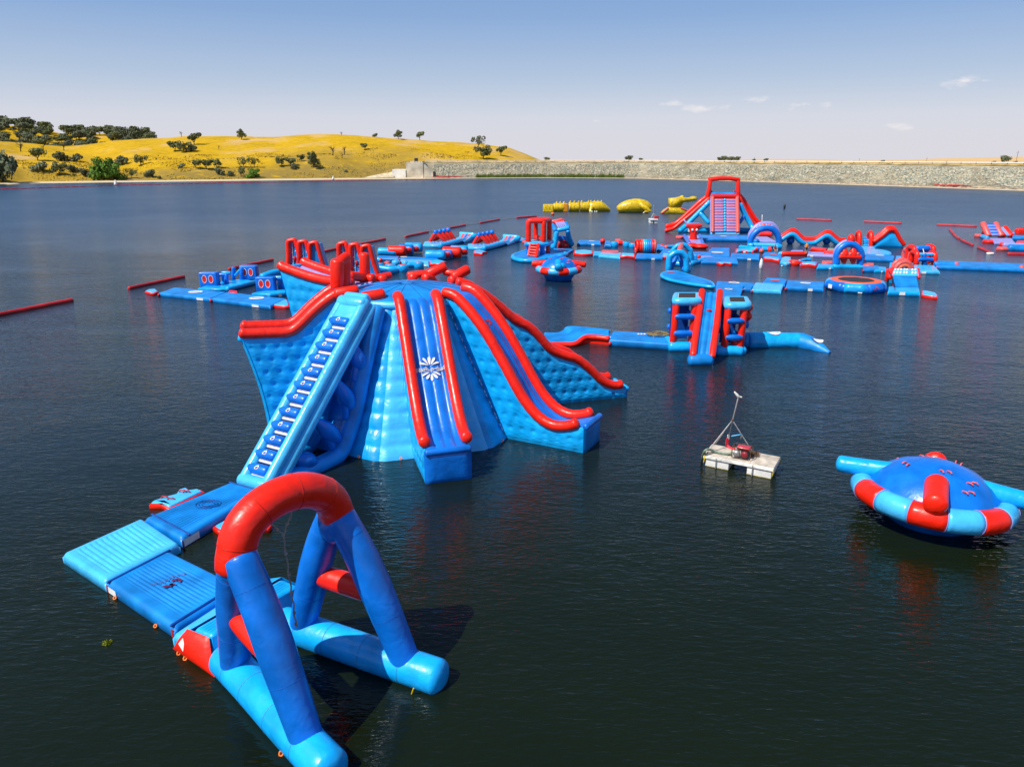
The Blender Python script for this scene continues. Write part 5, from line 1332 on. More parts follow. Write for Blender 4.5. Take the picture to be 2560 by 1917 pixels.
tubeT('light blue tube with red end lying beside the nearest drums',[G(*K(190,625),.4),G(*K(610,672),.4)] and [(*K(190,640),baseY(*K(400,720))),(*K(600,695),baseY(*K(600,735)))],.42,LB,endm=RD)
tubeT('short light blue tube with red end behind the drums',[(*K(150,455),baseY(*K(150,490))),(*K(270,462),baseY(*K(270,497)))],.4,LB,endm=RD)
tubeT('blue joining tube between two stepping drums',[(*K(930,575),baseY(*K(930,625))),(*K(1110,570),baseY(*K(1110,620)))],.34,LB)
tubeT('curved light blue tube by the foot of the red frame',[(*K(330,775),baseY(*K(330,820))),(*K(450,740),baseY(*K(450,785))),(*K(640,700),baseY(*K(640,750)))],.42,LB,k=3)
tubeT('dark blue tube lying behind the nearest drum',[(*K(480,630),baseY(*K(480,670))),(*K(730,680),baseY(*K(730,720)))],.40,MB_)
pad('light blue pad with a white wet strip beside the drums',[K(740,480),K(1400,570),K(1400,480),K(760,440)],.32,SB,labels=(.8,))
pad('long blue mat under the left row of log rollers',[K(160,415),K(700,430),K(720,375),K(250,350)],.35,MB_)
pad('long blue mat running right to the front row of log rollers',[K(700,425),K(1480,470),K(1640,420),K(850,375)],.35,MB_,logo=(.04,.6,.5))
step('red edged pad with grey printed top in front of the log rollers',[K(1410,570),K(1560,560),K(1650,610),K(1690,540),K(1810,515),K(1700,480),K(1560,455),K(1420,500)])
step('small pale pink pad left of the stepping drums',[K(370,520),K(450,540),K(520,510),K(420,490)],top=False,m=PK)
# log rollers
def roller(K_,x0,x1,yt,yb,m,label,hub=None):
    Y=baseY(*K_((x0+x1)/2,yb+4)); a=A(*K_(x0,(yt+yb)/2),Y); b=A(*K_(x1,(yt+yb)/2),Y); r=(A(*K_(x0,yt),Y).z-A(*K_(x0,yb),Y).z)/2*.98
    b.z=a.z=max(r*.72,(a.z+b.z)/2); T=Thing('log_roller',label,'log roller',((a.x+b.x)/2,Y,0))
    a=a+Vector((r*.4,.25,0)); b=b-Vector((r*.4,0,0)); T.add('roller_body',tube([a.lerp(b,k/6) for k in range(7)],r,26,capk=.35),m)
    if hub: T.add('axle_hub',seg(b+Vector((r*.3,.35,.0)),b+Vector((r*.9,.8,0)),r*.5,14),hub)
    return T
roller(K,215,690,175,375,LB,'light blue log roller, nearest of the left row',None)
roller(K,450,890,130,375,RD,'red log roller in the left row',RD); roller(K,690,1065,105,335,DB,'royal blue log roller in the left row',RD); roller(K,830,1270,62,285,LB,'light blue log roller, farthest of the left row')
roller(K,1305,1800,240,465,LB,'light blue log roller, nearest of the right row',RD); roller(K,1600,1965,225,430,DB,'royal blue log roller in the right row')
roller(K,1690,2170,155,420,RD,'red log roller in the right row',RD)
K=crop(1040,550,8.51)
roller(K,715,1120,540,750,LB,'light blue log roller, farthest of the right row')
# ---------------------------------------------------------------- red A climbs with wave ramp
def a_climb(label,dx,dy):
    def k(x,y): return K(x+dx,y+dy)
    Yf=baseY(*k(600,520)); Yb=Yf+7.5
    T=Thing('wave_ramp','x','inflatable obstacle',(A(*k(600,500),Yf).x,Yf,0)); T.o['label']=label
    fr=[G(*k(150,545),.2),G(*k(520,568),.2),G(*k(860,480),.2),G(*k(1190,420),.2),G(*k(1100,350),.2),G(*k(560,470),.2),G(*k(180,480),.2)]
    T.add('base_pad',polypad(fr,.4,-.12,.14),SB)
    side=[G(*k(520,555),.35),G(*k(700,515),.35),G(*k(870,465),.4),A(*k(1050,425),Yf+4.5),A(*k(1180,385),Yf+5.5),A(*k(1262,330),Yf+6.2)]
    T.add('side_tube',tube(cat_rom(side,4),[.42]*21,16),LB)
    # curved ramp with coloured lanes
    apex=[(985,290),(1270,300)]
    L0,L1=A(*k(840,430),Yf+3.2),A(*k(1010,455),Yf+1.2)   # foot left / right
    U0,U1=A(*k(945,280),Yf+7.5),A(*k(1225,300),Yf+6.2)
    lanes=[SB,PK,LC,DB,PK,SB]
    n=6; lw=[0,.16,.36,.46,.62,.84,1.0]
    for i in range(n):
        def fn(u,v,i=i):
            s=lw[i]+(lw[i+1]-lw[i])*u; p=L0.lerp(L1,s); q=U0.lerp(U1,s); r=p.lerp(q,v); r.z=max(.3,p.z)*(1-v)+q.z*v-(q.z)*.42*math.sin(math.pi*v)*.6+.06*math.sin(math.pi*u); return r
        T.add('ramp_lane',surf(fn,5,10),lanes[i])
    T.add('ramp_top',tube([U0.lerp(U1,t)+Vector((0,.15,-.12)) for t in (0,.25,.5,.75,1)],.34,14),SB)
    T.add('ramp_end',surf(lambda u,v:(L1.lerp(U1,u)+Vector((.12,-.08,0))*math.sin(math.pi*v))*1.0-Vector((0,0,(L1.lerp(U1,u).z+.1)*(1-v)+(L1.lerp(U1,u).z*.42*.6*math.sin(math.pi*u))*v)),10,6),LB)
    # four A frames
    for i in range(4):
        t=i/3; x=420+270*t; yy=268-48*t; Y=Yf+.6+2.6*t*1.6
        ap=A(*k(x,yy),Y); l=A(*k(300+95*t*1.5,462-10*t),Y); r_=A(*k(620+200*t,478-50*t),Y); l.z=max(.35,l.z); r_.z=max(.35,r_.z)
        T.add('red_leg',tube([l,l.lerp(ap,.5)+Vector((0,0,.05)),ap],.27,14),RD); T.add('red_leg',tube([ap,r_.lerp(ap,.5)+Vector((0,0,.05)),r_],.29,14),RD)
        T.add('blue_ball',ball(ap+Vector((0,0,.05)),.40,16),DB)
    for i in range(3): T.add('blue_peg',ball(G(*k(380+i*85,492-i*12),.35),.2,10),DB)
    return T
a_climb('left obstacle of red leaning logs with blue balls and a striped wave ramp',0,0)
a_climb('right obstacle of red leaning logs with blue balls and a striped wave ramp',925,52)
step('red pad with grey top beside the right wave ramp',[K(1225,720),K(1330,725),K(1410,740),K(1430,700),K(1515,690),K(1400,655),K(1330,640),K(1230,660)])
pad('narrow blue mat linking the right wave ramp towards the red tower',[K(2080,455),K(2200,435),K(2250,385),K(2110,395)],.3,MB_,rings=False)
K=crop(1270,530,9.2)
step('pale pink pad close behind the left foot of the red tower',[K(320,690),K(400,705),K(420,660),K(330,645)],top=False,m=PK)
pad('blue mat reaching the red tower from the left',[K(150,640),K(330,640),K(430,610),K(220,590)],.32,LB,rings=False,logo=(.5,.6,.5))
# ---------------------------------------------------------------- red watch tower
def red_tower():
    Yf=baseY(*K(640,1040)); Yb=Yf+3.3
    T=Thing('red_watch_tower','red open cage and red ladder on a light blue raft','inflatable tower',(A(*K(700,1000),Yf).x,Yf+1.5,0))
    ol=[K(110,1030),K(160,1080),K(350,1120),K(640,1120),K(1000,1060),K(1320,985),K(1280,950),K(960,900),K(560,890),K(360,925),K(180,985)]
    P=[G(x,y,.25) for x,y in ol]; T.add('raft',polypad(P,.42,-.12,.18),MB_)
    T.add('raft_tube',tube(cat_rom(P,4,True),.30,12,closed=True),LB)
    def box(x,y,Y): return A(*K(x,y),Y)
    sx=lambda x,Y: A(*K(x,0),Y).x
    XL=A(*K(430,740),Yf).x; XR=A(*K(850,740),Yf).x; zd=A(*K(640,740),Yf).z; dX=A(*K(985,700),Yb).x
    for (x,Y,z) in ((XL+.3,Yf+.5,0),(XR-.35,Yf+.3,0),(dX-.4,Yb-.3,0),(XL+1.3,Yb-.3,0)):
        T.add('blue_post',seg(Vector((x,Y,.3)),Vector((x,Y,zd-.1)),.36,16),DB)
    T.add('red_core',seg(Vector((XR+.5,Yf+1.6,.3)),Vector((XR+.5,Yf+1.6,zd)),.28,12),RD)
    dk=[Vector((XL-.1,Yf,0)),Vector((XR+.2,Yf-.1,0)),Vector((dX+.2,Yb,0)),Vector((XL+.9,Yb,0))]
    T.add('deck',polypad(dk,zd+.35,zd-.32,.28),SB)
    T.add('deck_tube',tube([Vector((p.x,p.y,zd)) for p in [dk[0].lerp(dk[1],i/5) for i in range(5)]+[dk[1].lerp(dk[2],i/5) for i in range(5)]+[dk[2].lerp(dk[3],i/5) for i in range(5)]+[dk[3].lerp(dk[0],i/5) for i in range(5)]],.30,12,closed=True),LB)
    zt=A(*K(640,215),Yf).z; zt2=A(*K(900,170),Yb).z; zt=(zt+zt2)/2
    L_=[Vector((XL+.25,Yf+.25,0)),Vector((XR-.2,Yf+.15,0)),Vector((dX-.25,Yb-.25,0)),Vector((XL+1.35,Yb-.25,0))]
    for p in L_: T.add('cage_leg',seg(Vector((p.x,p.y,zd+.3)),Vector((p.x,p.y,zt-.1)),.36,14),RD)
    for i in range(4):
        a,b=L_[i],L_[(i+1)%4]; T.add('cage_top_bar',seg(Vector((a.x,a.y,zt)),Vector((b.x,b.y,zt)),.33,14),RD)
    a,b=L_[1],L_[3]; T.add('cage_floor_bar',seg(Vector((L_[3].x,L_[3].y,zd+.65)),Vector((L_[1].x,L_[1].y,zd+.65)),.36,12),RD)
    T.add('roof_sheet',([Vector((p.x,p.y,zt+.22)) for p in L_],[(0,1,2,3)]),RD,smooth=False)
    # ladder
    tl,tr=Vector((A(*K(520,770),Yf-.3).x,Yf-.35,zd)),Vector((A(*K(700,780),Yf-.3).x,Yf-.35,zd)); bl,br=G(*K(465,1010),.5),G(*K(650,1035),.5)
    lo=T.add('ladder_rail',tube([bl.lerp(tl,k/5) for k in range(6)],.20,12),PK); T.add('ladder_rail',tube([br.lerp(tr,k/5) for k in range(6)],.22,12),RD)
    for k in range(5): t=.06+k*.23; T.add('ladder_rung',seg(bl.lerp(tl,t),br.lerp(tr,t),.13,10),PK if k%2==0 else PK)
    T.add('ladder_sheet',([bl+Vector((0,.15,-.1)),br+Vector((0,.15,-.1)),tr+Vector((0,.15,-.1)),tl+Vector((0,.15,-.1))],[(0,1,2,3)]),RD,smooth=False)
    side_label(T,G(*K(500,1125),.2),G(*K(900,1080),.2),.3,.6,.1,.4,WH)
red_tower()
def hanging_portal():
    Y=baseY(*K(1080,835)); Y2=Y+2.2
    T=Thing('finger_portal','light blue portal with slanting fingers hung from a red bar, behind the red tower','inflatable obstacle',(A(*K(1230,800),Y).x,Y+1,0))
    # side legs
    T.add('leg',tube(cat_rom([A(*K(1040,820),Y),A(*K(1090,640),Y),A(*K(1120,470),Y)],4),[.55,.5,.48,.46,.42,.4,.4,.38,.38],16),LB)
    T.add('leg',tube(cat_rom([A(*K(1440,730),Y+2),A(*K(1400,600),Y+1),A(*K(1375,430),Y)],4),[.62,.58,.54,.5,.46,.42,.4,.38,.38],16),LB)
    T.add('lintel',seg(A(*K(1150,420),Y),A(*K(1390,370),Y),.34,16),LB)
    T.add('upper_leg',seg(A(*K(1030,300),Y2),A(*K(1090,430),Y),.32,14),MB_); T.add('upper_leg',seg(A(*K(1330,260),Y2),A(*K(1385,360),Y),.30,14),MB_)
    a,b=A(*K(1080,245),Y2),A(*K(1285,205),Y2); T.add('red_bar',seg(a,b,.30,16),RD); T.add('red_bar_back',seg(a+Vector((-.5,.6,.05)),b+Vector((-.3,.6,.1)),.28,14),PK)
    for i in range(5):
        p=a.lerp(b,.1+i*.2); q=A(*K(1150,400),Y).lerp(A(*K(1370,350),Y),.15+i*.19); T.add('finger',tube([p,p.lerp(q,.5)+Vector((0,0,.03)),q],[.16,.14,.06],10),LC)
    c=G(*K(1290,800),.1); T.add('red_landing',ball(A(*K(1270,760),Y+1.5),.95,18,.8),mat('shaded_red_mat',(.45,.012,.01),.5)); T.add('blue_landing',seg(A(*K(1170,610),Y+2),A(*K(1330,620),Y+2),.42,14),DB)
hanging_portal()
pad('royal blue mat in front of the finger portal joined to the tower raft',[K(990,980),K(1330,960),K(1520,850),K(1050,830)],.36,MB_,rings=False,logo=(.45,.75,-.55))
# ---------------------------------------------------------------- middle rows
K=crop(1430,580,8.19)
pad('blue mat with white label, first of the back row right of the finger portal',[K(110,225),K(590,235),K(585,170),K(140,165)],.42,MB_,labels=(.60,),logo=(.6,.6,.5))
def pball(K_,x,y,r,m,label,name='float_ball'):
    c=G(*K_(x,y+r*5),0); single(name,label,'float ball',ball(Vector((c.x,c.y,r*.7)),r,18),m)
pball(K,628,225,.45,RD,'round red float at the end of the back row mat')
pad('short blue mat between the red float and the drums',[K(665,255),K(800,262),K(790,180),K(680,175)],.5,MB_,rings=False)
drum(K,870,205,.62,.75,'light blue drum, left one of the back row',LB,LB); tubeT('red connecting tube between two back row drums',[(*K(950,228),baseY(*K(950,262))),(*K(1040,230),baseY(*K(1040,262)))],.36,RD)
drum(K,1115,205,.58,.7,'light blue drum, middle one of the back row',LB,MB_); drum(K,1245,235,.66,.6,'light blue drum next to the barrel tunnel',LB,PK)
step('small pale red pad lying behind the back row drums',[K(880,180),K(1000,185),K(990,150),K(890,150)],top=False,m=PK)
def barrel():
    Y=baseY(*K(1400,440)); T=Thing('barrel_tunnel','barrel tunnel of inflated rings, red, light blue, royal blue and red','inflatable tunnel',(A(*K(1520,400),Y).x,Y+.8,0))
    zc=A(*K(1400,315),Y).z; r=(A(*K(1400,190),Y).z-A(*K(1400,440),Y).z)/2
    zc=max(zc,r*.9); r=min(r,1.05)
    for x,m in ((1350,RD),(1410,RD),(1445,PK),(1490,SB),(1535,LB),(1580,MB_),(1620,MB_),(1665,RD),(1705,PK)):
        X=A(*K(x,300),Y).x; c=Vector((X,Y+r,zc)); T.add('ring',tube([c+Vector((.0,(r)*math.cos(a),r*math.sin(a))) for a in [k*math.pi/14 for k in range(28)]],.22,12,closed=True,ax=(1,0,0)),m)
barrel()
step('red pad with white crinkled top in the front row, near the small spinner',[K(30,455),K(220,470),K(430,465),K(430,400),K(240,375),K(40,395)],z=.3)
pad('light blue mat, second of the front row',[K(435,455),K(600,460),K(600,395),K(440,390)],.34,LB,rings=False)
pad('sky blue mat with pale red print, third of the front row',[K(545,475),K(985,515),K(1010,425),K(600,395)],.34,SB,labels=(),rings=False)
step('flat pale red cushion lying on the third front row mat',[K(600,425),K(740,435),K(950,440),K(950,400),K(760,395),K(620,392)],z=.48,top=False,m=PK)
step('red bow shaped pad with a white middle in the front row',[K(990,520),K(1130,505),K(1290,530),K(1290,460),K(1000,445)],z=.34,white=0)
pad('long blue mat with white label right of the red bow shaped pad',[K(1295,522),K(1850,525),K(1900,450),K(1330,430)],.38,MB_,labels=(.60,))
step('short red pad at the foot of the blue double arch',[K(1845,525),K(1960,530),K(1990,460),K(1860,450)],z=.34)
pad('blue mat behind the barrel tunnel',[K(1730,330),K(1900,345),K(1890,255),K(1750,245)],.5,MB_,rings=False)
tubeT('thin light blue tube rail left of the double arch',[(*K(1880,305),baseY(*K(1880,335))),(*K(2120,295),baseY(*K(2120,330)))],.24,LB)
pball(K,1845,340,.40,RD,'round red float with white ring beside the blue mat')
pball(K,1925,350,.36,PK,'pale red round float near the double arch')
K=crop(1640,600,8.508)
pad('wide blue deck mat under the back feet of the double arch',[K(0,350),K(290,345),K(440,215),K(190,170)],.36,MB_,logo=(.8,.6,.5),rings=False)
# double arch
def double_arch():
    T=Thing('double_arch','pair of light blue pointed arches joined by a slanting red beam','inflatable arch',(G(*K(450,640)).x,G(*K(450,640)).y,0))
    Y=baseY(*K(450,660)); Y2=baseY(*K(700,520))
    f=[A(*K(262,650),Y),A(*K(280,400),Y),A(*K(330,330),Y),A(*K(420,272),Y),A(*K(540,272),Y),A(*K(620,340),Y),A(*K(645,410),Y),A(*K(645,665),Y)]
    T.add('front_arch',tube(cat_rom(f,4),.38,18),LB)
    f=[A(*K(340,470),Y2),A(*K(350,260),Y2),A(*K(420,160),Y2),A(*K(490,115),Y2),A(*K(620,115),Y2),A(*K(700,190),Y2),A(*K(735,240),Y2),A(*K(725,500),Y2)]
    T.add('back_arch',tube(cat_rom(f,4),.34,18),LB)
    T.add('red_beam',tube([A(*K(495,250),Y),A(*K(520,170),(Y+Y2)/2),A(*K(545,110),Y2)],[.36,.36,.34],16),PK)
    for a,b in (((300,640),(440,340)),((590,640),(500,340))): T.add('inner_strut',seg(A(*K(*a),Y+.5),A(*K(*b),Y+1.5),.30,12),DB)
    T.add('cross_float',seg(G(*K(380,500),.3),G(*K(600,515),.3),.36,14),LB); T.add('cross_float',seg(G(*K(400,560),.2) if False else G(*K(430,440),.3),G(*K(560,440),.3),.3,12),LB)
    T.add('outer_fin',tube([A(*K(720,560),Y+1.0),A(*K(712,500),Y+2),A(*K(700,640),Y)],[.25,.22,.2],10),SB)
double_arch()
def polyT(label,pts,z,m,name='floating_mat',tube_m=None,labels=None,logo=None):
    P=[G(x,y,z) for x,y in pts]; c=sum(P,Vector())/len(P); T=Thing(name,label,'floating mat',(c.x,c.y,0)); Pc=cat_rom(P,3,True) if tube_m else P
    T.add('mat_body',polypad(Pc,z,-.12,.15),m)
    if tube_m: T.add('edge_tube',tube([Vector((p.x,p.y,z*.55)) for p in Pc],.19,10,closed=True),tube_m)
    if labels:
        a,b,t=labels; side_label(T,P[a],P[b],t,t+.12,.05,z*.9,out=.27 if tube_m else .02)
    if logo: 
        p=G(*logo,z+.06); T.add('printed_oval',([Vector((p.x+.55*math.cos(k*.5236),p.y+.6*math.sin(k*.5236),z+.05)) for k in range(12)],[tuple(range(12))]),PK,smooth=False)
    return T
polyT('curved royal blue platform with light blue rim in front of the double arch',[K(120,735),K(200,665),K(440,650),K(800,760),K(1150,865),K(1225,945),K(1180,965),K(700,900),K(300,820)],.40,MB_,tube_m=LB,labels=(6,5,.45),logo=K(310,675))
# T shaped mats
polyT('T shaped royal blue mat with white flower print behind the climbing cube',[K(1270,1000),K(1290,870),K(2100,910),K(2090,975),K(1860,975),K(1780,1230),K(1290,1200)],.40,MB_)
def flower(K_,x,y,s,label,m=WH):
    p=G(*K_(x,y),.42); gs=[]
    T=Thing('printed_flower',label,'printed mark',(p.x,p.y,.41))
    for k in range(6):
        a=k*math.pi/3+.2; pts=[Vector((p.x+s*(.55*math.cos(a))+.3*s*math.cos(b),p.y+s*.55*math.sin(a)*1.2+.26*s*math.sin(b),.452)) for b in [j*.7854 for j in range(8)]]
        T.add('petal',(pts,[tuple(range(8))]),m,smooth=False)
flower(K,1660,910,.8,'white petal print on the T shaped blue mat'); flower(K,1540,1048,.55,'small pale round print on the stem of the T shaped mat')
# small deck pads in the middle distance
pad('cross shaped deck mat centre piece of royal blue with pale prints, back part',[K(1200,350),K(1570,350),K(1570,165),K(1170,160)],.38,MB_,rings=False,logo=(.3,.4,.9))
pad('wide royal blue mat across the front of the centre deck',[K(960,450),K(1750,470),K(1720,365),K(1000,355)],.38,MB_,rings=False)
pad('blue mat joining the double arch to the centre deck',[K(770,335),K(1190,345),K(1200,255),K(760,245)],.36,MB_,edge=LC)
pad('narrow blue mat right of the centre deck with white label',[K(1580,365),K(2195,390),K(2212,290),K(1600,275)],.38,MB_,labels=(.60,))
step('red bow shaped pad with pale crinkled top in front of the centre deck',[K(1290,500),K(1400,530),K(1470,495),K(1600,525),K(1625,455),K(1310,430)],z=.3)
step('red bow shaped pad with white patch behind the right deck mat',[K(1680,265),K(1800,245),K(1960,250),K(2070,270),K(2090,210),K(1690,205)],z=.34,white=1)
step('short red pad left of the centre deck',[K(1010,460),K(1110,470),K(1130,405),K(1030,400)],z=.34,top=False)
tubeT('light blue tube curving from the double arch to the short red pad',[(*K(750,500),baseY(*K(750,530))),(*K(900,460),baseY(*K(900,490))),(*K(1000,425),baseY(*K(1000,458)))],.36,LB,k=3)
tubeT('small red post float standing beside the blue posts',[(*K(910,400),baseY(*K(910,425))),(*K(910,345),baseY(*K(910,425)))],.3,RD)
for x,lb,m in ((780,'dark blue short post behind the double arch',DB),(835,'light blue short post behind the double arch',LB)): tubeT(lb,[(*K(x,430),baseY(*K(x,455))),(*K(x,330),baseY(*K(x,455)))],.28,m,name='short_post',cat='post')
tubeT('light blue tube with red end left of the spiky arch',[(*K(1800,160),baseY(*K(1800,200))),(*K(2110,205),baseY(*K(2110,245)))],.40,LB,endm=RD)
pad('small blue mat joint at the back left of the centre deck',[K(1120,240),K(1215,250),K(1215,200),K(1130,195)],.35,MB_,rings=False)
# ---------------------------------------------------------------- hourglass stand
K=crop(1640,430,7.373)
def hourglass():
    Y=baseY(*K(720,1300)); T=Thing('hourglass_stand','red hourglass shaped stand on a lilac and blue platform left of the big slide','inflatable obstacle',(A(*K(720,1250),Y).x,Y,0))
    a=A(*K(590,1000),Y); b=A(*K(860,1000),Y); hw0=(b.x-a.x)/2; cx=(a.x+b.x)/2; zb=max(.4,A(*K(720,1275),Y).z); zt=a.z; 
    def fn(u,v):
        w=hw0*(.46+.54*abs(v-.40)**1.6*2.2) if v>.40 else hw0*(.46+.12*((.40-v)/.4)**2); ang=u*2*math.pi
        return Vector((cx+w*math.cos(ang)*(1 if abs(math.cos(ang))<.99 else 1),Y+.8+.55*math.sin(ang),zb+(zt-zb)*v))
    T.add('hourglass',surf(fn,24,16),RD); T.add('top_bar',seg(Vector((a.x,Y+.8,zt)),Vector((b.x,Y+.8,zt)),.26,14),RD)
    for s in (-.3,.3): T.add('white_spot',ball(Vector((cx+s*hw0,Y+.3,zb+(zt-zb)*.72)),.2,12),WH)
    T.add('lilac_wing',tube([Vector((cx-hw0*1.3,Y+1.6,zt+.9)),Vector((cx-hw0,Y+1.3,zt+.3)),Vector((cx+hw0*.8,Y+1.4,zt+.3))],[.14,.2,.14],8),LC)
    q=[G(*K(600,1345),.4),G(*K(870,1350),.4),G(*K(790,1160),.4),G(*K(530,1180),.4)]
    T.add('platform',padgeo(q,.42,-.12,0,0,.05,.18,.3),LC); q2=[G(*K(585,1300),.45),G(*K(520,1190),.45)]
    T.add('platform_side',seg(G(*K(620,1330),.3),G(*K(525,1180),.3),.34,14),DB)
    T.add('platform_side',seg(G(*K(870,1340),.3),G(*K(800,1170),.3),.3,12),DB)
    for x,y in ((680,1385),(850,1400)): p=G(*K(x,y),.2); T.add('red_foot',xf(ball((0,0,0),1.0,18,.45),Matrix.Translation(p+Vector((0,.6,.15)))@Matrix.Diagonal((1.1,.9,1,1))),RD)
hourglass()
step('small pale red pad left of the hourglass stand',[K(360,1205),K(450,1215),K(520,1200),K(500,1180),K(370,1180)],top=False,m=PK,z=.3)
# ---------------------------------------------------------------- THE BIG STAIR SLIDE
def big_slide():
    Yf=baseY(*K(1265,1170)); Yb=Yf+5.2
    T=Thing('stair_slide','tallest red and blue tower with two long red slides and red gate on top','inflatable slide',(A(*K(1265,1170),Yf).x,Yf+4,0))
    x0,x1=A(*K(1045,1130),Yf).x,A(*K(1500,1130),Yf).x; cx=(x0+x1)/2; zt=A(*K(1265,480),Yb).z; w_=(x1-x0)
    shx=A(*K(1265,470),Yb).x-A(*K(1270,1130),Yf).x
    def S(t,x,h=0): # stair plane
        return Vector((x+shx*t,Yf+(Yb-Yf)*t,.35+(zt-.35)*t+h))
    for s,xx in ((-1,x0-.05),(1,x1+.05)):
        T.add('stair_rail',tube([S(k/16,xx,.25) for k in range(17)],.36,16),PK); T.add('stair_side',tube([S(k/16,xx+s*.12,-.25) for k in range(17)],.33,12),LB)
    n=12
    for k in range(n):
        t=.03+k*.078
        for a,b in ((x0+.25,cx-.35),(cx+.35,x1-.25)):
            T.add('step_roll',seg(S(t+.02,a,.10),S(t+.02,b,.10),.20,10),LC); T.add('step_stripe',seg(S(t+.058,a,.06),S(t+.058,b,.06),.15,8),PK)
        T.add('centre_grip',ball(S(t+.03,cx,.15),.27,12),SB)
    V=[S(0,x0,-.1),S(0,x1,-.1),S(1,x1,-.1),S(1,x0,-.1)]; T.add('stair_sheet',(V,[(0,1,2,3)]),SB,smooth=False)
    T.add('stair_top',seg(S(1.0,x0-.2,.3),S(1.0,x1+.2,.3),.36,14),RD)
    T.add('top_step_roll',seg(Vector((x0+shx,Yb+1.0,zt+.65)),Vector((x1+shx,Yb+1.0,zt+.65)),.32,14),MB_)
    cx+=shx; x0+=shx; x1+=shx
    # deck box
    T.add('deck',rbox((cx,Yb+1.6,zt-.2),(w_/2+.4,1.6,.3),.2),MB_)
    # gate
    gx0,gx1=A(*K(990,300),Yb+1).x,A(*K(1505,300),Yb+1).x; zg=A(*K(1260,145),Yb+1).z
    T.add('gate_post',tube([Vector((gx0-.35,Yb+1,zt-.2)),Vector((gx0-.1,Yb+1,zt+1.6)),Vector((gx0+.05,Yb+1,zg))],[.42,.40,.36],16),RD)
    T.add('gate_post',tube([Vector((gx1+.35,Yb+1,zt-.2)),Vector((gx1+.1,Yb+1,zt+1.6)),Vector((gx1-.05,Yb+1,zg))],[.42,.40,.36],16),RD)
    T.add('gate_beam',tube([Vector((gx0-.1,Yb+1,zg)),Vector((cx-1,Yb+1.1,zg+.22)),Vector((cx+1,Yb+1.1,zg+.22)),Vector((gx1+.1,Yb+1,zg))],.38,16),RD)
    T.add('gate_beam',tube([Vector((gx0+.2,Yb+3,zg+.1)),Vector((cx,Yb+3,zg+.3)),Vector((gx1-.2,Yb+3,zg+.1))],.3,12),RD)
    for s in (gx0+.45,gx1-.45): T.add('maroon_knob',ball(Vector((s,Yb+1.6,zt+.95)),.34,14),mat('maroon_vinyl',(.35,.005,.02),.4))
    # left and right slides with double rails
    def rl(pts,r,m=RD,nm='slide_rail'): T.add(nm,tube(cat_rom([A(*K(x,y),Y) for x,y,Y in pts],5),r,14),m)
    rl([(960,440,Yb+2.6),(800,560,Yb+2.6),(600,745,Yb+2.6),(440,890,Yb+2.6),(330,965,Yb+2.6),(190,1000,Yb+2.6)],.40)
    rl([(975,490,Yb+.3),(800,640,Yb+.3),(620,800,Yb+.3),(460,930,Yb+.3),(330,1035,Yb+.3),(180,1085,Yb+.3)],.36)
    lft=[(968,470,560),(800,610),(610,780),(450,915),(330,1010),(175,1055)]
    def bedl(u,v,P=[(965,462),(800,600),(610,772),(450,912),(330,1002),(170,1040)]):
        i=min(4,int(u*5)); f=u*5-i; x=P[i][0]*(1-f)+P[i+1][0]*f; y=P[i][1]*(1-f)+P[i+1][1]*f; p=A(*K(x,y+18*v),Yb+2.6-2.3*v); return p+Vector((0,0,-.15))
    T.add('slide_bed',surf(bedl,20,4),RD)
    rl([(1545,435,Yb+2.6),(1640,560,Yb+2.6),(1760,760,Yb+2.6),(1850,890,Yb+2.6),(1950,960,Yb+2.6),(2040,985,Yb+2.6)],.40)
    rl([(1540,480,Yb+.3),(1620,640,Yb+.3),(1720,830,Yb+.3),(1800,960,Yb+.3),(1900,1035,Yb+.3),(2090,1110,Yb+.3)],.36)
    def bedr(u,v,P=[(1545,460),(1630,600),(1740,795),(1825,925),(1925,1000),(2085,1060)]):
        i=min(4,int(u*5)); f=u*5-i; x=P[i][0]*(1-f)+P[i+1][0]*f; y=P[i][1]*(1-f)+P[i+1][1]*f; p=A(*K(x,y+18*v),Yb+2.6-2.3*v); return p+Vector((0,0,-.15))
    T.add('slide_bed',surf(bedr,20,4),RD)
    for dx,dy in ((0,0),(60,40)): rl([(2080+dx*.6,985+dy-8,Yb+3),(2150+dx*.4,950+dy-4,Yb+2)],.34,RD,'slide_lip')
    T.add('slide_floor',padgeo([G(*K(1900,1150),.4),G(*K(2120,1150),.4),G(*K(2200,1050),.4),G(*K(1960,1040),.4)],.5,-.12),RD)
    # struts
    rl([(985,555,Yb-.2),(640,900,Yb-.2),(560,985,Yb-.4),(440,1085,Yb-1.5)],.46,LB,'strut'); rl([(820,765,Yb-.4),(975,940,Yb-1.6)],.40,LB,'strut'); rl([(860,740,Yb+1),(960,860,Yb+1)],.1,DB,'strut')
    rl([(1550,600,Yb-.2),(1640,780,Yb-.2),(1740,960,Yb-.6),(1800,1080,Yb-1.5)],.46,LB,'strut'); rl([(1620,820,Yb-.4),(1545,930,Yb-1.0)],.34,DB,'strut')
    for a,b in (((440,1085),(990,1075)),((1530,1075),(1820,1085))):
        Ya=baseY(*K(700,1110)); T.add('base_float',seg(A(*K(*a),Ya),A(*K(*b),Ya),.5,16),LB)
    side_label(T,G(*K(560,1100),.2),G(*K(640,1100),.2),.1,.6,.2,.8,out=.6)
    pad('long royal blue landing mat in front of the tallest slide',[K(800,1225),K(1700,1235),K(1690,1165),K(780,1160)],.5,MB_,logo=(.5,.6,.6))
big_slide()
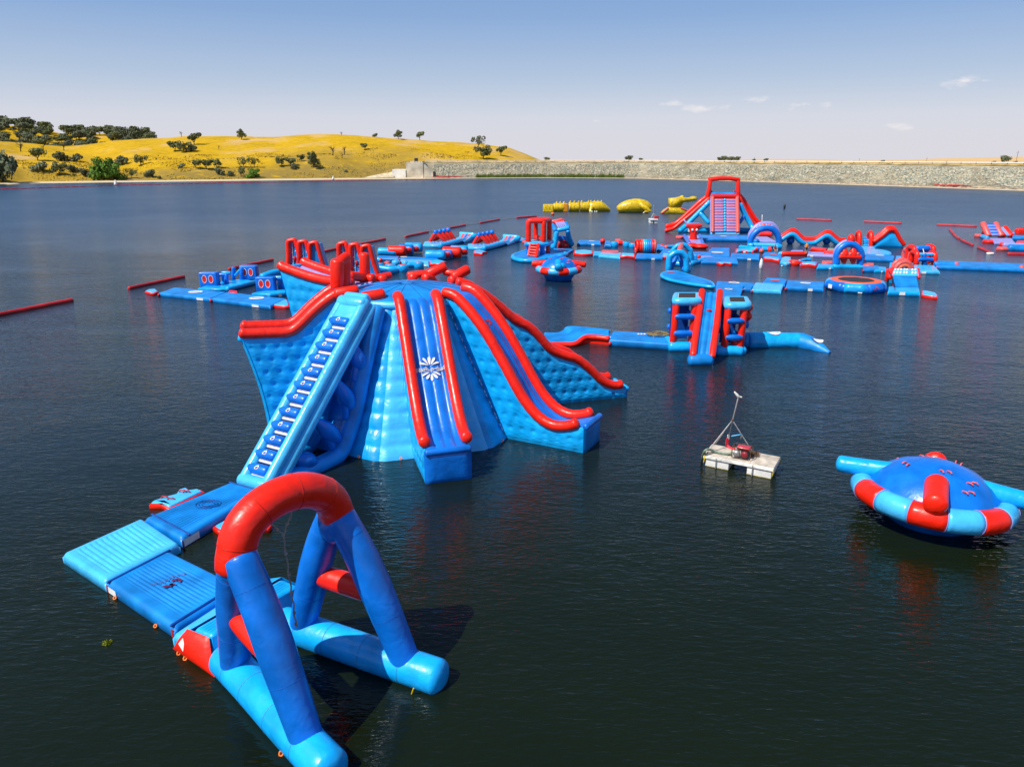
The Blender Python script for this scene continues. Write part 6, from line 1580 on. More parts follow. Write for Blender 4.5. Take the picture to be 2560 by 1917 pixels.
# ---------------------------------------------------------------- spiky arch
K=crop(1840,560,7.9)
def spiky():
    Y=baseY(*K(560,455)); T=Thing('crown_arch','rounded royal blue arch with a crown of pale spikes in front of the big slide','inflatable arch',(A(*K(560,440),Y).x,Y,0))
    f=[A(*K(275,400),Y),A(*K(300,280),Y),A(*K(370,180),Y),A(*K(470,112),Y),A(*K(600,85),Y),A(*K(720,105),Y),A(*K(800,180),Y),A(*K(845,290),Y),A(*K(850,420),Y)]
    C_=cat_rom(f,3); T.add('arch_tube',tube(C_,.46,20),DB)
    for x,y,m in ((390,75,LC),(460,40,LC),(530,15,PK),(600,25,LC),(660,30,PK),(720,45,LC),(320,170,PK)):
        y-=28; p=A(*K(x,y),Y+.6); c=A(*K(600,260),Y+.6); q=p.lerp(c,.28); T.add('crown_spike',tube([q,q.lerp(p,.6),p],[.48,.38,.08],10),m)
    T.add('back_arch',tube(cat_rom([v+Vector((.6,2.2,.5)) for v in f],2),.45,14),LC)
    T.add('base_float',seg(G(*K(250,420),.3),G(*K(330,425),.3),.4,14),LB); T.add('base_float',seg(G(*K(330,415),.35),G(*K(830,425),.35),.36,14),SB); T.add('base_float',seg(G(*K(800,450),.3),G(*K(880,450),.3),.42,14),LB)
    T.add('base_mat',padgeo([G(*K(360,330),.4),G(*K(800,340),.4),G(*K(620,250),.4),G(*K(400,250),.4)],.42,-.1),LC)
    T.add('blue_foot',ball(G(*K(400,350),.3),.55,14,.9),MB_)
spiky()
# ---------------------------------------------------------------- wavy bridge
def wavy():
    Y=baseY(*K(1440,405)); T=Thing('wave_bridge','long zigzag bridge with light blue legs, double red rails and blue balls beneath','inflatable bridge',(A(*K(1440,400),Y).x,Y,0))
    lo=[(870,335),(960,275),(1060,215),(1110,208),(1160,230),(1260,330),(1330,375),(1440,382),(1540,375),(1620,330),(1740,255),(1800,240),(1850,262),(1950,350),(2030,400),(2120,400)]
    T.add('lower_tube',tube(cat_rom([A(*K(x,y),Y) for x,y in lo],3),.40,16),LB)
    for dy,Yy,r in ((-58,Y+.2,.36),(-88,Y+1.8,.34)):
        up=[(x+ (20 if dy<-70 else 0),y+dy) for x,y in lo]
        T.add('red_rail',tube(cat_rom([A(*K(x,y),Yy) for x,y in up],3),r,16),RD)
    def bed(u,v):
        i=min(len(lo)-2,int(u*(len(lo)-1))); f=u*(len(lo)-1)-i; x=lo[i][0]*(1-f)+lo[i+1][0]*f; y=lo[i][1]*(1-f)+lo[i+1][1]*f; return A(*K(x,y-30),Y+.1+1.7*v)
    T.add('bridge_bed',surf(bed,45,4),MB_)
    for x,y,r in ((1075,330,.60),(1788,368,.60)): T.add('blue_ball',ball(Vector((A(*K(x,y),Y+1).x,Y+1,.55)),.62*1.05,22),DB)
wavy()
# centre-right pads
polyT('rounded royal blue mat in the centre right with pale red print',[K(520,610),K(560,550),K(760,555),K(900,610),K(900,680),K(700,670),K(560,655)],.38,MB_,logo=K(740,605))
step('red bow shaped pad with white middle below the rounded blue mat',[K(540,700),K(700,705),K(860,745),K(870,690),K(700,660),K(545,655)],z=.34,white=0)
polyT('light blue round pad with white label beside the red bow',[K(870,740),K(900,660),K(960,640),K(1090,650),K(1080,760),K(980,765)],.42,SB,labels=(5,4,.1))
drum(K,1160,725,.85,.55,'red and white drum shaped pad between two bow pads',RD,PK); tubeT('curved light blue tube lying over the drum pad',[(*K(1250,745),baseY(*K(1250,775))),(*K(1360,715),baseY(*K(1360,745))),(*K(1460,710),baseY(*K(1460,740)))],.28,LB,k=3)
step('red bow shaped pad with white middle, right hand one near the kite arch',[K(1275,820),K(1440,810),K(1585,840),K(1590,780),K(1290,765)],z=.38,white=0)
pad('royal blue mat behind the right hand red bow pad',[K(1260,775),K(1600,790),K(1620,740),K(1400,730)],.36,MB_,rings=False)
pad('light blue mat leading to the kite arch with white label',[K(1595,850),K(1930,850),K(1930,790),K(1620,785)],.34,LB,labels=(.72,),rings=False)
step('flat pale red cushion on the mat left of the kite arch',[K(1690,790),K(1900,795),K(1900,755),K(1700,750)],z=.5,top=False,m=PK)
tubeT('long red tube in the water beside the standing person',[(*K(930,590),baseY(*K(930,620))),(*K(1150,590),baseY(*K(1150,622))),(*K(1390,590),baseY(*K(1390,622)))],.36,RD)
pad('lilac blue mat with white label behind the long red tube',[K(1410,600),K(1950,625),K(1950,560),K(1420,545)],.36,LC,labels=(.10,),rings=False)
step('red slab pad, nearer of two on the lilac mat',[K(1720,600),K(1950,600),K(1950,545),K(1740,545)],z=.5,top=False); step('red slab pad, farther of two on the lilac mat',[K(1470,505),K(1740,545),K(1800,500),K(1500,475)],z=.45,top=False)
step('grey green worn pad beside the far red slab',[K(1800,540),K(1940,540),K(1940,500),K(1810,495)],z=.4,top=False,m=mat('worn_green_pad',(.25,.33,.25),.7)); pad('small lilac mat behind the long red tube',[K(1060,550),K(1330,560),K(1330,515),K(1090,515)],.3,LC,rings=False)
tubeT('light blue tube in front of the crown arch, right part',[(*K(510,490),baseY(*K(510,525))),(*K(610,495),baseY(*K(610,528)))],.42,LB); tubeT('dark blue tube in front of the crown arch, left part',[(*K(390,480),baseY(*K(390,520))),(*K(500,490),baseY(*K(500,525)))],.42,DB)
step('red pad right of the crown arch tubes near the seated person',[K(625,520),K(700,525),K(700,470),K(630,470)],z=.5,top=False)
pad('pale strip mat behind the rounded blue mat',[K(830,565),K(1050,575),K(1050,545),K(850,540)],.25,SB,rings=False)
pball(K,500,565,.36,PK,'small pale red float ball at the edge of the rounded mat')
# people
def person_seated(px,py):
    Y=baseY(px,py); c=A(px,py,Y); c=Vector((c.x,Y,.45)); T=Thing('person','person in a maroon top and dark shorts sitting on the edge of the blue mat','person',(c.x,Y,.4))
    def skin_body(pts,m,nm): T.add(nm,join(*[tube(cat_rom([c+Vector(p) for p in q],3),r,10) for q,r in pts]),m)
    skin_body([([(0,0,.05),(0,.02,.3),(0,.05,.58)],[.17,.17,.17,.19,.19,.17,.14])],MAR,'torso')
    skin_body([([(-.1,0,.1),(-.14,-.4,.12),(-.15,-.48,-.3)],.085),([(.1,0,.1),(.15,-.4,.14),(.17,-.46,-.3)],.085)],SKIN,'legs') 
    skin_body([([(-.2,.05,.52),(-.3,-.1,.3),(-.2,-.3,.2)],.05),([(.2,.05,.52),(.32,-.05,.3),(.3,-.1,.08)],.05)],SKIN,'arms')
    skin_body([([(0,.03,.58),(0,.02,.70)],[.06]*4)],SKIN,'neck'); T.add('head',ball(c+Vector((0,.0,.80)),.115,14,1.15),SKIN); T.add('hair',ball(c+Vector((0,.03,.84)),.118,14,1.05),HAIR)
    T.add('shorts',join(tube([c+Vector((-.1,.05,.1)),c+Vector((-.13,-.25,.13))],.11,10),tube([c+Vector((.1,.05,.1)),c+Vector((.13,-.25,.14))],.11,10)),CLO)
person_seated(1937,634)
def person_standing(px,py):
    Y=baseY(px,py); c=A(px,py,Y); c=Vector((c.x,Y,.3)); T=Thing('person','person in an orange life vest and dark shorts standing beside the long red tube','person',(c.x,Y,.25))
    def tb(q,r,nm,m): T.add(nm,tube(cat_rom([c+Vector(p) for p in q],3),r,10),m)
    tb([(-.09,0,.05),(-.10,.02,.45),(-.09,0,.88)],[.05,.06,.065,.07,.08,.085,.09],'leg',SKIN); tb([(.09,0,.05),(.12,.02,.45),(.09,0,.88)],[.05,.06,.065,.07,.08,.085,.09],'leg',SKIN)
    tb([(0,0,.72),(0,0,.95)],.17,'shorts',CLO); tb([(0,0,.95),(0,.0,1.2),(0,.02,1.42)],[.17,.18,.19,.2,.2,.18,.13],'vest',VEST)
    tb([(-.2,0,1.36),(-.27,.0,1.1),(-.2,-.2,.95)],.05,'arm',SKIN); tb([(.2,0,1.36),(.28,0,1.1),(.26,-.08,.86)],.05,'arm',SKIN); tb([(0,0,1.4),(0,0,1.52)],.055,'neck',SKIN)
    T.add('head',ball(c+Vector((0,0,1.62)),.11,14,1.15),SKIN); T.add('hair',ball(c+Vector((0,.03,1.66)),.115,14,1.0),HAIR)
person_standing(2014,640)
# white marker floats
K=crop(1840,560,7.9)
p=G(*K(490,870)); single('marker_float','slim white marker float standing alone on the water in the centre right','marker float',lathe([(.08,-.2),(.2,.0),(.24,.5),(.16,1.0),(.03,1.25)],14,p),WH)
p=G(*K(905,835)); single('marker_float','tiny cream float lying on the water right of the slim white marker','marker float',ball(p+Vector((0,0,.05)),.14,10,.6),FOAM)
# ---------------------------------------------------------------- kite arch
K=crop(2060,560,7.373)
def kite():
    Y=baseY(*K(450,800)); T=Thing('kite_arch','royal blue arch holding two red leaf shaped bags and a red ball on top','inflatable arch',(A(*K(450,780),Y).x,Y,0))
    f=[A(*K(228,770),Y),A(*K(235,600),Y),A(*K(262,500),Y),A(*K(350,410),Y),A(*K(430,375),Y),A(*K(510,375),Y),A(*K(600,420),Y),A(*K(672,500),Y),A(*K(690,600),Y),A(*K(672,770),Y)]
    T.add('arch_tube',tube(cat_rom(f,3),.42,18),DB); T.add('arch_back',tube(cat_rom([v+Vector((.2,.9,.2)) for v in f],2),.32,12),LC)
    T.add('red_ball',ball(A(*K(495,295),Y+.3),.5,20,1.5),RD)
    for x in (370,535):
        a=A(*K(x,400),Y); b=A(*K(x,775),Y); n=12; r=[.06,.2,.34,.46,.54,.58,.57,.52,.45,.36,.26,.15,.05]
        T.add('red_bag',tube([a.lerp(b,k/n) for k in range(n+1)],r,18,ax=(0,1,0)),RD)
    T.add('red_cross_bar',seg(A(*K(290,605),Y-.3),A(*K(665,610),Y-.3),.30,14),RD)
    for x in (330,480,620): T.add('orange_knob',ball(A(*K(x,555),Y-.3),.24,12),PK)
    T.add('base_float',seg(A(*K(180,790),Y-.2),A(*K(720,800),Y-.2),.36,16),LB)
kite()
pad('blue mat with pale red cushion just right of the kite arch',[K(720,835),K(1030,840),K(1010,765),K(730,755)],.36,MB_,rings=True)
step('flat pale red cushion right of the kite arch',[K(720,780),K(910,790),K(920,745),K(730,735)],z=.5,top=False,m=PK)
pad('short light blue mat with white tape near the ramp',[K(930,845),K(1160,850),K(1150,790),K(960,780)],.34,LB,rings=False,labels=(.55,))
pad('blue mat with white print behind the kite arch',[K(740,635),K(1285,655),K(1300,580),K(780,540)],.38,MB_,logo=(.5,.7,.6))
pad('light blue mat right of the printed mat',[K(1310,665),K(1500,700),K(1530,600),K(1330,580)],.36,LB,rings=False)
# hump slide
def hump():
    Y=baseY(*K(1200,430)); T=Thing('hump_slide','light blue hump shaped slide with curling double red rails, behind the kite arch','inflatable slide',(A(*K(1200,420),Y).x,Y,0))
    prof=[(925,420),(960,345),(1080,255),(1200,170),(1260,160),(1310,175),(1360,270),(1430,380),(1470,425)]
    def fn(u,v):
        i=min(7,int(u*8)); f=u*8-i; x=prof[i][0]*(1-f)+prof[i+1][0]*f; y=prof[i][1]*(1-f)+prof[i+1][1]*f; t=A(*K(x,y),Y); return Vector((t.x,Y-.25*math.sin(math.pi*min(1,v*1.0))**.5*min(1,u*6,(1-u)*6),max(0,t.z)*v-.1*(1-v)))
    T.add('hump_side',surf(fn,32,10),LB)
    T.add('hump_side',surf(lambda u,v:fn(u,v)+Vector((0,2.4,0)),32,6),LB)
    for d,Yy in ((-30,Y),(-62,Y+2.2)):
        pts=[(920,330),(1080,215),(1190,120),(1290,120),(1345,190),(1400,300),(1470,385)]
        T.add('red_rail',tube(cat_rom([A(*K(x-(20 if d<-50 else 0),y+d+25),Yy) for x,y in pts],5),.38,14),RD)
    def bed(u,v): p=fn(u,1); return Vector((p.x,Y+2.3*v,p.z+.05))
    T.add('hump_bed',surf(bed,32,3),DB)
hump()
def stair_arch():
    Y=baseY(*K(780,425)); T=Thing('blue_stair','short royal blue stair between two red hoops left of the hump slide','inflatable obstacle',(A(*K(780,400),Y).x,Y,0))
    for x in (665,885):
        c=A(*K(x,330),Y); T.add('red_hoop',tube([Vector((c.x+.1*math.cos(a),Y+.9+.9*math.cos(a),.1+max(-.05,2.1*math.sin(a)))) for a in [k*math.pi/14 for k in range(15)]],.36,14),RD)
    for k in range(4):
        a=A(*K(735,400-k*45),Y+.2+k*.5); b=A(*K(840,400-k*45),Y+.2+k*.5); T.add('stair_roll',seg(a,b,.26,12),MB_ if k%2 else LB)
    T.add('base_mat',padgeo([G(*K(620,480),.35),G(*K(960,480),.35),G(*K(930,410),.35),G(*K(640,410),.35)],.38,-.1),SB)
stair_arch()
polyT('light blue raft with rings and pale prints in front of the blue stair',[K(735,545),K(1180,560),K(1190,500),K(1000,465),K(760,470)],.40,SB,tube_m=LB)
step('small pale red tongue pad at the right tip of the light blue raft',[K(1150,550),K(1230,560),K(1240,530),K(1150,500)],top=False,m=RD)
# red roller frame
def roller_frame():
    Y=baseY(*K(1850,780)); T=Thing('roller_frame','red framed obstacle with royal blue crossing rollers right of the hump slide','inflatable obstacle',(A(*K(1840,760),Y).x,Y,0))
    def hoop(x0,yt,yb,Y0,dpt,m):
        a=A(*K(x0,yb),Y0); t=A(*K(x0,yt),Y0).z; T.add('red_hoop',tube(cat_rom([Vector((a.x,Y0,.3)),Vector((a.x,Y0,t*.75)),Vector((a.x,Y0+.3,t)),Vector((a.x,Y0+dpt,t)),Vector((a.x,Y0+dpt+.3,t*.75)),Vector((a.x,Y0+dpt+.3,.3))],4),.34,14),m)
    hoop(1695,540,760,Y,1.2,RD); hoop(2020,560,770,Y,1.2,RD); hoop(1640,450,720,Y+2.4,1.5,RD); hoop(1560,500,700,Y+4,1.2,PK); hoop(1985,440,700,Y+2.5,1.5,RD)
    T.add('upper_roller',seg(A(*K(1715,455),Y+2.5),A(*K(1925,455),Y+2.5),.40,14),DB)
    T.add('cross_bar',seg(A(*K(1720,560),Y),A(*K(2000,560),Y),.2,10),SB); T.add('lower_roller',seg(A(*K(1740,655),Y-.2),A(*K(1990,655),Y-.2),.26,12),DB)
    T.add('centre_post',tube([A(*K(1850,750),Y),A(*K(1850,640),Y),A(*K(1850,560),Y)],[.34,.30,.28],14),DB); T.add('white_cord',seg(A(*K(1825,460),Y+.5),A(*K(1850,560),Y),.05,6),WH)
    T.add('red_lining',seg(A(*K(1750,480),Y+3),A(*K(1900,480),Y+3),.3,10),RD)
    q=[G(*K(1560,870),.35),G(*K(2140,880),.35),G(*K(2040,775),.35),G(*K(1650,760),.35)]; T.add('base_mat',padgeo(q,.42,-.12,4,0),SB); side_label(T,q[0],q[1],.42,.56,.08,.35)
roller_frame()
tubeT('very long royal blue walkway, left half, running right from the roller frame',[G(2338,661,.3),G(2392,663,.3),G(2440,664.5,.3)] and [(2338,661,baseY(2338,667)),(2392,663,baseY(2392,669)),(2388,663,baseY(2388,669))][:2],.42,MB_,name='walkway_tube',cat='walkway')
pad('very long royal blue walkway mat leading off the right edge',[(2340,665),(2580,674),(2580,659),(2340,651)],.42,MB_,labels=())
tubeT('red joint ring on the long blue walkway',[(2391,661.5,baseY(2391,668)-.6),(2391,659.5,baseY(2391,668)-.1)],.3,PK,name='joint_ring',cat='joint ring'); tubeT('red joint ring on the long blue walkway at the right edge',[(2554,670.5,baseY(2554,676)-.6),(2554,668,baseY(2554,676)-.1)],.3,PK,name='joint_ring',cat='joint ring')
# ---------------------------------------------------------------- trampoline
def trampoline():
    px,py=2140,700; zt=1.0; c=G(2140,700,zt); T=Thing('trampoline','round inflatable trampoline with orange apron and dark mesh, blue segments with a red curl print','trampoline',(c.x,c.y,0))
    C0=Vector((c.x,c.y,0)); l=G(2066,712,.5); r_=G(2216,712,.5); Rr=(r_-l).length/2-.55; Rt=.58
    n=8
    for k in range(n):
        a0=2*math.pi*(k)/n-math.atan2(0,1)+math.atan2(-C0.y,-C0.x)-math.pi/8; a1=a0+2*math.pi/n
        p0=C0+Vector((Rr*math.cos(a0),Rr*math.sin(a0),.42)); p1=C0+Vector((Rr*math.cos(a1),Rr*math.sin(a1),.42))
        T.add('ring_segment',tube([p0.lerp(p1,j/4) for j in range(5)],Rt,22,cap=False),LB if k%2==0 else DB)
        T.add('ring_joint',ball(p0,Rt*.995,18),DB)
    ap=[(Rr+.12,.95),(Rr-.35,1.06),(Rr*.62,1.04)]
    T.add('orange_apron',lathe([(Rr-.15,.93),(Rr-.2,1.02),(Rr*.62,1.06),(Rr*.6,1.0)],8,C0) if False else xf(lathe([(Rr-.05,.90),(Rr-.1,1.02),(Rr*.68,1.05),(Rr*.67,1.0)],16),Matrix.Translation(C0)),OR,smooth=False)
    T.add('mesh_bed',xf(lathe([(Rr*.68,1.056),(.05,1.06)],8),Matrix.Translation(C0)@Matrix.Rotation(R(22.5),4,'Z')),MESH,smooth=False)
    # prints
    d=(Vector((0,0,0))-C0); d.z=0; d.normalize(); s=Vector((-d.y,d.x,0)); 
    def on(x,z): # point on the front right tube face
        a=math.atan2(-s.y*-1,1); base=C0+(d*math.cos(R(38))+(-s if True else s)*0); ang=math.atan2(d.y,d.x)+R(38); u=Vector((math.cos(ang),math.sin(ang),0)); w=Vector((-u.y,u.x,0)); return C0+u*(Rr*.975+Rt*math.cos(math.asin(max(-1,min(1,z/Rt)))))+w*x+Vector((0,0,.42+z))
    T.add('curl_print',curl(0,.15,.42,on),LOGR,smooth=False)
    ang=math.atan2(d.y,d.x)-R(50); u=Vector((math.cos(ang),math.sin(ang),0)); w=Vector((-u.y,u.x,0))
    pc=C0+u*(Rr*.96+Rt+.02); T.add('white_label',([pc+w*x+Vector((0,0,.42+z)) for x,z in ((-.3,-.18),(.3,-.18),(.3,.25),(-.3,.25))],[(0,1,2,3)]),WH,smooth=False)
    u=d; w=Vector((-u.y,u.x,0)); pc=C0+u*(Rr*.93+Rt+.05); T.add('boarding_strap',tube([pc+w*x+Vector((0,0,z)) for x,z in ((-.8,.16),(-.75,.3),(.75,.3),(.8,.12))],.03,6),MB_)
    T.add('white_strap_label',([pc+u*.02+w*x+Vector((0,0,z)) for x,z in ((.35,.08),(.75,.08),(.75,.2),(.35,.2))],[(0,1,2,3)]),WH,smooth=False)
trampoline()
# stepped ramp right of the trampoline
def ramp():
    Y=baseY(*K(1480,1320)); T=Thing('dotted_ramp','light blue stepped ramp with dotted top panel and red dome hoods, right of the trampoline','inflatable ramp',(A(*K(1480,1300),Y).x,Y,0))
    q=[G(*K(1175,1250),.4),G(*K(1770,1270),.4),G(*K(1750,1170),.4),G(*K(1190,1160),.4)]; T.add('front_mat',padgeo(q,.5,-.12),LB); side_label(T,q[0],q[1],.37,.55,.1,.42)
    b0=G(*K(1280,1165),.5); b1=G(*K(1750,1170),.5); Y2=b0.y+2.8; z2=A(*K(1480,960),Y2).z
    a0=A(*K(1285,960),Y2); a1=A(*K(1700,965),Y2)
    def fn(u,v): p=b0.lerp(b1,u).lerp(a0.lerp(a1,u),v); return p+Vector((0,0,.04*abs(math.sin(u*math.pi*10))))
    T.add('ramp_bed',surf(fn,40,8),MB_)
    T.add('ramp_skirt',(lambda P:(P,[(0,1,2,3),(4,5,6,7)]))([b0,a0,Vector((a0.x,a0.y,-.1)),Vector((b0.x,b0.y,-.1)),b1,a1,Vector((a1.x,a1.y,-.1)),Vector((b1.x,b1.y,-.1))]),RD,smooth=False)
    t0=A(*K(1280,820),Y2+2.2); t1=A(*K(1720,825),Y2+2.2)
    V=[a0+Vector((-.3,0,.05)),a1+Vector((.2,0,.05)),t1,t0]
    def f2_(u,v): return V[0].lerp(V[1],u).lerp(V[3].lerp(V[2],u),v)+Vector((0,-.05,.08*math.sin(math.pi*v)))
    T.add('dotted_panel',surf(f2_,12,6),SB)
    for cx_,yy in [(x,y) for y in (.3,.75) for x in (.08,.2,.32,.46,.56,.78,.9)]: T.add('white_dot',ball(f2_(cx_,yy)+Vector((0,-.02,.03)),.13,10),WH)
    T.add('red_side',tube([V[0]+Vector((-.1,0,-.2)),V[3]+Vector((-.15,0,-.1))],.3,12),RD); T.add('red_side',tube([V[1]+Vector((.1,0,-.2)),V[2]+Vector((.1,0,-.1))],.2,12),RD)
    for k,o in ((0,0),(1,.6)):
        c=A(*K(1470-45*k,800-40*k),Y2+2.6+o*2); T.add('red_hood',tube([c+Vector((.95*math.cos(a),0,-.35+.95*math.sin(a))) for a in [j*math.pi/12 for j in range(13)]],.26,12),PK); 
        T.add('pale_hood',tube([c+Vector((.6*math.cos(a),-.1,-.35+.6*math.sin(a))) for a in [j*math.pi/12 for j in range(13)]],.22,12),OR if k==0 else SB)
    cq=[A(*K(1200,810),Y2+3),A(*K(1640,815),Y2+3),A(*K(1640,720),Y2+6),A(*K(1215,705),Y2+6)]
    zz=sum(p.z for p in cq)/4
    T.add('back_deck',([p for p in cq]+[Vector((p.x,p.y,-.1)) for p in cq],[(0,1,2,3),(0,4,5,1),(1,5,6,2),(3,7,4,0)]),LB,smooth=False)
    T.add('red_back_side',seg(Vector((cq[0].x-.1,cq[0].y,.3)),Vector((cq[0].x-.1,cq[0].y,max(.6,cq[0].z-.2))),.2,12),RD)
    T.add('blue_post',seg(Vector((cq[1].x-.4,cq[1].y-.3,.3)),Vector((cq[1].x-.4,cq[1].y-.3,cq[1].z+.2)),.3,12),LB)
    a=A(*K(1200,880),Y2+1); b=A(*K(1290,1150),Y); T.add('mooring_rope',tube([a,a.lerp(b,.5)+Vector((.2,0,-.1)),b],.06,6),BK)
ramp()
step('red edged step pad with pale speckled tongue at the right of the dotted ramp',[K(1790,1320),K(1920,1345),K(2090,1370),K(2100,1330),K(2060,1285),K(1900,1250),K(1790,1235)])
# mats between T mat and trampoline
K=crop(1640,540,4.809)
pad('sky blue ribbed step mat in front, between the T mat and the trampoline',[K(1150,880),K(1505,895),K(1545,810),K(1190,800)],.42,SB,5,0,labels=())
pad('short blue mat joining the T mat to the sky blue step',[K(1050,865),K(1150,870),K(1175,800),K(1090,798)],.38,MB_,labels=())
pad('royal blue mat with pale red print behind the sky blue step',[K(1275,800),K(1550,815),K(1580,755),K(1330,738)],.5,MB_,logo=(.5,.45,-.55),rings=False)
pad('royal blue mat with white label left of the trampoline',[K(1555,850),K(2015,870),K(2030,790),K(1580,770)],.42,MB_,labels=(.6,),logo=(.5,.6,.6))
K=crop(1660,710,7.53)
# ---------------------------------------------------------------- climbing cube with slide
def cube():
    T0=G(*K(740,1300)); T=Thing('climbing_cube','red and blue climbing cube with a red railed slide down its middle','inflatable climber',(T0.x,T0.y,0))
    Yl=baseY(*K(300,1240)); Yr=baseY(*K(1300,1320))
    def side(xs,yt,yb,Yf,xb,ytb,lad):
        # front posts, top ring, cross bars
        zt=A(*K((xs[0]+xs[1])/2,yt),Yf).z; X0=A(*K(xs[0],yb-300),Yf).x; X1=A(*K(xs[1],yb-300),Yf).x; dp=2.1
        sh=Vector((.12,0,0))
        for X,k in ((X0,0),(X1,1)):
            T.add('red_post',tube([Vector((X-.04,Yf,.45)),Vector((X,Yf,zt*.5)),Vector((X+.03,Yf,zt-.1))],[.27,.24,.26],16),RD)
            T.add('red_post',tube([Vector((X+.62,Yf+dp,.45)),Vector((X+.62,Yf+dp,zt*.5)),Vector((X+.65,Yf+dp,zt-.1))],[.26,.24,.26],14),RD)
        for z in (zt*.70,zt*.36):
            T.add('rung_roll',tube([Vector((X0+.02,Yf-.16,z)),Vector((X0+.3,Yf-.16,z)),Vector((X1-.3,Yf-.16,z)),Vector((X1-.02,Yf-.16,z))],[.17,.23,.23,.17],14),DB)
            T.add('side_roll',seg(Vector((X1+.05,Yf+.2,z)),Vector((X1+.05,Yf+dp-.2,z)),.2,12),DB); T.add('back_roll',seg(Vector((X0,Yf+dp,z)),Vector((X1,Yf+dp,z)),.22,12),DB)
        T.add('net_sheet',([Vector((X0,Yf+dp*.75,.5)),Vector((X1,Yf+dp*.75,.5)),Vector((X1,Yf+dp*.75,zt-.2)),Vector((X0,Yf+dp*.75,zt-.2))],[(0,1,2,3)]),DKR,smooth=False)
        c=[Vector((X0-.05,Yf-.1,0)),Vector((X1+.2,Yf-.1,0)),Vector((X1+.75,Yf+dp+.1,0)),Vector((X0+.5,Yf+dp+.1,0))]
        T.add('top_frame',tube([Vector((p.x,p.y,zt)) for i in range(4) for p in [c[i].lerp(c[(i+1)%4],j/4) for j in range(4)]],.30,16,closed=True),SB)
        T.add('white_trim',polypad([p.lerp(sum(c,Vector())/4,.16) for p in c],zt+.26,zt-.1,.04),WH); T.add('mesh_top',polypad([p.lerp(sum(c,Vector())/4,.22) for p in c],zt+.30,zt-.1,.03),MESH,smooth=False)
        return X0,X1,zt,dp
    X0,X1,zt,dp=side((195,545),330,1090,Yl,0,0,0); X2,X3,ztr,dp=side((1170,1465),410,1180,Yr,0,0,0)
    a=A(*K(125,1180),Yl-.1); b=A(*K(520,1190),Yl-.1); T.add('base_float',tube([Vector((a.x,a.y,.25)),Vector((a.x+1,a.y,.25)),Vector((b.x,b.y,.25))],.42,18),LB)
    a=A(*K(1010,1230),Yr); b=A(*K(1440,1265),Yr-.1); T.add('base_float',tube([Vector((a.x,a.y,.25)),Vector((a.x+1,a.y,.25)),Vector((b.x,b.y,.25))],.42,18),LB)
    for X,Yy in ((X0-.1,Yl),(X3+.1,Yr)): T.add('base_float',seg(Vector((X,Yy,.25)),Vector((X+.1,Yy+3,.25)),.4,16),LB)
    # slide: rails and ribbed bed
    Yt=Yl+1.3; Ye=baseY(*K(710,1530))
    def P(x,y,t): Y=Yt+(Ye-Yt)*t; return A(*K(x,y),Y)
    L_=[P(718,130,0),P(690,330,.17),P(655,560,.38),P(610,850,.62),P(570,1130,.83),P(545,1340,.96)]; R_=[P(1055,140,0),P(1040,330,.17),P(1010,600,.40),P(975,880,.62),P(935,1150,.83),P(905,1365,.96)]
    for q in (L_,R_): T.add('slide_rail',tube(cat_rom(q,4),.24,16),RD)
    C1=cat_rom(L_,6);C2=cat_rom(R_,6); m=len(C1)-1
    def fn(u,v): i=min(m-1,int(v*m)); f=v*m-i; a=C1[i].lerp(C1[i+1],f); b=C2[i].lerp(C2[i+1],f); return a.lerp(b,.06+.88*u)+Vector((0,0,-.16+.10*abs(math.sin(math.pi*u*3))**.7))
    T.add('slide_bed',surf(fn,24,30),MB_)
    e0,e1=G(*K(480,1450),.35),G(*K(955,1465),.35)
    def sd(C_,s):
        def f(u,v): i=min(m-1,int(u*m)); a=C_[i]; return Vector((a.x+s*.1,a.y,(a.z-.1)*v-.1*(1-v)))
        return f
    T.add('slide_side',surf(sd(C1,-1),20,6),LB); T.add('slide_side',surf(sd(C2,1),20,6),LB)
    T.add('slide_end',tube([Vector((e0.x+.2,Ye+.25,.30)),Vector(((e0.x+e1.x)/2,Ye+.25,.30)),Vector((e1.x-.2,Ye+.25,.30))],.44,18),MB_)
    T.add('red_print',ball(fn(.5,.32)+Vector((0,0,-.02)),.2,12,.4),LOGR)
    for t in (.0,1.): T.add('tie_patch',ball(fn(.1+.8*t,.08)+Vector((0,0,.02)),.1,8,.5),LC)
    # red side climber on the far right
    for k,(x,y) in enumerate(((1560,440),(1545,600))): T.add('side_bulge',ball(A(*K(x,y),Yr+1.2),.45,14,.9),RD)
    T.add('side_cap',ball(A(*K(1560,385),Yr+1.2),.36,12),SB); T.add('side_cap',ball(A(*K(1520,885),Yr+1.2),.3,12,.5),WH); T.add('side_tube',seg(A(*K(1530,720),Yr+1.3),A(*K(1530,790),Yr+1.3),.3,12),DB)
    T.add('red_knee',seg(A(*K(1320,1060),Yr+.3),A(*K(1400,1150),Yr+.1),.3,12),RD)
cube()
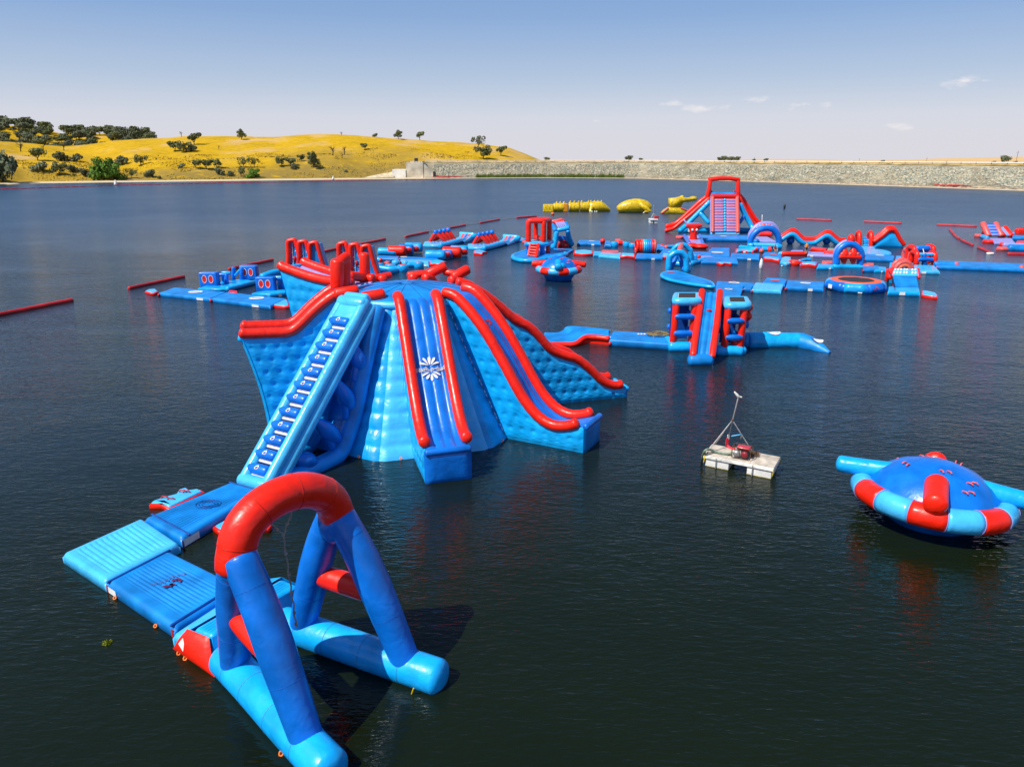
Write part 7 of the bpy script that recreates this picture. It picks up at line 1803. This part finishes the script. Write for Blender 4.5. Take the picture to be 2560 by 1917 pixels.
# light blue air bag and walkway on the left
K=crop(1360,700,2.911)
def airbag():
    a,b=G(*K(1450,470),0),G(*K(1890,475),0); T=Thing('air_bag','long light blue air bag with white dots and a drooping royal blue tip','air bag',((a.x+b.x)/2,(a.y+b.y)/2,0))
    def bag(p,q,r0,r1,m,n=8,w=.10):
        pts=[p.lerp(q,i/n)+Vector((0,.5,.32)) for i in range(n+1)]; T.add('bag_part',tube(pts,[r0+(r1-r0)*i/n for i in range(n+1)],26,capk=.15,wob=w),m)
    c0=G(*K(1440,480),0);c1=G(*K(1500,485),0);c2=G(*K(1880,488),0);c3_=G(*K(2085,535),0)
    bag(c0,c1,.62,.70,MB_,3,.04); bag(c1,c2,.72,.66,LB,12,.10)
    pts=[c2+Vector((0,.5,.32)),c2.lerp(c3_,.35)+Vector((0,.45,.25)),c2.lerp(c3_,.7)+Vector((0,.35,.10)),c3_+Vector((0,.2,.0))]
    T.add('bag_tip',tube(cat_rom(pts,4),[.68,.68,.66,.64,.62,.58,.54,.5,.45,.38,.30,.22,.16],22,wob=.12,capk=.3),MB_)
    for t,s,pp in ((.47,.5,(c1,c2)),):
        p=pp[0].lerp(pp[1],t)+Vector((0,.5,.32)); T.add('white_dot',([p+Vector((s*math.cos(q),.60*math.sin(q)*.8,.74-.0+ .0-.18*(math.sin(q)*.8)**2)) for q in [k*math.pi/8 for k in range(16)]],[tuple(range(16))]),WH,smooth=False)
    p=c2.lerp(c3_,.5)+Vector((0,.4,.2)); T.add('white_dot',([p+Vector((.45*math.cos(q)+.1,.45*math.sin(q)-.1,.62-.2*math.cos(q)*.45-.2*math.sin(q)**2)) for q in [k*math.pi/8 for k in range(16)]],[tuple(range(16))]),WH,smooth=False)
    for x,y,s in ((1975,480,.12),(1995,500,.07)):
        p=A(*K(x,y),c2.y+.0); T.add('white_print',ball(Vector((p.x,p.y-.05,p.z)),s*1.0,8,1.0),WH)
airbag()
def wavy_mat():
    T0=G(*K(150,430)); T=Thing('stepped_mat','royal blue wavy stepped mat with red edge by the tail of the right fin','floating mat',(T0.x,T0.y,0))
    z=[.30,.30,.34,.62,.66,.64]; fr=[(10,455),(140,455),(230,450),(300,405),(380,402),(470,412)]; bk=[(10,385),(100,385),(150,365),(180,340),(300,345),(470,365)]
    F0=[G(*K(x,y),zz) for (x,y),zz in zip(fr,z)]; B0=[G(*K(x,y),zz) for (x,y),zz in zip(bk,z)]
    Fc,Bc=cat_rom(F0,5),cat_rom(B0,5); m=len(Fc)-1
    T.add('mat_top',surf(lambda u,v:Fc[min(m,round(u*m))].lerp(Bc[min(m,round(u*m))],v)+Vector((0,0,.03*abs(math.sin(v*math.pi*7)))),m,42),MB_)
    T.add('red_edge',tube([p+Vector((0,0,-.16)) for p in Fc],.21,12),RD); T.add('back_edge',tube([p+Vector((0,0,-.14)) for p in Bc],.19,10),MB_)
    T.add('front_skirt',surf(lambda u,v:Vector((Fc[min(m,round(u*m))].x,Fc[min(m,round(u*m))].y-.05,Fc[min(m,round(u*m))].z*v-.12*(1-v)-.05)),m,3),RD)
wavy_mat()
pad('royal blue mat under a coil of rope, left of the climbing cube',[K(475,432),K(925,462),K(925,392),K(500,368)],.55,MB_,labels=())
p0=G(*K(505,420),.4)
tubeT('royal blue joint tube with red ring on the rope mat',[(*K(478,425),baseY(*K(478,445))-.2),(*K(530,430),baseY(*K(530,450))-.2)],.30,DB,endm=RD)
def ropecoil():
    c=G(*K(840,398),.62); rr=random.Random(3); T=Thing('rope_coil','tangled heap of brown rope lying on the blue mat left of the climbing cube','rope',(c.x,c.y,.56))
    pts=[]
    for k in range(64): a=k*.55; q=.28+.55*rr.random(); pts.append(c+Vector((q*1.25*math.cos(a),q*.75*math.sin(a),.02+.12*rr.random())))
    T.add('coil',tube(cat_rom(pts,3),.035,6),TANR)
    T.add('hanging_end',tube(cat_rom([c+Vector((-.6,-.3,.05)),G(*K(800,420),.58),G(*K(790,450),.3),G(*K(785,478),.0)],4),.03,6),TANR)
    q=G(*K(730,395),.60); gs=[]
    for i in range(5): gs.append(([q+Vector((-.55+i*.24+x,y*.3,.03)) for x,y in ((0,-.7),(.17,-.65),(.15,.6),(.04,.7))],[(0,1,2,3)]))
    Tp=Thing('printed_letters','smudged white lettering printed on the blue mat beside the rope coil','printed mark',(q.x,q.y,.59))
    for g in gs: Tp.add('letter',g,WH,smooth=False)
ropecoil()
# ---------------------------------------------------------------- crocodile pieces
K=crop(1340,480,5.267)
def croc():
    def body(T,nm,x0,x1,yt,yb,Y,m,tr=.9,flat0=True,n=10,dz=0):
        a=A(*K(x0,(yt+yb)/2),Y); b=A(*K(x1,(yt+yb)/2),Y); zt=A(*K((x0+x1)/2,yt),Y).z; r=zt/2*1.05; 
        pts=[Vector((a.x+(b.x-a.x)*i/n,Y+r,r*.9)) for i in range(n+1)]
        return T.add(nm,tube(pts,[r*.97+.03*r*math.sin(i*1.9) for i in range(n+1)],26,cap=True,capk=.06),m),r,a,b
    def spikes(T,x0,x1,y,n,Y,s=.42):
        for k in range(n):
            x=x0+(x1-x0)*k/max(1,n-1); p=A(*K(x,y),Y); T.add('back_spike',tube([p+Vector((0,0,-.3)),p+Vector((.05,0,.15)),p+Vector((.12,0,s))],[.26,.2,.04],8),YEL)
    Y=baseY(*K(500,262))
    T=Thing('reptile_float','spotted yellow inflatable tail piece with spikes and a plain box end, floating in sections','inflatable animal',(A(*K(400,260),Y).x,Y,0))
    a=A(*K(95,200),Y); b=A(*K(228,200),Y); zt=A(*K(160,190),Y).z; T.add('box_end',rbox(((a.x+b.x)/2,Y+1,zt/2),((b.x-a.x)/2,1,zt/2),.1),YEL); spikes(T,105,225,175,7,Y+.5,.3)
    body(T,'tail_section',235,370,150,265,Y,CROC); spikes(T,270,365,145,3,Y+1)
    c=A(*K(392,200),Y); T.add('orange_end',rbox((c.x,Y+1.2,A(*K(392,155),Y).z/2),(.55,1.1,A(*K(392,155),Y).z/2),.15),mat('orange_vinyl',(.75,.28,.01),.4))
    T=Thing('reptile_float','spotted yellow inflatable body sections with spikes and clawed leg, tapering to the right','inflatable animal',(A(*K(700,260),Y).x,Y,0))
    body(T,'body_section',435,572,140,265,Y,CROC); body(T,'body_section',588,700,135,265,Y,CROC); spikes(T,450,560,135,3,Y+1); spikes(T,600,690,130,2,Y+1)
    pts=[(715,205,1.05),(770,200,1.12),(830,195,1.15),(880,210,1.0),(930,235,.65),(985,260,.25)]
    P=[];r_=[]
    for x,y,q in pts: p=A(*K(x,y),Y); rz=q*1.25; P.append(Vector((p.x,Y+1.4,max(.1,rz*.85)))); r_.append(rz)
    T.add('haunch',tube(P,r_,24,capk=.3),CROC); spikes(T,720,860,130,4,Y+1.2); spikes(T,870,905,170,1,Y+1)
    f=A(*K(745,235),Y); T.add('leg',tube([f+Vector((-.2,.3,.6)),f+Vector((-.6,-.2,-.2)),Vector((f.x-.5,Y-.6,.1))],[.6,.42,.3],14),CROC)
    for dx in (-.7,-.2,.5,1.0): T.add('claw',ball(Vector((f.x+dx,Y-.8,.12)),.22,10,.7),WH)
    Y2=baseY(*K(1300,280)); a=A(*K(1085,200),Y2); b=A(*K(1525,200),Y2)
    T=Thing('reptile_float','large spotted yellow oval inflatable belly with a folded leg, floating alone','inflatable animal',((a.x+b.x)/2,Y2,0))
    n=16; L_=b.x-a.x; P=[];r_=[]
    hz=A(*K(1380,92),Y2).z
    for i in range(n+1):
        t=i/n; q=(math.sin(math.pi*(.06+.88*t)))**.36; w=hz/2*(.86+.20*t)*q*1.06; P.append(Vector((a.x+L_*(.03+.94*t),Y2+1.9,w*.93))); r_.append(max(.3,w))
    T.add('belly',tube(P,r_,28,capk=.35),CROC)
    c=A(*K(1400,200),Y2); T.add('leg',tube([Vector((c.x-.3,Y2+.5,c.z+.6)),Vector((c.x+.6,Y2-.2,c.z-.1)),Vector((c.x+2.0,Y2-.5,c.z-1.0))],[.75,.65,.35],14),CROC); T.add('foot',tube([Vector((c.x+.6,Y2-.6,.4)),Vector((c.x+1.8,Y2-.4,.5))],[.22,.32],12),CROC); T.add('claw',ball(Vector((c.x+.3,Y2-.8,.2)),.22,10,.7),WH)
    Y3=baseY(*K(1850,290)); c=A(*K(1850,280),Y3)
    T=Thing('reptile_float','spotted yellow inflatable crocodile head with open jaws and white teeth','inflatable animal',(c.x,Y3,0))
    def p(x,y,dy=0): q=A(*K(x,y),Y3+dy); return q
    V=[]; out=[(1650,285),(1700,240),(1760,205),(1900,205),(1950,235),(2030,270),(2010,292),(1700,295)]
    def slab(pts,w,m,nm): 
        n=len(pts); F0=[p(x,y,0) for x,y in pts]; F1=[v+Vector((0,w,0)) for v in F0]; M_=[]
        ce=sum(F0,Vector())/n; rim0=[v.lerp(ce,.12)+Vector((0,-.35,0)) for v in F0]; rim1=[v.lerp(ce,.12)+Vector((0,w+.35,0)) for v in F0]
        V=rim0+F0+F1+rim1; F_=[tuple(range(n))]
        for k in range(3):
            for i in range(n): F_.append((k*n+i,(k*n+(i+1)%n),(k+1)*n+(i+1)%n,(k+1)*n+i))
        F_.append(tuple(3*n+i for i in range(n))[::-1]); T.add(nm,(V,F_),m)
    slab(out,2.2,CROC,'lower_jaw')
    slab([(1762,88),(1850,80),(1900,68),(1925,58),(1950,75),(2040,82),(2080,60),(2110,62),(2130,92),(2110,112),(1990,130),(1930,145),(1905,205),(1762,208)],2.0,CROC,'upper_head')
    T.add('pink_mouth',tube([p(1660,280,-.3),p(1740,215,-.3)],.22,10),PK); T.add('pink_mouth',tube([p(1910,212,-.3),p(1995,250,-.3)],.2,10),PK)
    for x,y,s in ((1993,140,1),(2018,135,1.1),(2045,132,.9),(2070,128,.9),(2094,122,1.2),(2118,118,.7)): T.add('tooth',tube([p(x,y-6,.2),p(x,y+18*s,.2)],[.22,.06],8),WH)
    T.add('tooth',tube([p(1985,250,-.2),p(1995,236,-.2)],[.2,.05],8),WH); T.add('eye_ridge',ball(p(1922,66,1),.5,14,.8),CROC)
croc()
p=G(*K(220,305)); single('orange_buoy','small orange round buoy below the spotted tail piece','buoy',ball(p+Vector((0,0,.3)),.42,14),mat('buoy_orange',(.8,.12,.02),.4))
# far small pump pontoon
def smallpont():
    a,b=G(*K(1490,385),.3),G(*K(1595,385),.3); c=(a+b)/2; T=Thing('small_pontoon','tiny white pontoon with a thin mast far out beside the yellow belly','pontoon',(c.x,c.y,0)); hx=(b.x-a.x)/2
    T.add('foam_float',rbox((c.x-hx*.55,c.y,.2),(hx*.4,.9,.35),.05),FOAM); T.add('foam_float',rbox((c.x+hx*.55,c.y,.2),(hx*.4,.9,.35),.05),FOAM); T.add('deck_board',rbox((c.x,c.y,.7),(hx,1.1,.13),.03),WH)
    Y=c.y; T.add('mast',seg(Vector((c.x+.1,Y,.8)),A(*K(1553,175),Y),.10,6),STEEL)
    for dx in (-1,1): T.add('leg',seg(Vector((c.x+dx*hx*.8,Y-.3,.8)),A(*K(1552,280),Y),.07,6),STEEL)
    T.add('petrol_pump',rbox((c.x+.6,Y-.3,1.15),(.5,.35,.35),.1),mat('pump_red2',(.4,.03,.04),.5))
smallpont()
# ---------------------------------------------------------------- far right climbing set
K=crop(2300,540,8.508)
def far_right():
    Y=baseY(*K(1570,460)); T=Thing('twin_stair','two red sided blue stair ramps side by side at the far right','inflatable climber',(A(*K(1600,450),Y).x,Y,0))
    for x0,x1,yt,m in ((1450,1720,165,DB),(1760,1935,255,SB)):
        zt=A(*K(x0,yt),Y+2).z; a=A(*K(x0,450),Y).x; b=A(*K(x1,450),Y).x
        for X in (a,b): T.add('red_side',tube([Vector((X,Y,.3)),Vector((X,Y+1.2,zt*.6)),Vector((X,Y+2.2,zt))],.5,14),PK if m is DB else RD); 
        for k in range(8): t=.06+k*.12; T.add('stair_roll',seg(Vector((a+.4,Y+2.2*t,.3+(zt-.3)*t)),Vector((b-.4,Y+2.2*t,.3+(zt-.3)*t)),.27,10),m if k%2 else LC)
    T.add('back_leg',tube([A(*K(1420,220),Y+3),A(*K(1350,400),Y+3)],.4,12),RD)
    pad('light blue mat under the twin stair ramps',[K(1590,560),K(2030,570),K(1950,470),K(1480,470)],.4,LC,rings=False)
    for lb,pts,m in (('red tongue pad left of the twin stair',((1155,420),(1310,430),(1310,395),(1165,392)),PK),('red tongue pad with cream end in front of the twin stair',((1330,545),(1560,560),(1560,515),(1340,512)),RD),('red tongue pad in front of the far right blue tube',((1620,700),(1880,712),(1880,675),(1640,665)),PK),('red pad at the right edge beside the twin stair',((2030,600),(2230,610),(2230,545),(2060,545)),RD),('small red pad joined to the lilac mat',((1680,610),(1790,620),(1780,575),(1700,570)),RD)):
        step(lb,[K(*p_) for p_ in pts],z=.4,top=False,m=m)
    tubeT('royal blue tube lying at the right edge of the picture',[(*K(1900,690),baseY(*K(1900,735))),(*K(2230,700),baseY(*K(2230,742)))],.62,MB_)
    tubeT('lilac tube behind the royal blue tube at the right edge',[(*K(1790,625),baseY(*K(1790,655))),(*K(2230,640),baseY(*K(2230,665)))],.42,LC)
    tubeT('short blue tube left foot of the twin stair',[(*K(1330,440),baseY(*K(1330,470))),(*K(1430,480),baseY(*K(1430,510)))],.4,LB)
    pad('blue raft with light blue horn behind the twin stair at the right edge',[K(1965,455),K(2230,465),K(2230,415),K(1970,410)],.5,MB_,rings=False); tubeT('light blue horn on the far right raft',[(*K(1985,430),Y+5),(*K(1975,365),Y+5)],.3,LB)
    c=A(*K(2125,400),Y+8); single('red_box','small red box shaped float at the far right','float',rbox((c.x,Y+8,c.z+.4),(.9,.6,.7),.25),RD)
far_right()
# ---------------------------------------------------------------- red boundary booms
BO=[((-60,799),(179,751),.24,'nearest red boundary boom, cut by the left edge'),((323,721),(459,692),.22,'red boundary boom above the left goggle platforms'),((573,673),(681,650),.22,'red boundary boom behind the goggle blocks'),
 ((805,630),(962,598),.22,'red boundary boom passing behind the climbing wedges'),((1014,592),(1070,580),.22,'red boundary boom left of the log roller balls'),((1117,572),(1163,563),.22,'red boundary boom just above the left wave ramp'),((1200,558),(1248,549),.22,'red boundary boom above the right wave ramp'),((1292,545),(1341,541),.22,'red boundary boom directly left of the red cage top'),
 ((1992,548),(2079,551),.2,'red boundary boom behind the zigzag bridge'),((2161,554),(2253,558),.2,'red boundary boom behind the hump slide'),((2343,562),(2441,566),.2,'red boundary boom left of the twin stair'),
 ((2375,574),(2384,585),.22,'shortest slanting red float of the broken line on the right'),((2385,587),(2397,597),.22,'second slanting red float of the broken line'),((2403,600),(2431,613),.22,'third slanting red float of the broken line'),((2446,619),(2480,633),.22,'lowest slanting red float of the broken line, with a cream rag'),((2520,635),(2600,637),.26,'red boom at the right edge below the royal blue tube'),((2548,571),(2590,572),.2,'short red boom at the far right edge')]
for a,b,r,lb in BO:
    single('boundary_boom',lb,'boundary boom',join(seg(G(*a,.1),G(*b,.1),r,12)),DR,group='red boundary booms')
p=G(2472,635); single('cream_rag','cream coloured rag caught on the lowest slanting float','rag',polypad([p+Vector((x,y,0)) for x,y in ((-.6,-.5),(.3,-.7),(.8,.1),(.1,.4),(-.3,.2))],.22,-.05,.08),FOAM)
for a,b in (((1163,563),(1200,558)),((1248,549),(1292,545)),((1070,580),(1117,572))):
    single('boom_line','pale rope on the water linking two red boundary booms','rope',seg(G(*a,.03),G(*b,.03),.05,5),ROPE,group='ropes linking the boundary booms')
p=G(1961,521); single('dark_float','tiny dark float standing in open water right of the tallest slide','marker float',lathe([(.1,-.1),(.3,.1),(.3,.9),(.05,1.2)],10,p),ENG)
p=G(1905,560); single('thin_pole','thin pale pole standing behind the crown arch','pole',seg(Vector((p.x,p.y,0)),A(1905,545,p.y)+Vector((0,0,.6)),.1,6),WH)
